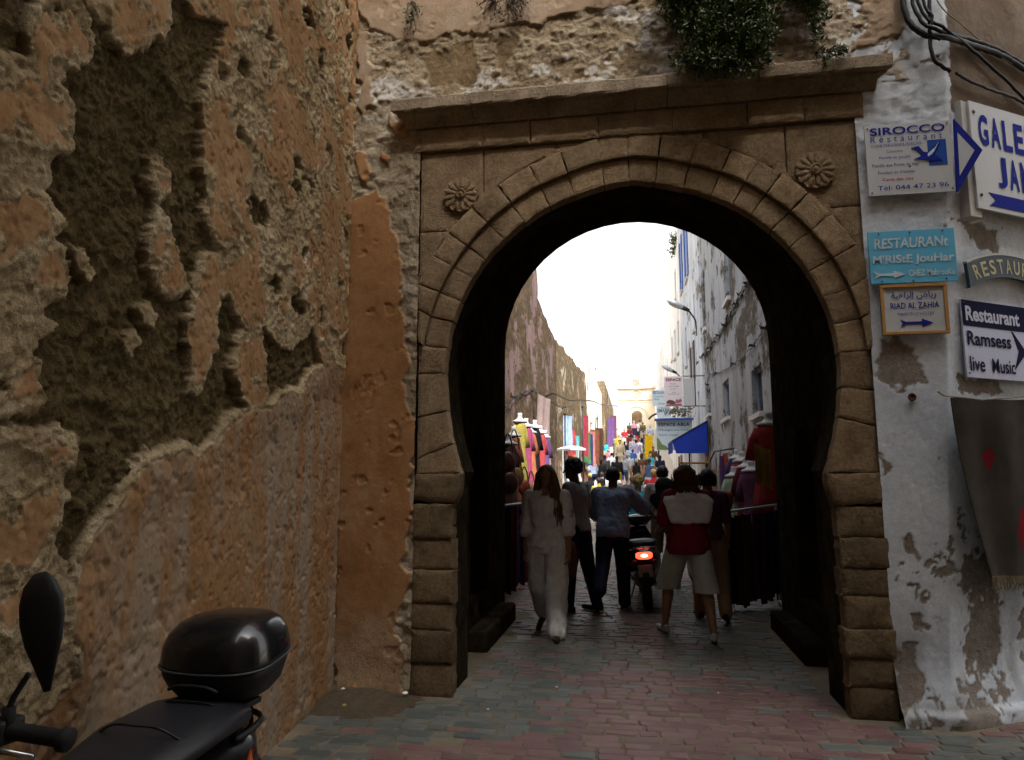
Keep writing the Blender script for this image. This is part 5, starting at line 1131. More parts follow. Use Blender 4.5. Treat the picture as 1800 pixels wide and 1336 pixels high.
bowl('blue glazed bowl on the pottery table', (q.x-.35, 16.2, .83), .13, POT[0]); bowl('tall white jar on the pottery table', (q.x-.2, 16.7, .83), .13, POT[2], 'jar'); bowl('ochre jar beside the tall white jar', (q.x-.42, 16.6, .83), .11, POT[3], 'jar'); bowl('small terracotta bowl on the pottery table', (q.x+.12, 16.4, .83), .10, POT[1])
q = at(1004, 786, 20.5); r = empty('display_lantern', (q.x, 20.5, 0), label='white framed glass display lantern standing by the left wall', cat='lantern')
mb = MB(); mb.lathe([(.42, q.z-.10), (.42, q.z-.05), (.30, q.z), (.02, q.z+.05)], 4); mb.build('roof', BUST, r)
for sx in (-1, 1):
    for sy in (-1, 1):
        mb = MB(); mb.tube([(sx*.22, sy*.22, .0), (sx*.22, sy*.22, q.z-.1)], .022, 6); mb.build('post', BUST, r)
mb = MB(); mb.box(-.25, .25, -.25, .25, .75, .8); mb.build('shelf', BUST, r)
for i, (px, Y, c, lb) in enumerate(((1047, 27.0, 'pink', 'goods table with a pink cloth beside the strollers'), (1040, 31.0, 'ivory', 'cream covered goods table farther up on the left'), (1062, 37.0, 'ochre', 'far goods table with an ochre cloth on the left'))):
    q = at(px, 845, Y); x = min(q.x, -1.15); table(lb, x-.5, Y, 1.1, 1.6, .85, c)
    for k in range(7):
        kk = random.Random(i*20+k); nm = ['terracotta', 'blue', 'white', 'ochre'][k % 4]
        bowl(f'{nm} {"jar" if k % 3 == 0 else "bowl"} among goods, {["nearest","second","third","middle","fifth","sixth","farthest"][k]} in the row on the {c} cloth', (x-.5+kk.uniform(-.4, .4), Y+(k-3)*.21, gz(Y)+.86), .10, [POT[1], POT[0], POT[2], POT[3]][k % 4], 'jar' if k % 3 == 0 else 'bowl')
# right stall: rail of long dark dresses, scarves and busts
rr_ = empty('dress_rail', (1.15, 9.15, 0), label='chrome rail of long dark dresses right inside the arch', cat='rail')
mb = MB(); mb.tube([(-.12, -.1, 1.17), (.62, .25, 1.26)], .016, 8); mb.build('rail_bar', LAMPG, rr_, True)
for x_, y_ in ((-.05, -.07), (.55, .22)):
    mb = MB(); mb.tube([(x_, y_, .04), (x_, y_, 1.19 + .12*(x_+.05))], .014, 8); mb.tube([(x_-.02, y_-.25, .03), (x_, y_, .10), (x_+.02, y_+.25, .03)], .014, 6); mb.build('upright', LAMPG, rr_, True)
for i, c in enumerate(('black', 'maroon', 'brown', 'plum', 'violet', 'indigo', 'navy')):
    s = i/6; x_ = 1.15-.05+.6*s; y_ = 9.15-.06+.29*s; hcloth('long_dress', f'{c} long dress hanging on the rail right inside the arch', (x_-.04, y_-.12, 1.13+.07*s), (x_+.10, y_+.10, 1.13+.07*s), 1.02+.04*math.sin(i*2), c, 400+i, 'dress', 'dresses on the right rail', .03, 3)
q = at(1273, 895, 9.0); r = empty('felt_hat', (q.x, 9.0, 0), label='round orange red felt hat on a stand at the end of the dress rail', cat='hat')
mb = MB(); mb.lathe([(.05, q.z), (.085, q.z), (.108, q.z+.08), (.108, q.z+.16), (.08, q.z+.205), (.02, q.z+.215)], 20); mb.build('crown', dye('felt_orange', (.36, .07, .025)), r, True); mb = MB(); mb.tube([(0, 0, 0), (0, 0, q.z)], .012, 6); mb.lathe([(.15, 0), (.15, .02), (.02, .04)], 14); mb.build('hat_stand', DKM, r)
bu = [(1295, 792, 13.2, 'indigo'), (1303, 796, 12.7, 'crimson'), (1311, 806, 12.2, 'maroon'), (1320, 812, 11.7, 'plum'), (1290, 822, 12.4, 'pale green')]
for i, (px, py, Y, c) in enumerate(bu):
    q = at(px, py, Y); kaftan(f'{c} kaftan on a white bust, right clothes stall', q.x, Y, q.z, 1.35, c, 500+i, .2, rz=-.5, group='kaftans on the right stall')
q = at(1344, 728, 10.0); kaftan('tie-dyed scarlet dress on the highest white bust, right edge of the arch', q.x+.05, 10.0, q.z, 1.35, 'scarlet', 520, .24, group='kaftans on the right stall')
q = at(1338, 800, 9.9); hcloth('hanging_scarf', 'yellow and green scarf draped over the scarlet dress', (q.x-.10, 9.80, 2.05), (q.x+.10, 9.80, 1.95), .5, 'ochre', 521, 'scarf', None, .03, 2)
sc = [(1250, 838, 'lilac'), (1254, 825, 'coral'), (1259, 828, 'pink'), (1264, 826, 'pale green'), (1268, 800, 'violet'), (1272, 796, 'scarlet'), (1277, 795, 'orange'), (1282, 797, 'ivory'), (1286, 800, 'sky blue')]
for i, (px, py, c) in enumerate(sc):
    Y = 15.5 - i*.16; q = at(px, py, Y); hcloth('hanging_scarf', f'{c} scarf on the right scarf rack', (q.x-.03, Y-.04, q.z), (q.x+.06, Y+.05, q.z), 1.25, c, 540+i, 'scarf', 'scarves on the right rack', .02, 2)
mb = MB(); a_ = at(1248, 818, 15.6); b_ = at(1290, 792, 14.2); mb.tube([(a_.x, 15.6, a_.z+.08), (a_.x+.1, 15.5, b_.z+.04), (b_.x, 14.2, b_.z+.04)], .016, 6); mb.tube([(a_.x, 15.6, 0), (a_.x, 15.6, a_.z+.1)], .016, 6); mb.tube([(b_.x, 14.2, 0), (b_.x, 14.2, b_.z+.05)], .016, 6)
tag(mb.build('scarf_rack', DKM, None, True), 'dark rack holding the row of bright scarves on the right', 'rack')
# shop front below the awning
sh = empty('shop_stand', (1.95, 23.0, gz(23)), label='wooden goods stand with shelves under the blue awning', cat='stand')
for x_ in (-.55, .3):
    for y_ in (-.3, .9):
        mb = MB(); mb.box(x_-.03, x_+.03, y_-.03, y_+.03, 0, 2.2); mb.build('post', WOODT, sh)
for z_ in (.45, .95, 1.45, 1.95):
    mb = MB(); mb.box(-.58, .33, -.33, .93, z_, z_+.035); mb.build('shelf', WOODT, sh)
for k in range(9):
    kk = random.Random(k+900); nm = ['ochre', 'brown', 'terracotta'][k % 3]; row = [.49, .99, 1.49][k//3]
    bowl(f'{["ochre","dark","terracotta"][k%3]} {["basket","box-shaped bowl","pot"][k%3]} on the {["lowest","middle","upper"][k//3]} shelf under the awning', (1.95-.4+.28*(k % 3), 22.8, gz(23)+row), .13, [POT[3], LEATH[0], POT[1]][k % 3])
q = at(1178, 845, 20); table('small cafe table with a white cloth right of the crowd', 1.35, 20.5, .8, .8, .78, 'white')
q = at(1140, 766, 45); r = empty('display_board', (q.x, 45, gz(45)), label='bright yellow standing board among the far strollers', cat='board'); mb = MB(); mb.box(-.24, .24, -.03, .03, .25, q.z-gz(45), .01); mb.build('panel', dye('bright_yellow', (.62, .38, .01)), r)
for sx in (-1, 1):
    mb = MB(); mb.tube([(sx*.2, 0, 0), (sx*.2, 0, .26)], .02, 6); mb.build('leg', DKM, r)
# ------------------------------------------------------------------ scooters
PAINT = simple('black_scooter_paint', (0.008, 0.008, 0.010), 0.22, 6, 0.1, spec=.5, coat=.3); VINYL = simple('black_seat_vinyl', (0.014, 0.015, 0.019), 0.38, 25, 0.2, .15, 90, spec=.4); RUBB = simple('black_rubber', (0.012, 0.012, 0.012), 0.75, 30, 0.2, .2, 120); CHROME = simple('worn_chrome', (0.45, 0.45, 0.46), 0.25, 20, 0.15, metal=1.0); PLAST = simple('matt_black_plastic', (0.016, 0.016, 0.018), 0.5, 20, 0.2, .15, 160)
REFL = simple('orange_reflector', (0.55, 0.09, 0.015), 0.3, 20, 0.1, spec=.5); WPL = simple('plate_grey', (0.30, 0.31, 0.31), .5, 20, .1)
MIRG = simple('mirror_glass', (0.6, 0.62, 0.65), 0.05, 5, 0.02, metal=1.0)
def glow(name, c, st):
    m, nt, b = base_mat(name); b.inputs['Base Color'].default_value = (*c, 1); b.inputs['Emission Color'].default_value = (*c, 1); b.inputs['Emission Strength'].default_value = st; return m
TAILON = glow('lit_tail_light', (1.0, 0.045, 0.02), 1.6); TAILHOT = glow('lit_tail_bulb', (1.0, 0.20, 0.10), 4.0); TAILOFF = simple('red_lens', (0.25, 0.01, 0.01), .25, 10, .1, spec=.5)
def loft(mb, rings, n=20, power=2.0):
    """rings: (center, rx, rz) superellipses in the x-z plane stacked along y"""
    v = []; 
    for c, rx, rz in rings:
        for j in range(n):
            a = 2*math.pi*j/n; ca, sa = math.cos(a), math.sin(a)
            v.append((c[0] + rx*math.copysign(abs(ca)**(2/power), ca), c[1], c[2] + rz*math.copysign(abs(sa)**(2/power), sa)))
    k = len(rings); f = [(i*n+j, i*n+(j+1) % n, (i+1)*n+(j+1) % n, (i+1)*n+j) for i in range(k-1) for j in range(n)]
    f += [tuple(range(n))[::-1], tuple(range((k-1)*n, k*n))]; mb.add(v, f); return mb
def scooter(name, label, loc, rz, lit=False, case=False, steer=0.0, lean=0.0):
    r = empty(name, loc, rz, label, 'scooter'); r.rotation_euler = (0, lean, rz)
    for y_, nm in ((-.58, 'rear'), (.66, 'front')):
        w = empty('wheel', (0, y_, .235)); w.parent = r
        mb = MB(); mb.lathe([(.155, -.05), (.20, -.055), (.228, -.03), (.235, 0), (.228, .03), (.20, .055), (.155, .05)], 28, axis='x'); mb.build('tyre', RUBB, w, True)
        mb = MB(); mb.lathe([(.02, -.05), (.06, -.05), (.07, -.025), (.14, -.025), (.16, -.045), (.16, .045), (.14, .025), (.07, .025), (.06, .05), (.02, .05)], 20, axis='x'); mb.build('rim', PLAST, w, angle=30)
    mb = MB(); loft(mb, [((0, -.92, .66), .05, .05), ((0, -.86, .64), .11, .10), ((0, -.70, .60), .165, .14), ((0, -.45, .56), .19, .18), ((0, -.2, .54), .18, .19), ((0, .0, .50), .15, .17), ((0, .06, .46), .12, .14)], 24, 2.6); mb.v = [(x_*1.12, y_, z_) for x_, y_, z_ in mb.v]; mb.build('rear_cowl', PAINT, r, True)
    mb = MB(); loft(mb, [((0, -.86, .42), .05, .06), ((0, -.7, .40), .09, .12), ((0, -.35, .36), .14, .14), ((0, .0, .33), .13, .10)], 16, 2.4); mb.build('engine_case', PLAST, r, True)
    mb = MB(); loft(mb, [((0, -.72, .765), .09, .030), ((0, -.66, .785), .135, .045), ((0, -.5, .79), .15, .05), ((0, -.3, .775), .155, .05), ((0, -.18, .755), .14, .045), ((0, -.05, .745), .12, .04), ((0, .05, .73), .085, .028)], 24, 2.8); mb.v = [(x_*1.22, y_, z_) for x_, y_, z_ in mb.v]; st_ = mb.build('seat', VINYL, r, True)
    for y_ in (-.5, -.27):
        mb = MB(); mb.tube(smoothpath([(-.15, y_, .80), (-.08, y_+.02, .838), (0, y_+.025, .842), (.08, y_+.02, .838), (.15, y_, .80)], 4), .004, 5); mb.build('seat_seam', VINYL, st_)
    mb = MB(); mb.box(-.15, .15, .02, .42, .27, .33, .02); mb.build('floorboard', PLAST, r)
    mb = MB(); loft(mb, [((0, .40, .32), .17, .03), ((0, .42, .33), .17, .05)], 16); mb.v = []; mb.f = []; mb.m = []
    sh_ = [(.17, .40, .28), (.20, .44, .45), (.20, .43, .65), (.16, .39, .82), (.10, .36, .93)]
    v = []; 
    for hx, y_, z_ in sh_:
        for j in range(9):
            t = -1 + 2*j/8; v.append((hx*t, y_ + .07*(1-t*t), z_))
    for hx, y_, z_ in sh_:
        for j in range(9):
            t = -1 + 2*j/8; v.append((hx*t*.9, y_ - .02 + .03*(1-t*t), z_))
    f = [(i*9+j, i*9+j+1, (i+1)*9+j+1, (i+1)*9+j) for i in range(4) for j in range(8)]; f += [tuple(k+45 for k in q[::-1]) for q in f]
    ed = [i*9 for i in range(5)] + [36+j for j in range(1, 9)] + [i*9+8 for i in range(3, -1, -1)] + [j for j in range(7, 0, -1)]
    f += [(ed[i], ed[(i+1) % len(ed)], ed[(i+1) % len(ed)]+45, ed[i]+45) for i in range(len(ed))]
    obj('leg_shield', mesh_from('leg_shield', v, f, PAINT, None, True), r)
    mb = MB(); mb.tube([(-.06, .62, .25), (-.06, .50, .60), (-.03, .40, .85)], .022, 8); mb.tube([(.06, .62, .25), (.06, .50, .60), (.03, .40, .85)], .022, 8); mb.build('fork', PLAST, r)
    mb = MB(); n = 12; fv = []
    for i in range(n+1):
        a = R(20 + 130*i/n)
        for j in range(7): t = -1+2*j/6; fv.append((.085*t, .66 + (.275-.03*t*t)*math.cos(a), .235 + (.275-.03*t*t)*math.sin(a)))
    mb.add(fv, [(i*7+j, i*7+j+1, (i+1)*7+j+1, (i+1)*7+j) for i in range(n) for j in range(6)]); mb.build('front_mudguard', PAINT, r, True)
    hb = empty('handlebar', (0, .36, 1.0), steer); hb.parent = r
    mb = MB(); mb.tube(smoothpath([(-.33, -.05, .02), (-.20, -.02, .035), (0, .02, .0), (.20, -.02, .035), (.33, -.05, .02)], 5), .013, 8); mb.build('bar', CHROME, hb, True)
    mb = MB(); loft(mb, [((0, -.09, .02), .08, .03), ((0, -.06, .03), .17, .055), ((0, .02, .02), .17, .075), ((0, .09, 0), .12, .08), ((0, .13, 0), .06, .05)], 20, 2.5); mb.build('headlamp_cowl', PAINT, hb, True)
    for sg in (-1, 1):
        mb = MB(); mb.tube([(sg*.20, -.022, .036), (sg*.215, -.024, .036), (sg*.22, -.025, .035), (sg*.315, -.046, .024), (sg*.32, -.047, .023), (sg*.335, -.050, .021)], [.021, .022, .0175, .0175, .024, .024], 12); mb.build('grip', RUBB, hb, True)
        mb = MB(); mb.tube([(sg*.17, .01, .03), (sg*.22, .03, .02), (sg*.32, .015, .01)], [.008, .007, .005], 6); mb.build('brake_lever', CHROME, hb, True)
        mb = MB(); mb.box(sg*.19-.025, sg*.19+.025, -.05, .012, .01, .062, .008); mb.build('switch_box', PLAST, hb)
        mt = MB(); mt.tube(smoothpath([(sg*.205, -.015, .05), (sg*.21, -.015, .09), (sg*.222, -.02, .12), (sg*.235, -.03, .15)], 4), .0065, 6); ms = mt.build('mirror_stem', PLAST, hb, True)
        mb = MB(); mb.tube([(sg*.205, -.015, .035), (sg*.206, -.015, .085)], [.016, .012], 8)
        mb.build('mirror_mount', RUBB, ms, True)
        rot = Matrix.Rotation(R(8)*sg, 3, 'Z') @ Matrix.Rotation(R(-sg*14), 3, 'Y'); cpt = Vector((sg*.262, -.03, .248))
        hv = MB(); prof = [(0.0, -.115, .010), (0.0, -.10, .016), (0.0, -.07, .030), (0.0, -.03, .050), (0.0, .01, .062), (0.0, .045, .060), (0.0, .075, .044), (0.0, .095, .018)]; vv = []; nn = 16
        for _, z_, hw in prof:
            for j in range(nn):
                a = 2*math.pi*j/nn; p = rot @ Vector((hw*1.18*math.cos(a), (.024*max(0, math.sin(a)) + .008*min(0, math.sin(a)))*min(1, hw/.05), z_*1.15)); vv.append(p + cpt)
        hv.add(vv, [(i*nn+j, i*nn+(j+1) % nn, (i+1)*nn+(j+1) % nn, (i+1)*nn+j) for i in range(len(prof)-1) for j in range(nn)] + [tuple(range(nn))[::-1], tuple(range((len(prof)-1)*nn, len(prof)*nn))]); hv.build('mirror_head', PLAST, hb, True)
    mb = MB(); loft(mb, [((0, -.955, .665), .075, .028), ((0, -.93, .665), .095, .042), ((0, -.88, .665), .10, .045)], 20, 3); tl = mb.build('tail_light', TAILON if lit else TAILOFF, r, True)
    if lit:
        mb = MB(); mb.ell((0, -.955, .668), (.042, .012, .020), 12, 8); mb.build('bulb', TAILHOT, tl, True)
    for sg in (-1, 1):
        mb = MB(); mb.ell((sg*.115, -.875, .60), (.03, .025, .02), 10, 8); mb.build('indicator', simple('smoked_indicator', (.10, .03, .015), .3, 10, .1, spec=.5), r, True)
        mb = MB(); mb.prism([(0, 0), (.10, 0), (.05, .16)], -.003, .003); o_ = mb.build('side_reflector', REFL, r, loc=(sg*.20, -.66, .54), rot=(0, 0, R(90)))
    mb = MB(); mb.box(-.085, .085, -.93, -.92, .42, .56, .003); mb.build('number_plate', WPL, r)
    mb = MB(); mb.tube([(0, -.80, .52), (0, -.92, .46), (0, -.93, .34)], [.05, .05, .045], 8, flat=.4); mb.build('rear_mudguard', PLAST, r, True)
    mb = MB(); mb.tube([(.15, -.2, .25), (.17, -.45, .27), (.17, -.85, .33)], [.03, .055, .05], 12); mb.build('exhaust', PLAST, r, True)
    mb = MB(); mb.tube([(-.12, -.25, .28), (-.22, -.32, .03)], .011, 6); mb.build('side_stand', CHROME, r)
    mb = MB()
    for sg in (-1, 1): mb.tube(smoothpath([(sg*.14, -.55, .72), (sg*.15, -.72, .73), (sg*.13, -.86, .75), (0, -.93, .76)], 4), .011, 6)
    mb.build('grab_rail', PLAST if case else CHROME, r, True)
    if case:
        mb = MB()
        for sg in (-1, 1):
            mb.tube([(sg*.11, -.50, .76), (sg*.11, -.56, .803), (sg*.11, -.80, .803), (sg*.10, -.86, .68)], .009, 6)
        mb.box(-.14, .14, -.84, -.52, .796, .815, .004); mb.build('luggage_rack', PLAST, r)
        tc = empty('top_case', (0, -.68, .812)); tc.scale = (.92, .92, .97); tc.parent = r
        def shell(zs, nm, mat):
            vv = []; n = 36
            for z_, rx, ry, yo, pw in zs:
                for j in range(n):
                    a = 2*math.pi*j/n; ca, sa = math.cos(a), math.sin(a); X_ = rx*math.copysign(abs(ca)**(2/pw), ca); Y_ = ry*math.copysign(abs(sa)**(2/pw), sa)
                    if Y_ > 0: Y_ *= 1 - .10*(abs(X_)/rx)**2
                    sag = (.022*math.cos(a*1.0+math.pi/2)) if nm == 'lid' else 0
                    vv.append((X_*(1 + .10*Y_/ry), Y_ + yo, z_ - .02*(Y_/ry)*(1 if .09 < z_ < .15 else 0)))
            k = len(zs); ff = [(i*n+j, i*n+(j+1) % n, (i+1)*n+(j+1) % n, (i+1)*n+j) for i in range(k-1) for j in range(n)] + [tuple(range(n))[::-1], tuple(range((k-1)*n, k*n))]
            me = mesh_from(nm, vv, ff, mat, None, True); return obj(nm, me, tc)
        shell([(.0, .12, .13, .0, 3), (.012, .15, .15, 0, 3), (.05, .185, .175, .0, 3.2), (.10, .205, .19, .0, 3.2), (.128, .21, .195, .0, 3.2), (.130, .20, .18, 0, 3.2)], 'base_tray', PLAST)
        shell([(.1325, .20, .185, .0, 3.2), (.134, .214, .199, .0, 3.2), (.146, .214, .199, .0, 3.2), (.18, .208, .193, -.002, 3.4), (.22, .196, .180, -.008, 3.4), (.255, .172, .155, -.018, 3.2), (.276, .135, .118, -.026, 3.0), (.284, .08, .07, -.03, 2.6), (.286, .03, .03, -.03, 2.2)], 'lid', PAINT)
        n = 36; ring = []
        for j in range(n+1):
            a = 2*math.pi*j/n; ca, sa = math.cos(a), math.sin(a); X_ = .216*math.copysign(abs(ca)**(2/3.2), ca); Y_ = .201*math.copysign(abs(sa)**(2/3.2), sa)
            if Y_ > 0: Y_ *= 1 - .10*(abs(X_)/.216)**2
            ring.append((X_*(1 + .10*Y_/.201), Y_, .131 - .02*(Y_/.201)))
        mb = MB(); mb.tube(ring, .004, 6); mb.build('lid_seam', simple('seam_highlight_grey', (.05, .052, .056), .35, 10, .1, spec=.4), tc, True)  # paler ring paints the highlight that runs along the lid seam
        mb = MB(); mb.tube(smoothpath([(-.10, .20, .06), (-.05, .205, .075), (.05, .205, .075), (.10, .20, .06)], 4), .007, 6); mb.build('latch_handle', PLAST, tc, True)
        mb = MB(); mb.ell((.10, -.10, .262), (.04, .022, .012), 12, 8); mb.build('lock_cover', PAINT, tc, True)
        for sg in (-1, 1):
            mb = MB(); mb.tube(smoothpath([(sg*.172, .13, .15), (sg*.168, .115, .19), (sg*.145, .085, .24), (sg*.11, .05, .275)], 4), .008, 6); mb.build('lid_rib', PAINT, tc, True)
    for o_ in r.children_recursive:
        if o_.type == 'MESH' and o_.parent == r or (o_.parent and o_.parent.parent == r and o_.parent.type == 'MESH'):
            if o_.name.startswith('side_reflector'): o_.location.y = -.58; continue
            for q in o_.data.vertices:
                if q.co.y < -.5: q.co.y = -.5 + (q.co.y+.5)*(.52 if case else .8)
    return r
scooter('parked_scooter', 'black parked scooter with a glossy top case beside the rampart wall', (-1.475, 1.73, 0.0), R(180-4), False, True, R(-4))
scooter('pushed_scooter', 'dark scooter with its red tail light lit, pushed through the arch', (0.09, 9.55, 0.012), R(2), True, False, R(4), R(-4))
# ------------------------------------------------------------------ people
SKIN = {'fair': simple('fair_skin', (0.42, 0.26, 0.19), 0.55, 30, .08, spec=.3), 'tan': simple('tanned_skin', (0.30, 0.16, 0.10), 0.55, 30, .08, spec=.3), 'brown': simple('brown_skin', (0.13, 0.065, 0.04), 0.55, 30, .08, spec=.3)}
HAIR = {k: simple(k + '_hair', c, 0.55, 60, .35, .5, 150, spec=.35) for k, c in {'black': (.010, .008, .007), 'brown': (.045, .022, .012), 'chestnut': (.085, .035, .016), 'blonde': (.42, .29, .12), 'grey': (.32, .31, .30), 'white': (.62, .60, .57), 'honey': (.14, .075, .03)}.items()}
GARM = {}
def garm(name, c=None):
    if name not in GARM:
        m, nt, b = base_mat('garment_' + name); co = coords(nt); n = noise(nt, co, 9, 5, .65)
        nt.links.new(ramp(nt, n, [(.3, [q*.82 for q in c]), (.7, [min(1, q*1.12) for q in c])]), b.inputs['Base Color']); b.inputs['Roughness'].default_value = .85; b.inputs['Specular IOR Level'].default_value = .12
        nt.links.new(bump(nt, noise(nt, co, 180, 2, .5), .2, .002), b.inputs['Normal']); GARM[name] = m
    return GARM[name]
GC = {'white': (.74, .74, .76), 'offwhite': (.58, .56, .52), 'grey': (.27, .28, .30), 'light grey': (.42, .43, .45), 'charcoal': (.05, .05, .055), 'black': (.013, .013, .015), 'navy': (.015, .020, .045), 'blue': (.045, .12, .36), 'slate blue': (.24, .30, .44), 'pale blue': (.33, .42, .56), 'turquoise': (.04, .42, .52), 'red': (.38, .025, .03), 'crimson': (.20, .012, .02), 'maroon': (.11, .015, .025), 'khaki': (.25, .215, .15), 'beige': (.42, .35, .25), 'ochre': (.48, .27, .03), 'orange': (.52, .20, .04), 'purple': (.13, .05, .14), 'brown': (.11, .06, .035), 'olive': (.12, .12, .06), 'green': (.08, .18, .10), 'pink': (.50, .22, .26), 'lilac': (.36, .32, .48), 'denim': (.06, .09, .17), 'tan': (.30, .20, .11), 'yellow': (.55, .42, .06), 'dark brown': (.04, .025, .016), 'plaid': (.40, .36, .34), 'stone': (.42, .425, .38)}
def G(n): return garm(n.replace(' ', '_'), GC[n])
def remesh(v, f, vox, it=4, fac=.5):
    me = bpy.data.meshes.new('tmp'); me.from_pydata([tuple(p) for p in v], [], f); me.update(); o = bpy.data.objects.new('tmp', me); COL.objects.link(o)
    m = o.modifiers.new('r', 'REMESH'); m.mode = 'VOXEL'; m.voxel_size = vox; m.use_smooth_shade = True
    if it: s = o.modifiers.new('s', 'SMOOTH'); s.iterations = it; s.factor = fac
    dg = bpy.context.evaluated_depsgraph_get(); r = bpy.data.meshes.new_from_object(o.evaluated_get(dg)); bpy.data.objects.remove(o); bpy.data.meshes.remove(me); return r
class BM2(MB):
    def cap(s, p0, p1, r0, r1, flat=1.0, n=12, side=None):
        """tapered limb with round ends"""
        p0 = Vector(p0); p1 = Vector(p1); t = (p1-p0); L = t.length
        if L < 1e-6: return s.ell(p0, (r0, r0, r0), n, 8)
        t /= L; ref = side if side is not None else Vector((1, 0, 0)); b = t.cross(ref)
        if b.length < .05: b = t.cross(Vector((0, 1, 0)))
        b.normalize(); a = b.cross(t).normalized(); rings = []
        for q in (-1, -.8, -.45, 0): rings.append((p0 + t*(r0*q*.95), r0*math.sqrt(max(.0004, 1-q*q))))
        for q in (.33, .66): rings.append((p0.lerp(p1, q), r0 + (r1-r0)*q))
        for q in (0, .45, .8, 1): rings.append((p1 + t*(r1*q*.95), r1*math.sqrt(max(.0004, 1-q*q))))
        v = [c + a*(r*math.cos(2*math.pi*j/n)) + b*(r*flat*math.sin(2*math.pi*j/n)) for c, r in rings for j in range(n)]; k = len(rings)
        f = [(i*n+j, i*n+(j+1) % n, (i+1)*n+(j+1) % n, (i+1)*n+j) for i in range(k-1) for j in range(n)] + [tuple(range(n))[::-1], tuple(range((k-1)*n, k*n))]
        return s.add(v, f)
    def spine(s, rings, n=20):
        """rings: (center, half width vector, half depth vector)"""
        v = [c + a*math.cos(2*math.pi*j/n) + b*math.sin(2*math.pi*j/n) for c, a, b in rings for j in range(n)]; k = len(rings)
        f = [(i*n+j, i*n+(j+1) % n, (i+1)*n+(j+1) % n, (i+1)*n+j) for i in range(k-1) for j in range(n)] + [tuple(range(n))[::-1], tuple(range((k-1)*n, k*n))]
        return s.add(v, f)
def fk(h, lean=4, legs=((10, 8, 3), (-10, 12, 3)), arms=((-8, 8, 15), (12, 8, 20)), head=(0, 0), fem=False, twist=0):
    """joint positions for a figure facing +Y; index 0 = its left (-x), 1 = its right (+x); angles in degrees"""
    J = {}; hw = (.055 if fem else .052)*h; sw = (.098 if fem else .112)*h
    pel = Vector((0, 0, 0)); J['pel'] = pel; low = 9
    for i, sg in ((0, -1), (1, 1)):
        fl, kn, ab = legs[i][:3]; hip = pel + Vector((sg*hw, 0, -.01*h)); a = R(fl)
        kne = hip + Vector((sg*math.sin(R(ab))*.245*h, math.sin(a)*.245*h, -math.cos(a)*.245*h)); a2 = R(fl-kn)
        ank = kne + Vector((sg*math.sin(R(ab))*.10*h, math.sin(a2)*.245*h, -math.cos(a2)*.245*h)); pitch = legs[i][3] if len(legs[i]) > 3 else min(0, (fl-kn)*.9)
        toe = Vector((sg*.2, math.cos(R(pitch)), math.sin(R(pitch)))).normalized()
        J[f'hip{i}'], J[f'kne{i}'], J[f'ank{i}'], J[f'toe{i}'] = hip, kne, ank, ank + toe*.11*h - Vector((0, 0, .028*h)); J[f'heel{i}'] = ank - toe*.03*h - Vector((0, 0, .026*h))
        low = min(low, J[f'toe{i}'].z - .012*h, J[f'heel{i}'].z - .014*h)
    up = Vector((0, math.sin(R(lean)), math.cos(R(lean)))); J['up'] = up; fw = Vector((0, math.cos(R(lean)), -math.sin(R(lean)))); J['fw'] = fw
    J['waist'] = pel + up*.09*h; J['chest'] = pel + up*.20*h; J['neck'] = pel + up*.295*h; tw = R(twist); ax = Vector((math.cos(tw), math.sin(tw), 0)); J['ax'] = ax
    for i, sg in ((0, -1), (1, 1)):
        fl, ab, el = arms[i][:3]; sh_ = pel + up*.272*h + ax*(sg*sw); a = R(fl) 
        d1 = Vector((sg*math.sin(R(ab)), math.sin(a)*math.cos(R(ab)), -math.cos(a)*math.cos(R(ab)))); inw = arms[i][3] if len(arms[i]) > 3 else 0
        elb = sh_ + d1*.172*h; a2 = R(fl+el); d2 = Vector((sg*math.sin(R(ab*.6-inw)), math.sin(a2)*math.cos(R(inw)), -math.cos(a2)*math.cos(R(inw)))).normalized(); wr = elb + d2*.148*h
        J[f'sho{i}'], J[f'elb{i}'], J[f'wri{i}'], J[f'hd{i}'] = sh_, elb, wr, d2
    yaw, tilt = R(head[0]), R(head[1]); hu = Vector((0, math.sin(R(lean*.4)+tilt), math.cos(R(lean*.4)+tilt))); J['hu'] = hu; J['hf'] = Vector((-math.sin(yaw), math.cos(yaw)*math.cos(tilt), -math.sin(tilt)))
    J['head'] = J['neck'] + Vector((0, .012*h, 0)) + hu*.095*h
    for k in J:
        if k not in ('up', 'fw', 'ax', 'hu', 'hf', 'hd0', 'hd1'): J[k] = J[k] + Vector((0, 0, -low))
    return J
def torso(mb, J, h, g=0.0, fem=False, z0=-.02, z1=.285, bulk=1.0, hemw=None):
    up, fw, ax = J['up'], J['fw'], J['ax']; p = J['pel']; w = .5*(ax + Vector((1, 0, 0))).normalized()
    tab = [(-.06, .088, .068), (-.02, .097 if fem else .090, .074), (.03, .090, .066), (.09, .074 if fem else .083, .058), (.15, .082 if fem else .092, .066), (.21, .092 if fem else .104, .074 if fem else .070), (.25, .098 if fem else .112, .062), (.275, .080 if fem else .092, .048), (.29, .045, .038), (.30, .032, .032)]
    rings = []
    for t, a, b in tab:
        if t < z0-.001 or t > z1+.001: continue
        k = min(1, max(0, t/.25)); xa = Vector((1, 0, 0)).lerp(ax, k); gg = g*(1.5 if hemw and t < .06 else 1)
        rings.append((p + up*(t*h) + fw*(.006*h if t > .1 else -.004*h), xa*(a*h*bulk+gg), fw*(b*h*bulk+gg)))
    if hemw: rings[0] = (rings[0][0], rings[0][1]*hemw, rings[0][2]*hemw)
    mb.spine(rings)
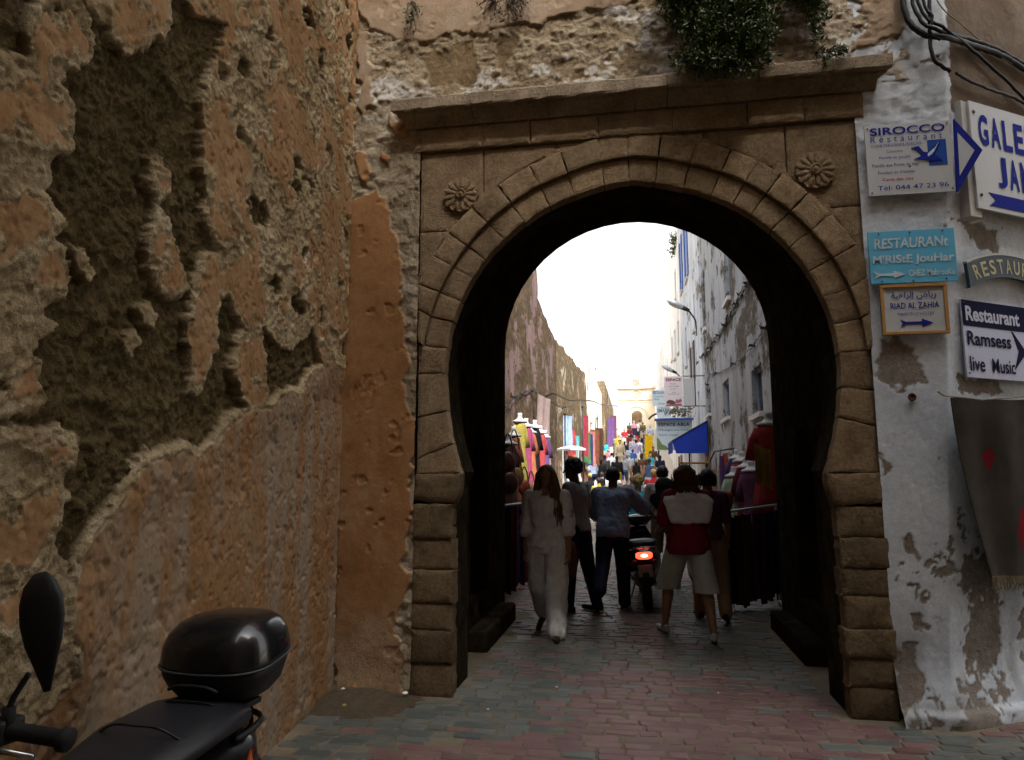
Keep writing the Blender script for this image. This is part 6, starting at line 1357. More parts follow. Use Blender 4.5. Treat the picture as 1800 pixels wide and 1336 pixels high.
def hand(mb, J, h, i, grip=0.25, fingers=True):
    sg = -1 if i == 0 else 1; w = J[f'wri{i}']; d = J[f'hd{i}'].normalized(); s = h/1.7
    side = Vector((0, 1, 0)) - d*d.y; side = side.normalized() if side.length > .1 else Vector((1, 0, 0)); pn = d.cross(side)*(1 if sg > 0 else -1)   # side: towards the thumb
    if pn.dot(Vector((-sg, 0, 0))) < 0: pn = -pn
    pc = w + d*.045*s; mb.cap(w, w + d*.075*s, .024*s, .036*s, .42, side=side)
    if not fingers: mb.cap(pc, w + d*.15*s, .034*s, .022*s, .5, side=side); return
    for k, (o, L) in enumerate(((.028, .072), (.010, .080), (-.009, .075), (-.026, .058))):
        b0 = w + d*.082*s + side*(o*s); c1 = d*math.cos(grip*1.2) + pn*math.sin(grip*1.2); c2 = d*math.cos(grip*3) + pn*math.sin(grip*3); m_ = b0 + c1*(L*.5*s); mb.cap(b0, m_, .0095*s, .009*s, 1, 8); mb.cap(m_, m_ + c2*(L*.5*s), .009*s, .0075*s, 1, 8)
    t0 = w + d*.028*s + side*.026*s; t1 = t0 + (d*.6 + side*.7 + pn*.3).normalized()*.042*s; mb.cap(t0, t1, .013*s, .011*s, 1, 8); mb.cap(t1, t1 + (d*.9 + side*.2 + pn*.3).normalized()*.032*s, .011*s, .008*s, 1, 8)
def headmesh(mb, J, h, face=True):
    c, u, f_ = J['head'], J['hu'], J['hf']; s = h/1.7; x = f_.cross(u).normalized(); u2 = x.cross(f_)
    rot = Matrix((x, f_, u2)).transposed()
    mb.cap(J['neck'] - J['up']*.03*h, c - u*.02*h, .036*h, .032*h, 1.0); mb.ell(c + u*.012*s, (.073*s, .092*s, .098*s), 16, 12, rot); mb.ell(c + f_*.028*s - u*.058*s, (.052*s, .056*s, .058*s), 14, 10, rot)
    if face:
        mb.cap(c + f_*.088*s + u*.012*s, c + f_*.108*s - u*.028*s, .008*s, .014*s, 1, 8); mb.ell(c + f_*.078*s - u*.085*s, (.024*s, .018*s, .018*s), 8, 6, rot); mb.cap(c + f_*.080*s - x*.035*s + u*.028*s, c + f_*.080*s + x*.035*s + u*.028*s, .011*s, .011*s, 1, 8); mb.cap(c + f_*.084*s - x*.018*s - u*.054*s, c + f_*.084*s + x*.018*s - u*.054*s, .008*s, .008*s, 1, 6)
        for sg in (-1, 1): mb.ell(c + x*(sg*.075*s) - u*.012*s, (.010*s, .020*s, .030*s), 8, 6, rot)
    return rot
def limbs(mb, J, h, fem=False, g=0):
    k = .92 if fem else 1.0
    for i in (0, 1):
        mb.cap(J[f'sho{i}'], J[f'elb{i}'], .031*h*k, .024*h*k); mb.cap(J[f'elb{i}'], J[f'elb{i}'].lerp(J[f'wri{i}'], .45), .024*h*k, .0245*h*k); mb.cap(J[f'elb{i}'].lerp(J[f'wri{i}'], .4), J[f'wri{i}'], .0245*h*k, .0155*h*k)
        hp, kn, an = J[f'hip{i}'], J[f'kne{i}'], J[f'ank{i}']; mb.cap(hp, kn, .054*h, .033*h); mb.cap(kn, kn.lerp(an, .35) - Vector((0, .008*h, 0)), .032*h, .034*h); mb.cap(kn.lerp(an, .3) - Vector((0, .006*h, 0)), an, .033*h, .020*h)
        mb.cap(J[f'heel{i}'], J[f'toe{i}'], .017*h, .014*h, .9); mb.cap(an, J[f'heel{i}'].lerp(J[f'toe{i}'], .45), .020*h, .016*h)
def wrinkle(me, amp, sx=16, sz=7, seed=1, only=None):
    n = len(me.vertices); co = np.empty(n*3); me.vertices.foreach_get('co', co); co = co.reshape(-1, 3); no = np.empty(n*3); me.vertices.foreach_get('normal', no); no = no.reshape(-1, 3)
    w = fbm(co[:, 0]*sx + co[:, 2]*3, co[:, 1]*sx + co[:, 2]*2, 3, seed, co[:, 2]*sz) - .5; w2 = 1 - np.abs(fbm(co[:, 0]*9 + seed, co[:, 1]*9, 2, seed+4, co[:, 2]*13)*2 - 1)
    co = co + no*(amp*(w*1.6 + (w2-.6)*.6))[:, None]; me.vertices.foreach_set('co', co.ravel()); me.update()
def garment(name, mb, mat, root, vox, amp=.008, seed=1, cutz=None, it=4, cuts=()):
    me = remesh(mb.v, mb.f, vox, it); wrinkle(me, amp, seed=seed)
    if cutz is not None or cuts:
        bm = bmesh.new(); bm.from_mesh(me); pl = list(cuts)
        if cutz is not None: pl.append((Vector((0, 0, cutz)), Vector((0, 0, -1))))
        for co, no in pl: bmesh.ops.bisect_plane(bm, geom=bm.verts[:]+bm.edges[:]+bm.faces[:], plane_co=co, plane_no=no, clear_outer=True)
        bm.to_mesh(me); bm.free()
    me.materials.clear(); me.materials.append(mat); me.polygons.foreach_set('material_index', np.zeros(len(me.polygons), np.int32)); return obj(name, me, root)
def sleeve(mb, J, h, i, frac, g, fem=False, loose=0.0):
    k = .92 if fem else 1.0; s, e, w = J[f'sho{i}'], J[f'elb{i}'], J[f'wri{i}']; T = J['neck'] - J['up']*.035*h
    mb.cap(T.lerp(s, .35), s, .036*h + g, .032*h*k+g)
    if frac <= .5: mb.cap(s, s.lerp(e, frac*2), .033*h*k+g, .027*h*k+g*1.6+loose)
    else: mb.cap(s, e, .033*h*k+g, .026*h*k+g+loose*.6); mb.cap(e, e.lerp(w, (frac-.5)*2), .026*h*k+g+loose*.6, (.022*h*k+g+loose))
def trousers(mb, J, h, frac, g, loose=0.0, fem=False, bulk=1.0):
    torso(mb, J, h, g*.5, fem, -.06, .062, bulk)
    for i in (0, 1):
        hp, kn, an = J[f'hip{i}'], J[f'kne{i}'], J[f'ank{i}']; mb.cap(hp + Vector((0, 0, .01)), kn if frac > .5 else hp.lerp(kn, frac*2), .058*h+g, (.036*h if frac > .5 else .045*h)+g+loose*(1 if frac > .5 else .8))
        if frac > .5: mb.cap(kn, kn.lerp(an, min(1.06, (frac-.5)*2 + (.12 if frac < .9 else 0))), .036*h+g+loose, (.026*h+g+loose*1.05) if frac > .9 else .040*h+g+loose)
def shoes(mb, J, h, i, g=.004):
    if True: mb.cap(J[f'heel{i}'], J[f'toe{i}'], .019*h+g, .016*h+g, .85); mb.cap(J[f'heel{i}'] + Vector((0, 0, .018)), J[f'heel{i}'].lerp(J[f'toe{i}'], .5), .018*h+g, .015*h+g)
def strands(root, mat, J, h, ends, n, seed, r0=.007, name='hair_locks'):
    rn = random.Random(seed); mb = MB(); c, u, f_ = J['head'], J['hu'], J['hf']; x = f_.cross(u).normalized(); s = h/1.7
    for k in range(n):
        e = rn.choice(ends); st = c + u*(.085*s) + x*(e[0]*.5*s*rn.uniform(.3, 1)) - f_*(.02*s); p1 = c + x*(e[0]*1.02*s) + f_*(e[1]*.6*s) + u*.01*s; p2 = c + x*((e[0]*1.25+rn.uniform(-.03, .03))*s) + f_*((e[1]+rn.uniform(-.03, .03))*s) - u*(.17*s); p3 = c + x*((e[0]*1.3+e[3]+rn.uniform(-.05, .05))*s) + f_*((e[1]+rn.uniform(-.03, .04))*s) - u*((e[2]+rn.uniform(-.09, .05))*s)
        mb.tube(smoothpath([st, p1, p2, p3], 5), [r0*s*q for q in np.linspace(1.2, .35, 16)], 5)
    o = mb.build(name, mat, root, True); o['kind'] = 'stuff'; return o
def person(label, x, y, h, rz, skin, spec, near=True, z=None, vox=.011):
    J = fk(h, **spec.get('pose', {})); fem = spec.get('pose', {}).get('fem', False); r = empty('person', (x, y, (gz(y) + .012) if z is None else z), R(rz), label, 'person', spec.get('group'))
    seed = int(abs(x*97+y*31)) + 1
    b = BM2(); torso(b, J, h, 0, fem, -.06, .30, spec.get('bulk', 1)); limbs(b, J, h, fem); headmesh(b, J, h)
    for i in (0, 1): hand(b, J, h, i, spec.get('grip', (.3, .3))[i])
    me = remesh(b.v, b.f, .0085 if near else vox, 3); me.materials.clear(); me.materials.append(SKIN[skin]); body = obj('body', me, r)
    hc, hu, hf = J['head'], J['hu'], J['hf']; s = h/1.7; hx = hf.cross(hu).normalized(); rot = Matrix((hx, hf, hx.cross(hf))).transposed()
    for sg in (-1, 1):
        e = MB(); e.ell(hc + hf*.082*s + hx*(sg*.030*s) + hu*.008*s, (.012*s, .008*s, .007*s), 8, 6, rot); e.build('eye', simple('eye_white', (.55, .53, .5), .3, 5, .02), body, True)
        e = MB(); e.ell(hc + hf*.0895*s + hx*(sg*.030*s) + hu*.008*s, (.0055*s, .003*s, .0055*s), 8, 6, rot); e.build('iris', simple('dark_iris', (.02, .012, .008), .2, 5, .02), body, True)
    t = spec['top']; b = BM2(); torso(b, J, h, t.get('g', .012), fem, t.get('hem', -.03), .285, spec.get('bulk', 1), t.get('hemw'))
    for i in (0, 1):
        if t.get('sl', .45) > 0: sleeve(b, J, h, i, t.get('sl', .45), t.get('g', .012)*.7, fem, t.get('loose', .006))
    garment(t.get('name', 'shirt'), b, G(t['c']), r, vox, t.get('amp', .008), seed)
    t = spec['bot']; b = BM2(); trousers(b, J, h, t.get('len', 1.0), t.get('g', .008), t.get('loose', .008), fem, spec.get('bulk', 1)); garment(t.get('name', 'trousers'), b, G(t['c']), r, vox, t.get('amp', .009), seed+3, cutz=(J['kne0'].z + J['kne1'].z)/2 - (t['len']-.5)*.49*h + .045 if t.get('len', 1) < .9 else None)
    for i in (0, 1): b = BM2(); shoes(b, J, h, i); garment('shoe', b, G(spec.get('shoes', 'dark brown')), r, .008, .001, seed, it=2)
    hr = spec.get('hair', ('short', 'brown')); b = BM2(); k = hr[0]
    b.ell(hc + hu*.030*s - hf*.014*s, (.083*s, .098*s, .092*s), 16, 12, rot)
    if k == 'curly':
        rn = random.Random(3)
        for q in range(70):
            d = Vector((rn.gauss(0, 1), rn.gauss(0, 1), rn.gauss(.35, 1))).normalized()
            if d.dot(hf) > .45 and d.z < .35: continue
            b.ell(hc + hu*.035*s - hf*.012*s + d*.088*s, (.026*s, .026*s, .026*s), 8, 6)
    if k == 'bob':
        for q in np.linspace(-2.2, 2.2, 13): d = -hf*math.cos(q) + hx*math.sin(q); b.cap(hc + hu*.03*s + d*.072*s, hc - hu*.055*s + d*.082*s, .040*s, .030*s)
    if k == 'long':
        for q in np.linspace(-1.9, 1.9, 11): d = -hf*math.cos(q) + hx*math.sin(q); b.cap(hc + hu*.02*s + d*.070*s, hc - hu*.24*s + d*.085*s - hf*.03*s, .036*s, .024*s)
    if k == 'long' and near:
        for q0, q1, L in ((-.075, -.10, .40), (-.07, -.06, .36), (.078, .085, .26)): b.cap(hc + hx*q0*s + hu*.01*s + hf*.01*s, hc + hx*q1*s - hu*L*s + hf*.035*s, .034*s, .030*s, .8)
    if k in ('short', 'bun'):
        for q in np.linspace(-1.5, 1.5, 9): d = -hf*math.cos(q) + hx*math.sin(q); b.cap(hc + hu*.03*s + d*.070*s, hc - hu*.035*s + d*.070*s, .026*s, .016*s)
    if k == 'bun': b.ell(hc - hf*.10*s + hu*.03*s, (.045*s, .045*s, .045*s), 10, 8)
    hm = garment('hair', b, HAIR[hr[1]], r, .009, .010 if k != 'curly' else .012, seed+7, it=2, cuts=[(hc + hf*.070*s + hu*.0*s, (hf - hu*.55).normalized())])
    return r, J
def backpack(root, J, h, col, s=1.0):
    up, fw, ax = J['up'], J['fw'], J['ax']; c = J['chest'] - fw*(.13*h) + up*.01*h; rot = Matrix((ax, fw, up)).transposed(); b = BM2()
    for dz in (-.09, 0, .08): b.ell(c + up*dz*s*h/1.7*1.2, (.135*s, .075*s, .12*s), 14, 10, rot)
    b.ell(c - fw*.05*s - up*.07*s, (.10*s, .05*s, .08*s), 12, 8, rot); o = garment('backpack', b, G(col), root, .014, .004, 5)
    for sg in (-1, 1):
        m = MB(); m.tube(smoothpath([c + up*.16*s + ax*(sg*.08) - fw*.01, J['neck'] - up*.02*h + ax*(sg*.075*h/1.7*1.5) + fw*.01, J['chest'] + up*.03*h + ax*(sg*.085*h) + fw*(.085*h), J['waist'] + ax*(sg*.092*h) + fw*(.0*h), c - up*.14*s + ax*(sg*.08)], 4), .016, 6, flat=.5); m.build('strap', G(col), o, True)
    return o
# --- the figures in the arch
wp, WJ = person('long-haired woman in white blouse and white linen trousers walking towards the viewer', -.90, 7.32, 1.70, 176, 'tan',
    dict(pose=dict(lean=2, legs=((12, 4, 2, 0), (-16, 26, 2, -42)), arms=((4, 9, 12), (-6, 8, 10)), head=(4, .0), fem=True), top=dict(c='white', name='blouse', g=.036, sl=.62, hem=-.02, loose=.022, amp=.024), bot=dict(c='white', g=.020, loose=.034, len=1.0, amp=.024), shoes='dark brown', hair=('long', 'honey'), grip=(.35, .35)))
strands(wp, HAIR['honey'], WJ, 1.70, [(-.085, .03, .50, -.06), (-.075, .06, .46, -.04), (-.09, -.01, .52, -.08), (-.08, .08, .40, -.02), (.08, .0, .34, .0), (.085, -.03, .30, .01), (-.05, -.06, .42, -.03), (-.10, .02, .44, -.10), (-.06, .09, .36, .0)], 520, 3, .0105)
m = MB(); c = WJ['hip0'] + Vector((-.13, -.12, -.16)); m.ell(c, (.055, .13, .19), 14, 10); m.ell(c - Vector((0, 0, .09)), (.06, .12, .10), 14, 8); bg_ = m.build('shoulder_bag', G('brown'), None, True); bg_.location = wp.location; bg_.rotation_euler = wp.rotation_euler; tag(bg_, 'dark brown shoulder bag hanging at the side of the woman in white', 'bag')
m = MB(); m.tube(smoothpath([c + Vector((.02, -.1, .15)), WJ['sho0'] + Vector((.03, -.06, .03)), WJ['sho0'] + Vector((.04, .05, .04)), c + Vector((.03, .1, .15))], 6), .010, 6, flat=.4); m.build('strap', G('brown'), bg_)
person('curly-haired man in grey T-shirt and dark jeans standing in profile', -.70, 8.72, 1.80, 68, 'brown',
    dict(pose=dict(lean=3, legs=((7, 4, 3, 0), (-9, 5, 3, 0)), arms=((2, 6, 18), (-6, 6, 20)), head=(14, 4)), top=dict(c='grey', name='t_shirt', sl=.36, g=.016, hem=-.055, amp=.010), bot=dict(c='navy', loose=.014), shoes='black', hair=('curly', 'black')))
mp_, MJ = person('man in slate blue shirt leaning forward to push the scooter', -.30, 9.0, 1.74, -3, 'brown',
    dict(pose=dict(lean=17, legs=((-20, 34, 3, -62), (10, 6, 3, 0)), arms=((28, 10, 48), (44, 32, 22, -10)), head=(-6, 8), twist=-8), bulk=1.10, top=dict(c='slate blue', sl=.5, g=.032, hem=-.06, loose=.020, amp=.022), bot=dict(c='navy', g=.014, loose=.014, amp=.012), shoes='dark brown', hair=('short', 'black'), grip=(.5, .6)))
pm_, PJ = person('man with black backpack and patterned shirt ahead of the scooter', .40, 11.0, 1.74, 4, 'fair',
    dict(pose=dict(lean=6, legs=((14, 10, 3, 0), (-14, 18, 3, -30)), arms=((6, 8, 30), (10, 8, 35))), bulk=1.08, top=dict(c='plaid', sl=.45, g=.02, hem=-.05, loose=.014), bot=dict(c='khaki', len=.62, name='shorts', loose=.022), shoes='light grey', hair=('short', 'black')))
backpack(pm_, PJ, 1.74, 'black', 1.1)
sw_, SJ = person('woman in khaki shorts and crimson top striding away with a sweater round her shoulders', .50, 7.50, 1.72, 8, 'tan',
    dict(pose=dict(lean=3, legs=((20, 10, 12, 0), (-17, 3, 6, -8)), arms=((16, 10, 55), (6, 8, 30)), fem=True), bulk=1.14, top=dict(c='crimson', name='top', sl=.42, g=.034, hem=-.06, amp=.009), bot=dict(c='stone', len=.60, name='shorts', g=.018, loose=.038, amp=.010), shoes='light grey', hair=('bob', 'chestnut')))
b = BM2(); up, fw, ax = SJ['up'], SJ['fw'], SJ['ax']; hh = 1.72
rings = []
for t, a, bb, o_ in ((.115, .112, .024, -.078), (.14, .122, .030, -.080), (.20, .135, .038, -.074), (.245, .148, .046, -.048), (.272, .135, .052, -.020), (.292, .085, .056, .0), (.302, .05, .05, .0)): rings.append((SJ['pel'] + up*(t*hh) + fw*(o_*hh), ax*(a*hh), fw*(bb*hh)))
b.spine(rings)
for sg in (-1, 1): b.cap(SJ['neck'] + ax*(sg*.07*hh) - up*.015*hh, SJ['chest'] + ax*(sg*.045*hh) + fw*.10*hh, .042, .035)
strands(sw_, HAIR['chestnut'], SJ, 1.72, [(-.085, -.03, .07, 0), (.085, -.03, .07, 0), (0, -.10, .09, 0), (-.05, -.09, .09, 0), (.05, -.09, .09, 0)], 170, 5, .009)
garment('sweater', b, G('white'), sw_, .011, .016, 9, it=10)
person('dark-haired woman in plum top and tan trousers behind the woman with the sweater', .80, 8.45, 1.66, 0, 'tan',
    dict(pose=dict(lean=3, legs=((10, 8, 3, 0), (-12, 8, 3, -14)), arms=((0, 8, 30), (4, 8, 24)), fem=True), top=dict(c='purple', sl=.45, g=.018, hem=-.05), bot=dict(c='tan', loose=.018), shoes='dark brown', hair=('bob', 'black')))
h_, HJ = person('short blonde woman in a turquoise top ahead of the scooter', .03, 11.6, 1.60, 0, 'fair',
    dict(pose=dict(lean=5, legs=((8, 6, 3, 0), (-10, 12, 3, -15)), arms=((6, 8, 30), (6, 8, 30)), fem=True), top=dict(c='turquoise', sl=.3, g=.018, hem=-.05), bot=dict(c='white', len=.8, loose=.015), shoes='light grey', hair=('curly', 'blonde')), vox=.015)
person('grey-haired man in a blue shirt beside the backpacker', .66, 11.5, 1.72, 8, 'fair',
    dict(pose=dict(lean=4, legs=((10, 8, 3, 0), (-10, 12, 3, -15)), head=(20, 0)), top=dict(c='blue', sl=.45, g=.02, hem=-.05), bot=dict(c='beige', loose=.015), shoes='dark brown', hair=('short', 'grey')), vox=.015)

# --- the crowd up the street: one continuous figure each, clothed by region
def walker(label, px, py, Y, h, rz, skin, top, bot, hair='brown', kind='trousers', sl=.45, blen=1.0, hairk='short', bag=None, fem=False, seed=0, hat=None, bulk=1.0, vox=None, group='strollers up the street'):
    rn = random.Random(seed*13+5); q = at(px, py, Y); z = gz(Y); h = h or max(1.45, min(1.9, q.z - z)); st = rn.uniform(6, 18)*(1 if rn.random() < .5 else -1)
    J = fk(h, rn.uniform(1, 6), ((st, 6+max(0, -st), 3, 0), (-st, 6+max(0, st), 3, 0)), ((-st*.6, 9, rn.uniform(10, 40)), (st*.6, 9, rn.uniform(10, 40))), (rn.uniform(-20, 20), 0), fem)
    b = BM2(); torso(b, J, h, .014, fem, -.06, .295, bulk); limbs(b, J, h, fem); headmesh(b, J, h, False)
    for i in (0, 1): hand(b, J, h, i, .3, False)
    regs = []   # (p0, p1, r, material)
    mats = [SKIN[skin], G(top), G(bot), HAIR[hair], G('dark brown') if seed % 3 else G('light grey')]
    for i in (0, 1):
        s, e, w = J[f'sho{i}'], J[f'elb{i}'], J[f'wri{i}']; hp, kn, an = J[f'hip{i}'], J[f'kne{i}'], J[f'ank{i}']
        g = .008 + (.012 if blen > .9 else .0)
        if blen > .5: b.cap(hp, kn, .058*h+.008, .036*h+g); b.cap(kn, kn.lerp(an, min(1, (blen-.5)*2)), .036*h+g, .028*h+g)
        else: b.cap(hp, hp.lerp(kn, blen*2), .058*h+.008, .05*h+g)
        if sl > 0: b.cap(s, s.lerp(e, min(1, sl*2)), .038*h, .034*h)
        if sl > .5: b.cap(e, e.lerp(w, (sl-.5)*2), .033*h, .027*h)
        m = e if sl >= .5 else s.lerp(e, sl*2)
        if sl > 0: regs.append((s, m, .038*h, 1))
        if sl < .5: regs.append((m + (e-s)*.08, e, .026*h, 0))
        w1 = e.lerp(w, max(0, (sl-.5)*2)) if sl > .5 else e
        if sl > .5: regs.append((e, w1, .03*h, 1))
        regs.append((w1.lerp(w, .1), w + J[f'hd{i}']*.15, .022*h, 0))
        kl = kn if blen >= .5 else hp.lerp(kn, blen*2); regs.append((hp, kl, .056*h, 2))
        if blen < .5: regs.append((kl + Vector((0, 0, -.03*h)), kn, .036*h, 0))
        al = kn.lerp(an, max(0, (blen-.5)*2)) if blen > .5 else kn
        if blen > .5: regs.append((kn, al, .034*h, 2))
        regs.append((al.lerp(an, .08), an, .024*h, 0)); regs.append((J[f'heel{i}'], J[f'toe{i}'], .022*h, 4))
    if kind == 'skirt':
        r0 = [(J['waist'], Vector((.085*h, 0, 0)), Vector((0, .07*h, 0))), (J['pel'], Vector((.11*h, 0, 0)), Vector((0, .09*h, 0)))]; zz = J['pel'].z*(1-blen)
        r0.append((Vector((0, J['pel'].y, zz)), Vector((.15*h, 0, 0)), Vector((0, .13*h, 0)))); b.spine(r0); regs += [(J['pel'], Vector((0, 0, zz)), .13*h, 2)]
    regs += [(J['pel'] - J['up']*.02*h, J['pel'] + J['up']*.02*h, .085*h, 2), (J['pel'] + J['up']*.06*h, J['neck'] - J['up']*.03*h, .095*h, 1), (J['neck'] - J['up']*.01*h, J['head'] - J['hu']*.03*h, .03*h, 0)]
    c, u, f_ = J['head'], J['hu'], J['hf']; s = h/1.7
    b.ell(c + u*.03*s - f_*.015*s, (.084*s, .098*s, .094*s), 12, 10)
    if hairk == 'long': b.cap(c - f_*.05*s, c - f_*.085*s - u*.2*s, .075*s, .06*s, .5); regs.append((c - f_*.07*s, c - f_*.10*s - u*.21*s, .06*s, 3))
    if hairk == 'bob': b.cap(c - f_*.02*s, c - f_*.04*s - u*.06*s, .09*s, .085*s, .8); regs.append((c - f_*.05*s, c - f_*.06*s - u*.06*s, .08*s, 3))
    regs += [(c + u*.05*s - f_*.03*s, c + u*.05*s - f_*.03*s, .088*s, 3), (c - u*.02*s - f_*.06*s, c - u*.02*s - f_*.06*s, .05*s, 3), (c + f_*.05*s - u*.03*s, c + f_*.05*s - u*.06*s, .055*s, 0)]
    me = remesh(b.v, b.f, vox or (.016 if Y < 20 else .022 if Y < 45 else .03), 2); nf = len(me.polygons); cc = np.empty(nf*3); me.polygons.foreach_get('center', cc); cc = cc.reshape(-1, 3); best = np.full(nf, 1e9); mi = np.zeros(nf, np.int32)
    for p0, p1, r_, k in regs:
        p0 = np.array(p0); d = np.array(p1)-p0; L = d@d + 1e-9; t = np.clip((cc-p0)@d/L, 0, 1); ds = np.linalg.norm(cc-p0-t[:, None]*d, axis=1) - r_; m = ds < best; best[m] = ds[m]; mi[m] = k
    me.materials.clear()
    for m in mats: me.materials.append(m)
    me.polygons.foreach_set('material_index', mi); x = q.x
    o = obj('person', me); o.location = (x, Y, z + .012*(Y < 24)); o.rotation_euler = (0, 0, R(rz)); tag(o, label, 'person', group)
    if bag: backpack(o, J, h, bag, .95)
    if hat:
        m = MB(); m.lathe([(.13*s, 0), (.13*s, .01), (.095*s, .015), (.09*s, .07*s), (.05*s, .10*s)], 14); hc = c + u*.045*s; m.v = [(a+hc.x, b_+hc.y, c_+hc.z) for a, b_, c_ in m.v]; m.build('hat', G(hat), o, True)
    return o
CR = [
 ('grey-haired man just beyond the blonde woman', 1118, 848, 14.0, None, 5, 'fair', 'lilac', 'beige', 'grey'),
 ('ginger-haired woman in a turquoise blouse left of the blonde woman', 1100, 852, 13.4, None, 0, 'fair', 'turquoise', 'white', 'honey', 'trousers', .45, 1.0, 'bob', None, True),
 ('balding man in a lilac shirt behind the backpack strap', 1136, 852, 14.6, None, 0, 'fair', 'lilac', 'khaki', 'white'),
 ('woman in black vest and mustard cropped trousers', 1037, 838, 24.4, 1.63, 0, 'tan', 'black', 'ochre', 'blonde', 'trousers', 0, .82, 'short', None, True),
 ('man in white T-shirt with a black backpack beside the mustard trousers', 1058, 836, 24.0, 1.70, 0, 'tan', 'white', 'denim', 'brown', 'trousers', .4, 1.0, 'short', 'black'),
 ('man in a black shirt left of the street with dark hair', 1056, 806, 34.0, None, 0, 'tan', 'black', 'navy', 'black'),
 ('man in charcoal shirt behind the black-shirted man', 1063, 799, 36.0, None, 5, 'tan', 'charcoal', 'black', 'black', 'trousers', .45),
 ('man in a white shirt walking left of the black jacket', 1075, 795, 38.0, None, 0, 'brown', 'white', 'navy', 'black', 'trousers', .9),
 ('man in black jacket and ochre trousers walking away', 1084, 796, 34.5, 1.80, 0, 'brown', 'black', 'ochre', 'black', 'trousers', 1.0, 1.0, 'short', None, False, 'b'),
 ('person in grey shirt and denim shorts beside the black jacket', 1097, 800, 36.5, None, 0, 'fair', 'grey', 'denim', 'grey', 'trousers', .45, .5),
 ('man in light grey shirt with greying hair up the street', 1106, 797, 38.5, None, 0, 'fair', 'light grey', 'beige', 'grey'),
 ('man in black sleeveless shirt and maroon shorts', 1118, 797, 33.0, 1.76, 0, 'tan', 'black', 'maroon', 'grey', 'trousers', 0, .5),
 ('brown-haired woman in a dark brown shirt by the sleeveless man', 1128, 794, 35.0, None, 0, 'fair', 'brown', 'charcoal', 'brown', 'trousers', .45, 1.0, 'bob', None, True),
 ('person in a faded denim vest with hands behind the back', 1141, 805, 31.5, None, 0, 'tan', 'denim', 'light grey', 'brown', 'trousers', 0, .62),
 ('person in a red top and white cap near the cafe table', 1163, 824, 26.0, 1.60, 0, 'fair', 'red', 'navy', 'white', 'trousers', .6, 1.0, 'short', None, False, 'c', 'white'),
 ('person in a navy shirt by the shop shelves', 1160, 800, 37.0, None, -20, 'tan', 'navy', 'black', 'black'),
 ('woman in a turquoise top among the middle crowd', 1143, 797, 40.0, None, 0, 'fair', 'turquoise', 'white', 'blonde', 'trousers', .4, 1.0, 'bob', None, True),
 ('bare-headed man in a pale blue shirt mid-street', 1107, 784, 44.0, None, 0, 'tan', 'pale blue', 'denim', 'grey'),
 ('child-sized figure in blue just above the light grey shirt', 1112, 790, 43.0, None, 0, 'fair', 'blue', 'navy', 'brown'),
 ('man in white tank top facing down the street', 1096, 764, 54.0, None, 178, 'tan', 'white', 'olive', 'black', 'trousers', 0),
 ('woman in a grey green shirt turning by the left stalls', 1080, 773, 52.0, None, 120, 'fair', 'green', 'charcoal', 'grey', 'trousers', .45, 1.0, 'bob', None, True),
 ('man holding a camera in a grey striped shirt coming down', 1111, 770, 52.0, None, 185, 'fair', 'light grey', 'beige', 'brown'),
 ('woman in a white dress coming down the street', 1124, 772, 50.0, None, 180, 'tan', 'white', 'white', 'brown', 'skirt', .3, .55, 'bob', None, True),
 ('man in navy clothes beside the yellow board', 1132, 763, 53.0, None, 170, 'brown', 'navy', 'navy', 'black', 'trousers', .9),
 ('person in a bright red shirt high up on the left', 1097, 753, 61.0, None, 0, 'tan', 'red', 'denim', 'brown'),
 ('person in a pink blouse left of the bright red shirt', 1089, 760, 58.0, None, 20, 'fair', 'pink', 'white', 'grey', 'trousers', .4, 1.0, 'bob', None, True),
 ('man in a beige shirt high on the right of the street', 1140, 757, 57.0, None, 0, 'fair', 'beige', 'khaki', 'grey'),
 ('tall person in a grey shirt near the top of the street', 1130, 752, 62.0, None, 0, 'tan', 'grey', 'navy', 'black'),
 ('person in a navy coat and red skirt near the top', 1118, 752, 60.0, None, 0, 'tan', 'navy', 'red', 'black', 'skirt', .9, .6, 'bob', None, True),
 ('person in maroon below the upper gate', 1107, 750, 64.0, None, 0, 'fair', 'maroon', 'black', 'brown'),
 ('person in dark clothes inside the approach to the upper gate', 1106, 742, 70.0, None, 0, 'tan', 'charcoal', 'black', 'black'),
 ('person in white just below the upper gate arch', 1119, 741, 71.0, None, 180, 'tan', 'white', 'white', 'black'),
 ('person in olive at the right of the upper gate arch', 1130, 742, 69.0, None, 0, 'fair', 'olive', 'brown', 'brown'),
 ('person in pale blue at the right edge of the far crowd', 1143, 748, 63.0, None, 0, 'fair', 'pale blue', 'beige', 'grey'),
 ('stallholder in a rust brown robe at the left stalls', 1027, 790, 29.0, None, 60, 'brown', 'brown', 'brown', 'black', 'skirt', 1.0, .95, 'long', None, True),
 ('stallholder in a white shirt behind the display lantern', 1006, 800, 22.5, None, 170, 'brown', 'white', 'charcoal', 'black', 'trousers', .6),
 ('shopper in a pale blue top bending at the left stalls', 1042, 792, 33.0, None, 40, 'fair', 'pale blue', 'navy', 'brown'),
 ('shopper in a yellow shirt near the pink goods table', 1053, 832, 21.0, 1.55, 20, 'tan', 'yellow', 'brown', 'brown'),
]
for i, c in enumerate(CR):
    lab, px, py, Y, h, rz, sk, tp, bt, hr = c[:10]; rest = list(c[10:]) + [None]*10
    walker(lab, px, py, Y, h, rz, sk, tp, bt, hr, rest[0] or 'trousers', .45 if rest[1] is None else rest[1], rest[2] or 1.0, rest[3] or 'short', rest[4], bool(rest[5]), i+1, rest[7])

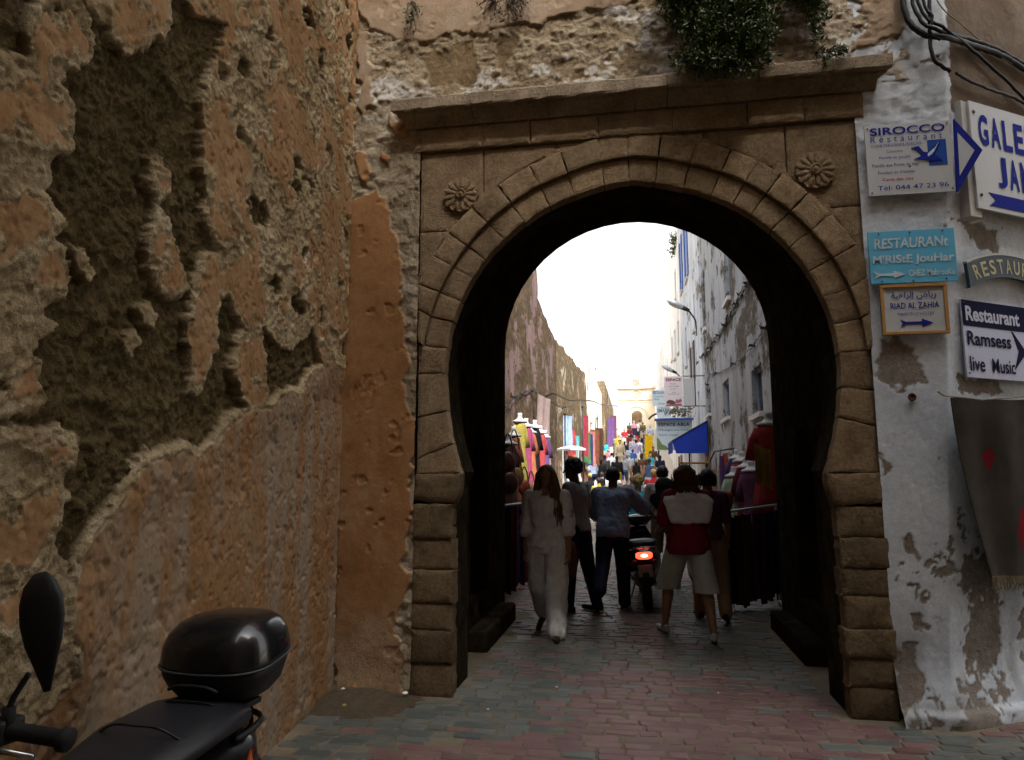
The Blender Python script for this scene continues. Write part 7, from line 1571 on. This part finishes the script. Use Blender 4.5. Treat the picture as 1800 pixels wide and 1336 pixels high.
# --- more strollers filling the street: copies of walkers in other clothes
SRC = [o for o in bpy.data.objects if o.name.startswith('person') and o.type == 'MESH' and o.get('category') == 'person' and not o.children]
rx = random.Random(77); seen = set(c[0] for c in CR)
TN = ['white', 'light grey', 'charcoal', 'pale blue', 'red', 'olive', 'pink', 'beige', 'navy', 'lilac', 'green', 'brown', 'turquoise', 'yellow', 'maroon', 'grey', 'tan', 'blue']; BN = ['denim', 'black', 'khaki', 'navy', 'white', 'beige', 'charcoal', 'brown']; HN = ['black', 'brown', 'grey', 'blonde', 'chestnut', 'white']
k = 0
for (px, py, Y) in [(1068, 826, 27), (1088, 838, 20), (1106, 830, 23), (1124, 826, 25), (1148, 835, 20), (1156, 830, 22), (1070, 800, 41), (1091, 795, 43), (1101, 790, 46), (1120, 788, 44), (1135, 790, 46), (1150, 796, 42), (1066, 790, 48), (1086, 778, 51), (1104, 774, 55), (1117, 776, 56), (1129, 772, 57), (1139, 772, 51), (1146, 770, 53), (1092, 764, 59), (1111, 760, 63), (1122, 758, 65), (1136, 756, 66), (1101, 752, 68), (1113, 748, 69), (1125, 747, 72), (1134, 748, 73), (1098, 748, 72), (1108, 744, 76), (1117, 743, 78), (1126, 742, 77), (1080, 790, 45), (1142, 780, 49), (1160, 812, 30), (1074, 840, 17.5), (1128, 843, 16), (1168, 840, 16.5), (1050, 846, 19), (1092, 846, 15.5), (1150, 848, 14)]:
    tn, bn, hn = TN[k % len(TN)], BN[(k*3 + k//8) % len(BN)], HN[(k*5+k//3) % len(HN)]; k += 1
    lab = f'{hn}-haired stroller in a {tn} top with {bn} legwear in the packed street'
    if lab in seen: continue
    seen.add(lab); s = rx.choice(SRC); o = s.copy(); COL.objects.link(o); o.data = s.data.copy(); q = at(px, py, Y)
    for i, m in enumerate((SKIN[rx.choice(['fair', 'tan', 'brown'])], G(tn), G(bn), HAIR[hn], G('dark brown'))): o.data.materials[i] = m
    o.location = (q.x + rx.uniform(-.1, .1)*(Y > 20), Y, gz(Y)); o.rotation_euler = (0, 0, R(rx.uniform(-25, 25) + (180 if k % 4 == 0 else 0))); sc_ = rx.uniform(.93, 1.04); o.scale = (sc_, sc_, sc_*rx.uniform(.97, 1.03)); tag(o, lab, 'person', 'strollers up the street')
# ------------------------------------------------------------------ dirt and litter at the foot of the rampart
SOIL = simple('dark_soil', (0.075, 0.055, 0.034), 0.95, 20, .4, .8, 60)
xs_ = np.linspace(-.42, .55, 40); ys_ = np.linspace(-.42, .36, 34); Xh, Yh = np.meshgrid(xs_, ys_, indexing='ij')
Hh = .075*np.exp(-((Xh+.05)/.30)**2 - ((Yh-.05)/.20)**2) + .03*np.exp(-((Xh+.2)/.3)**2 - ((Yh+.2)/.2)**2) + .02*(fbm(Xh*14, Yh*14, 4, 91)-.5); Hh = Hh*sstep(0, .25, 1-np.hypot(Xh/.55, Yh/.42)) - .006
v = np.stack([Xh, Yh, Hh], -1).reshape(-1, 3); n1 = len(ys_); f = [(i*n1+j, (i+1)*n1+j, (i+1)*n1+j+1, i*n1+j+1) for i in range(len(xs_)-1) for j in range(n1-1)]
o = obj('dirt_heap', mesh_from('dirt_heap', v, f, SOIL, None, True)); o.location = (-1.93, 5.0, .012); tag(o, 'small heap of dark dirt swept against the corner of the rampart', 'dirt')
PAPER = simple('white_paper', (.62, .63, .68), .8, 20, .1); rl = random.Random(21)
def scrap(label, x, y, s, mat, z=.025, cat='litter'):
    bm = bmesh.new(); bmesh.ops.create_icosphere(bm, subdivisions=2, radius=s)
    for q in bm.verts: q.co = Vector((q.co.x*rl.uniform(.5, 1.3), q.co.y*rl.uniform(.5, 1.2), q.co.z*rl.uniform(.2, .6)))
    mb = MB(); mb.bm(bm); o = mb.build('litter_scrap', mat, None, loc=(x, y, z)); o.rotation_euler = (0, 0, rl.uniform(0, 6)); tag(o, label, cat, 'litter by the gate'); return o
q = Vector((-1.70, 5.02)); scrap('crumpled white paper scrap by the foot of the left jamb', -1.66, 5.13, .024, PAPER, .05)
scrap('small orange scrap on the dirt heap', -2.03, 5.10, .018, simple('orange_scrap', (.42, .18, .05), .8, 20, .1), .085); scrap('pale scrap beside the orange one on the dirt heap', -2.10, 5.06, .017, PAPER, .075)
scrap('yellowish scrap at the front of the dirt heap', -1.98, 4.80, .016, simple('yellow_scrap', (.38, .28, .08), .8, 20, .1), .05)
for i, (x, y, lb) in enumerate(((-.62, 5.55, 'white paper crumb on the paving just inside the left jamb'), (.55, 5.6, 'white crumb on the paving in mid passage'), (-1.02, 4.95, 'white crumb beside a red paving block'))): scrap(lb, x, y, .010, PAPER, .026)
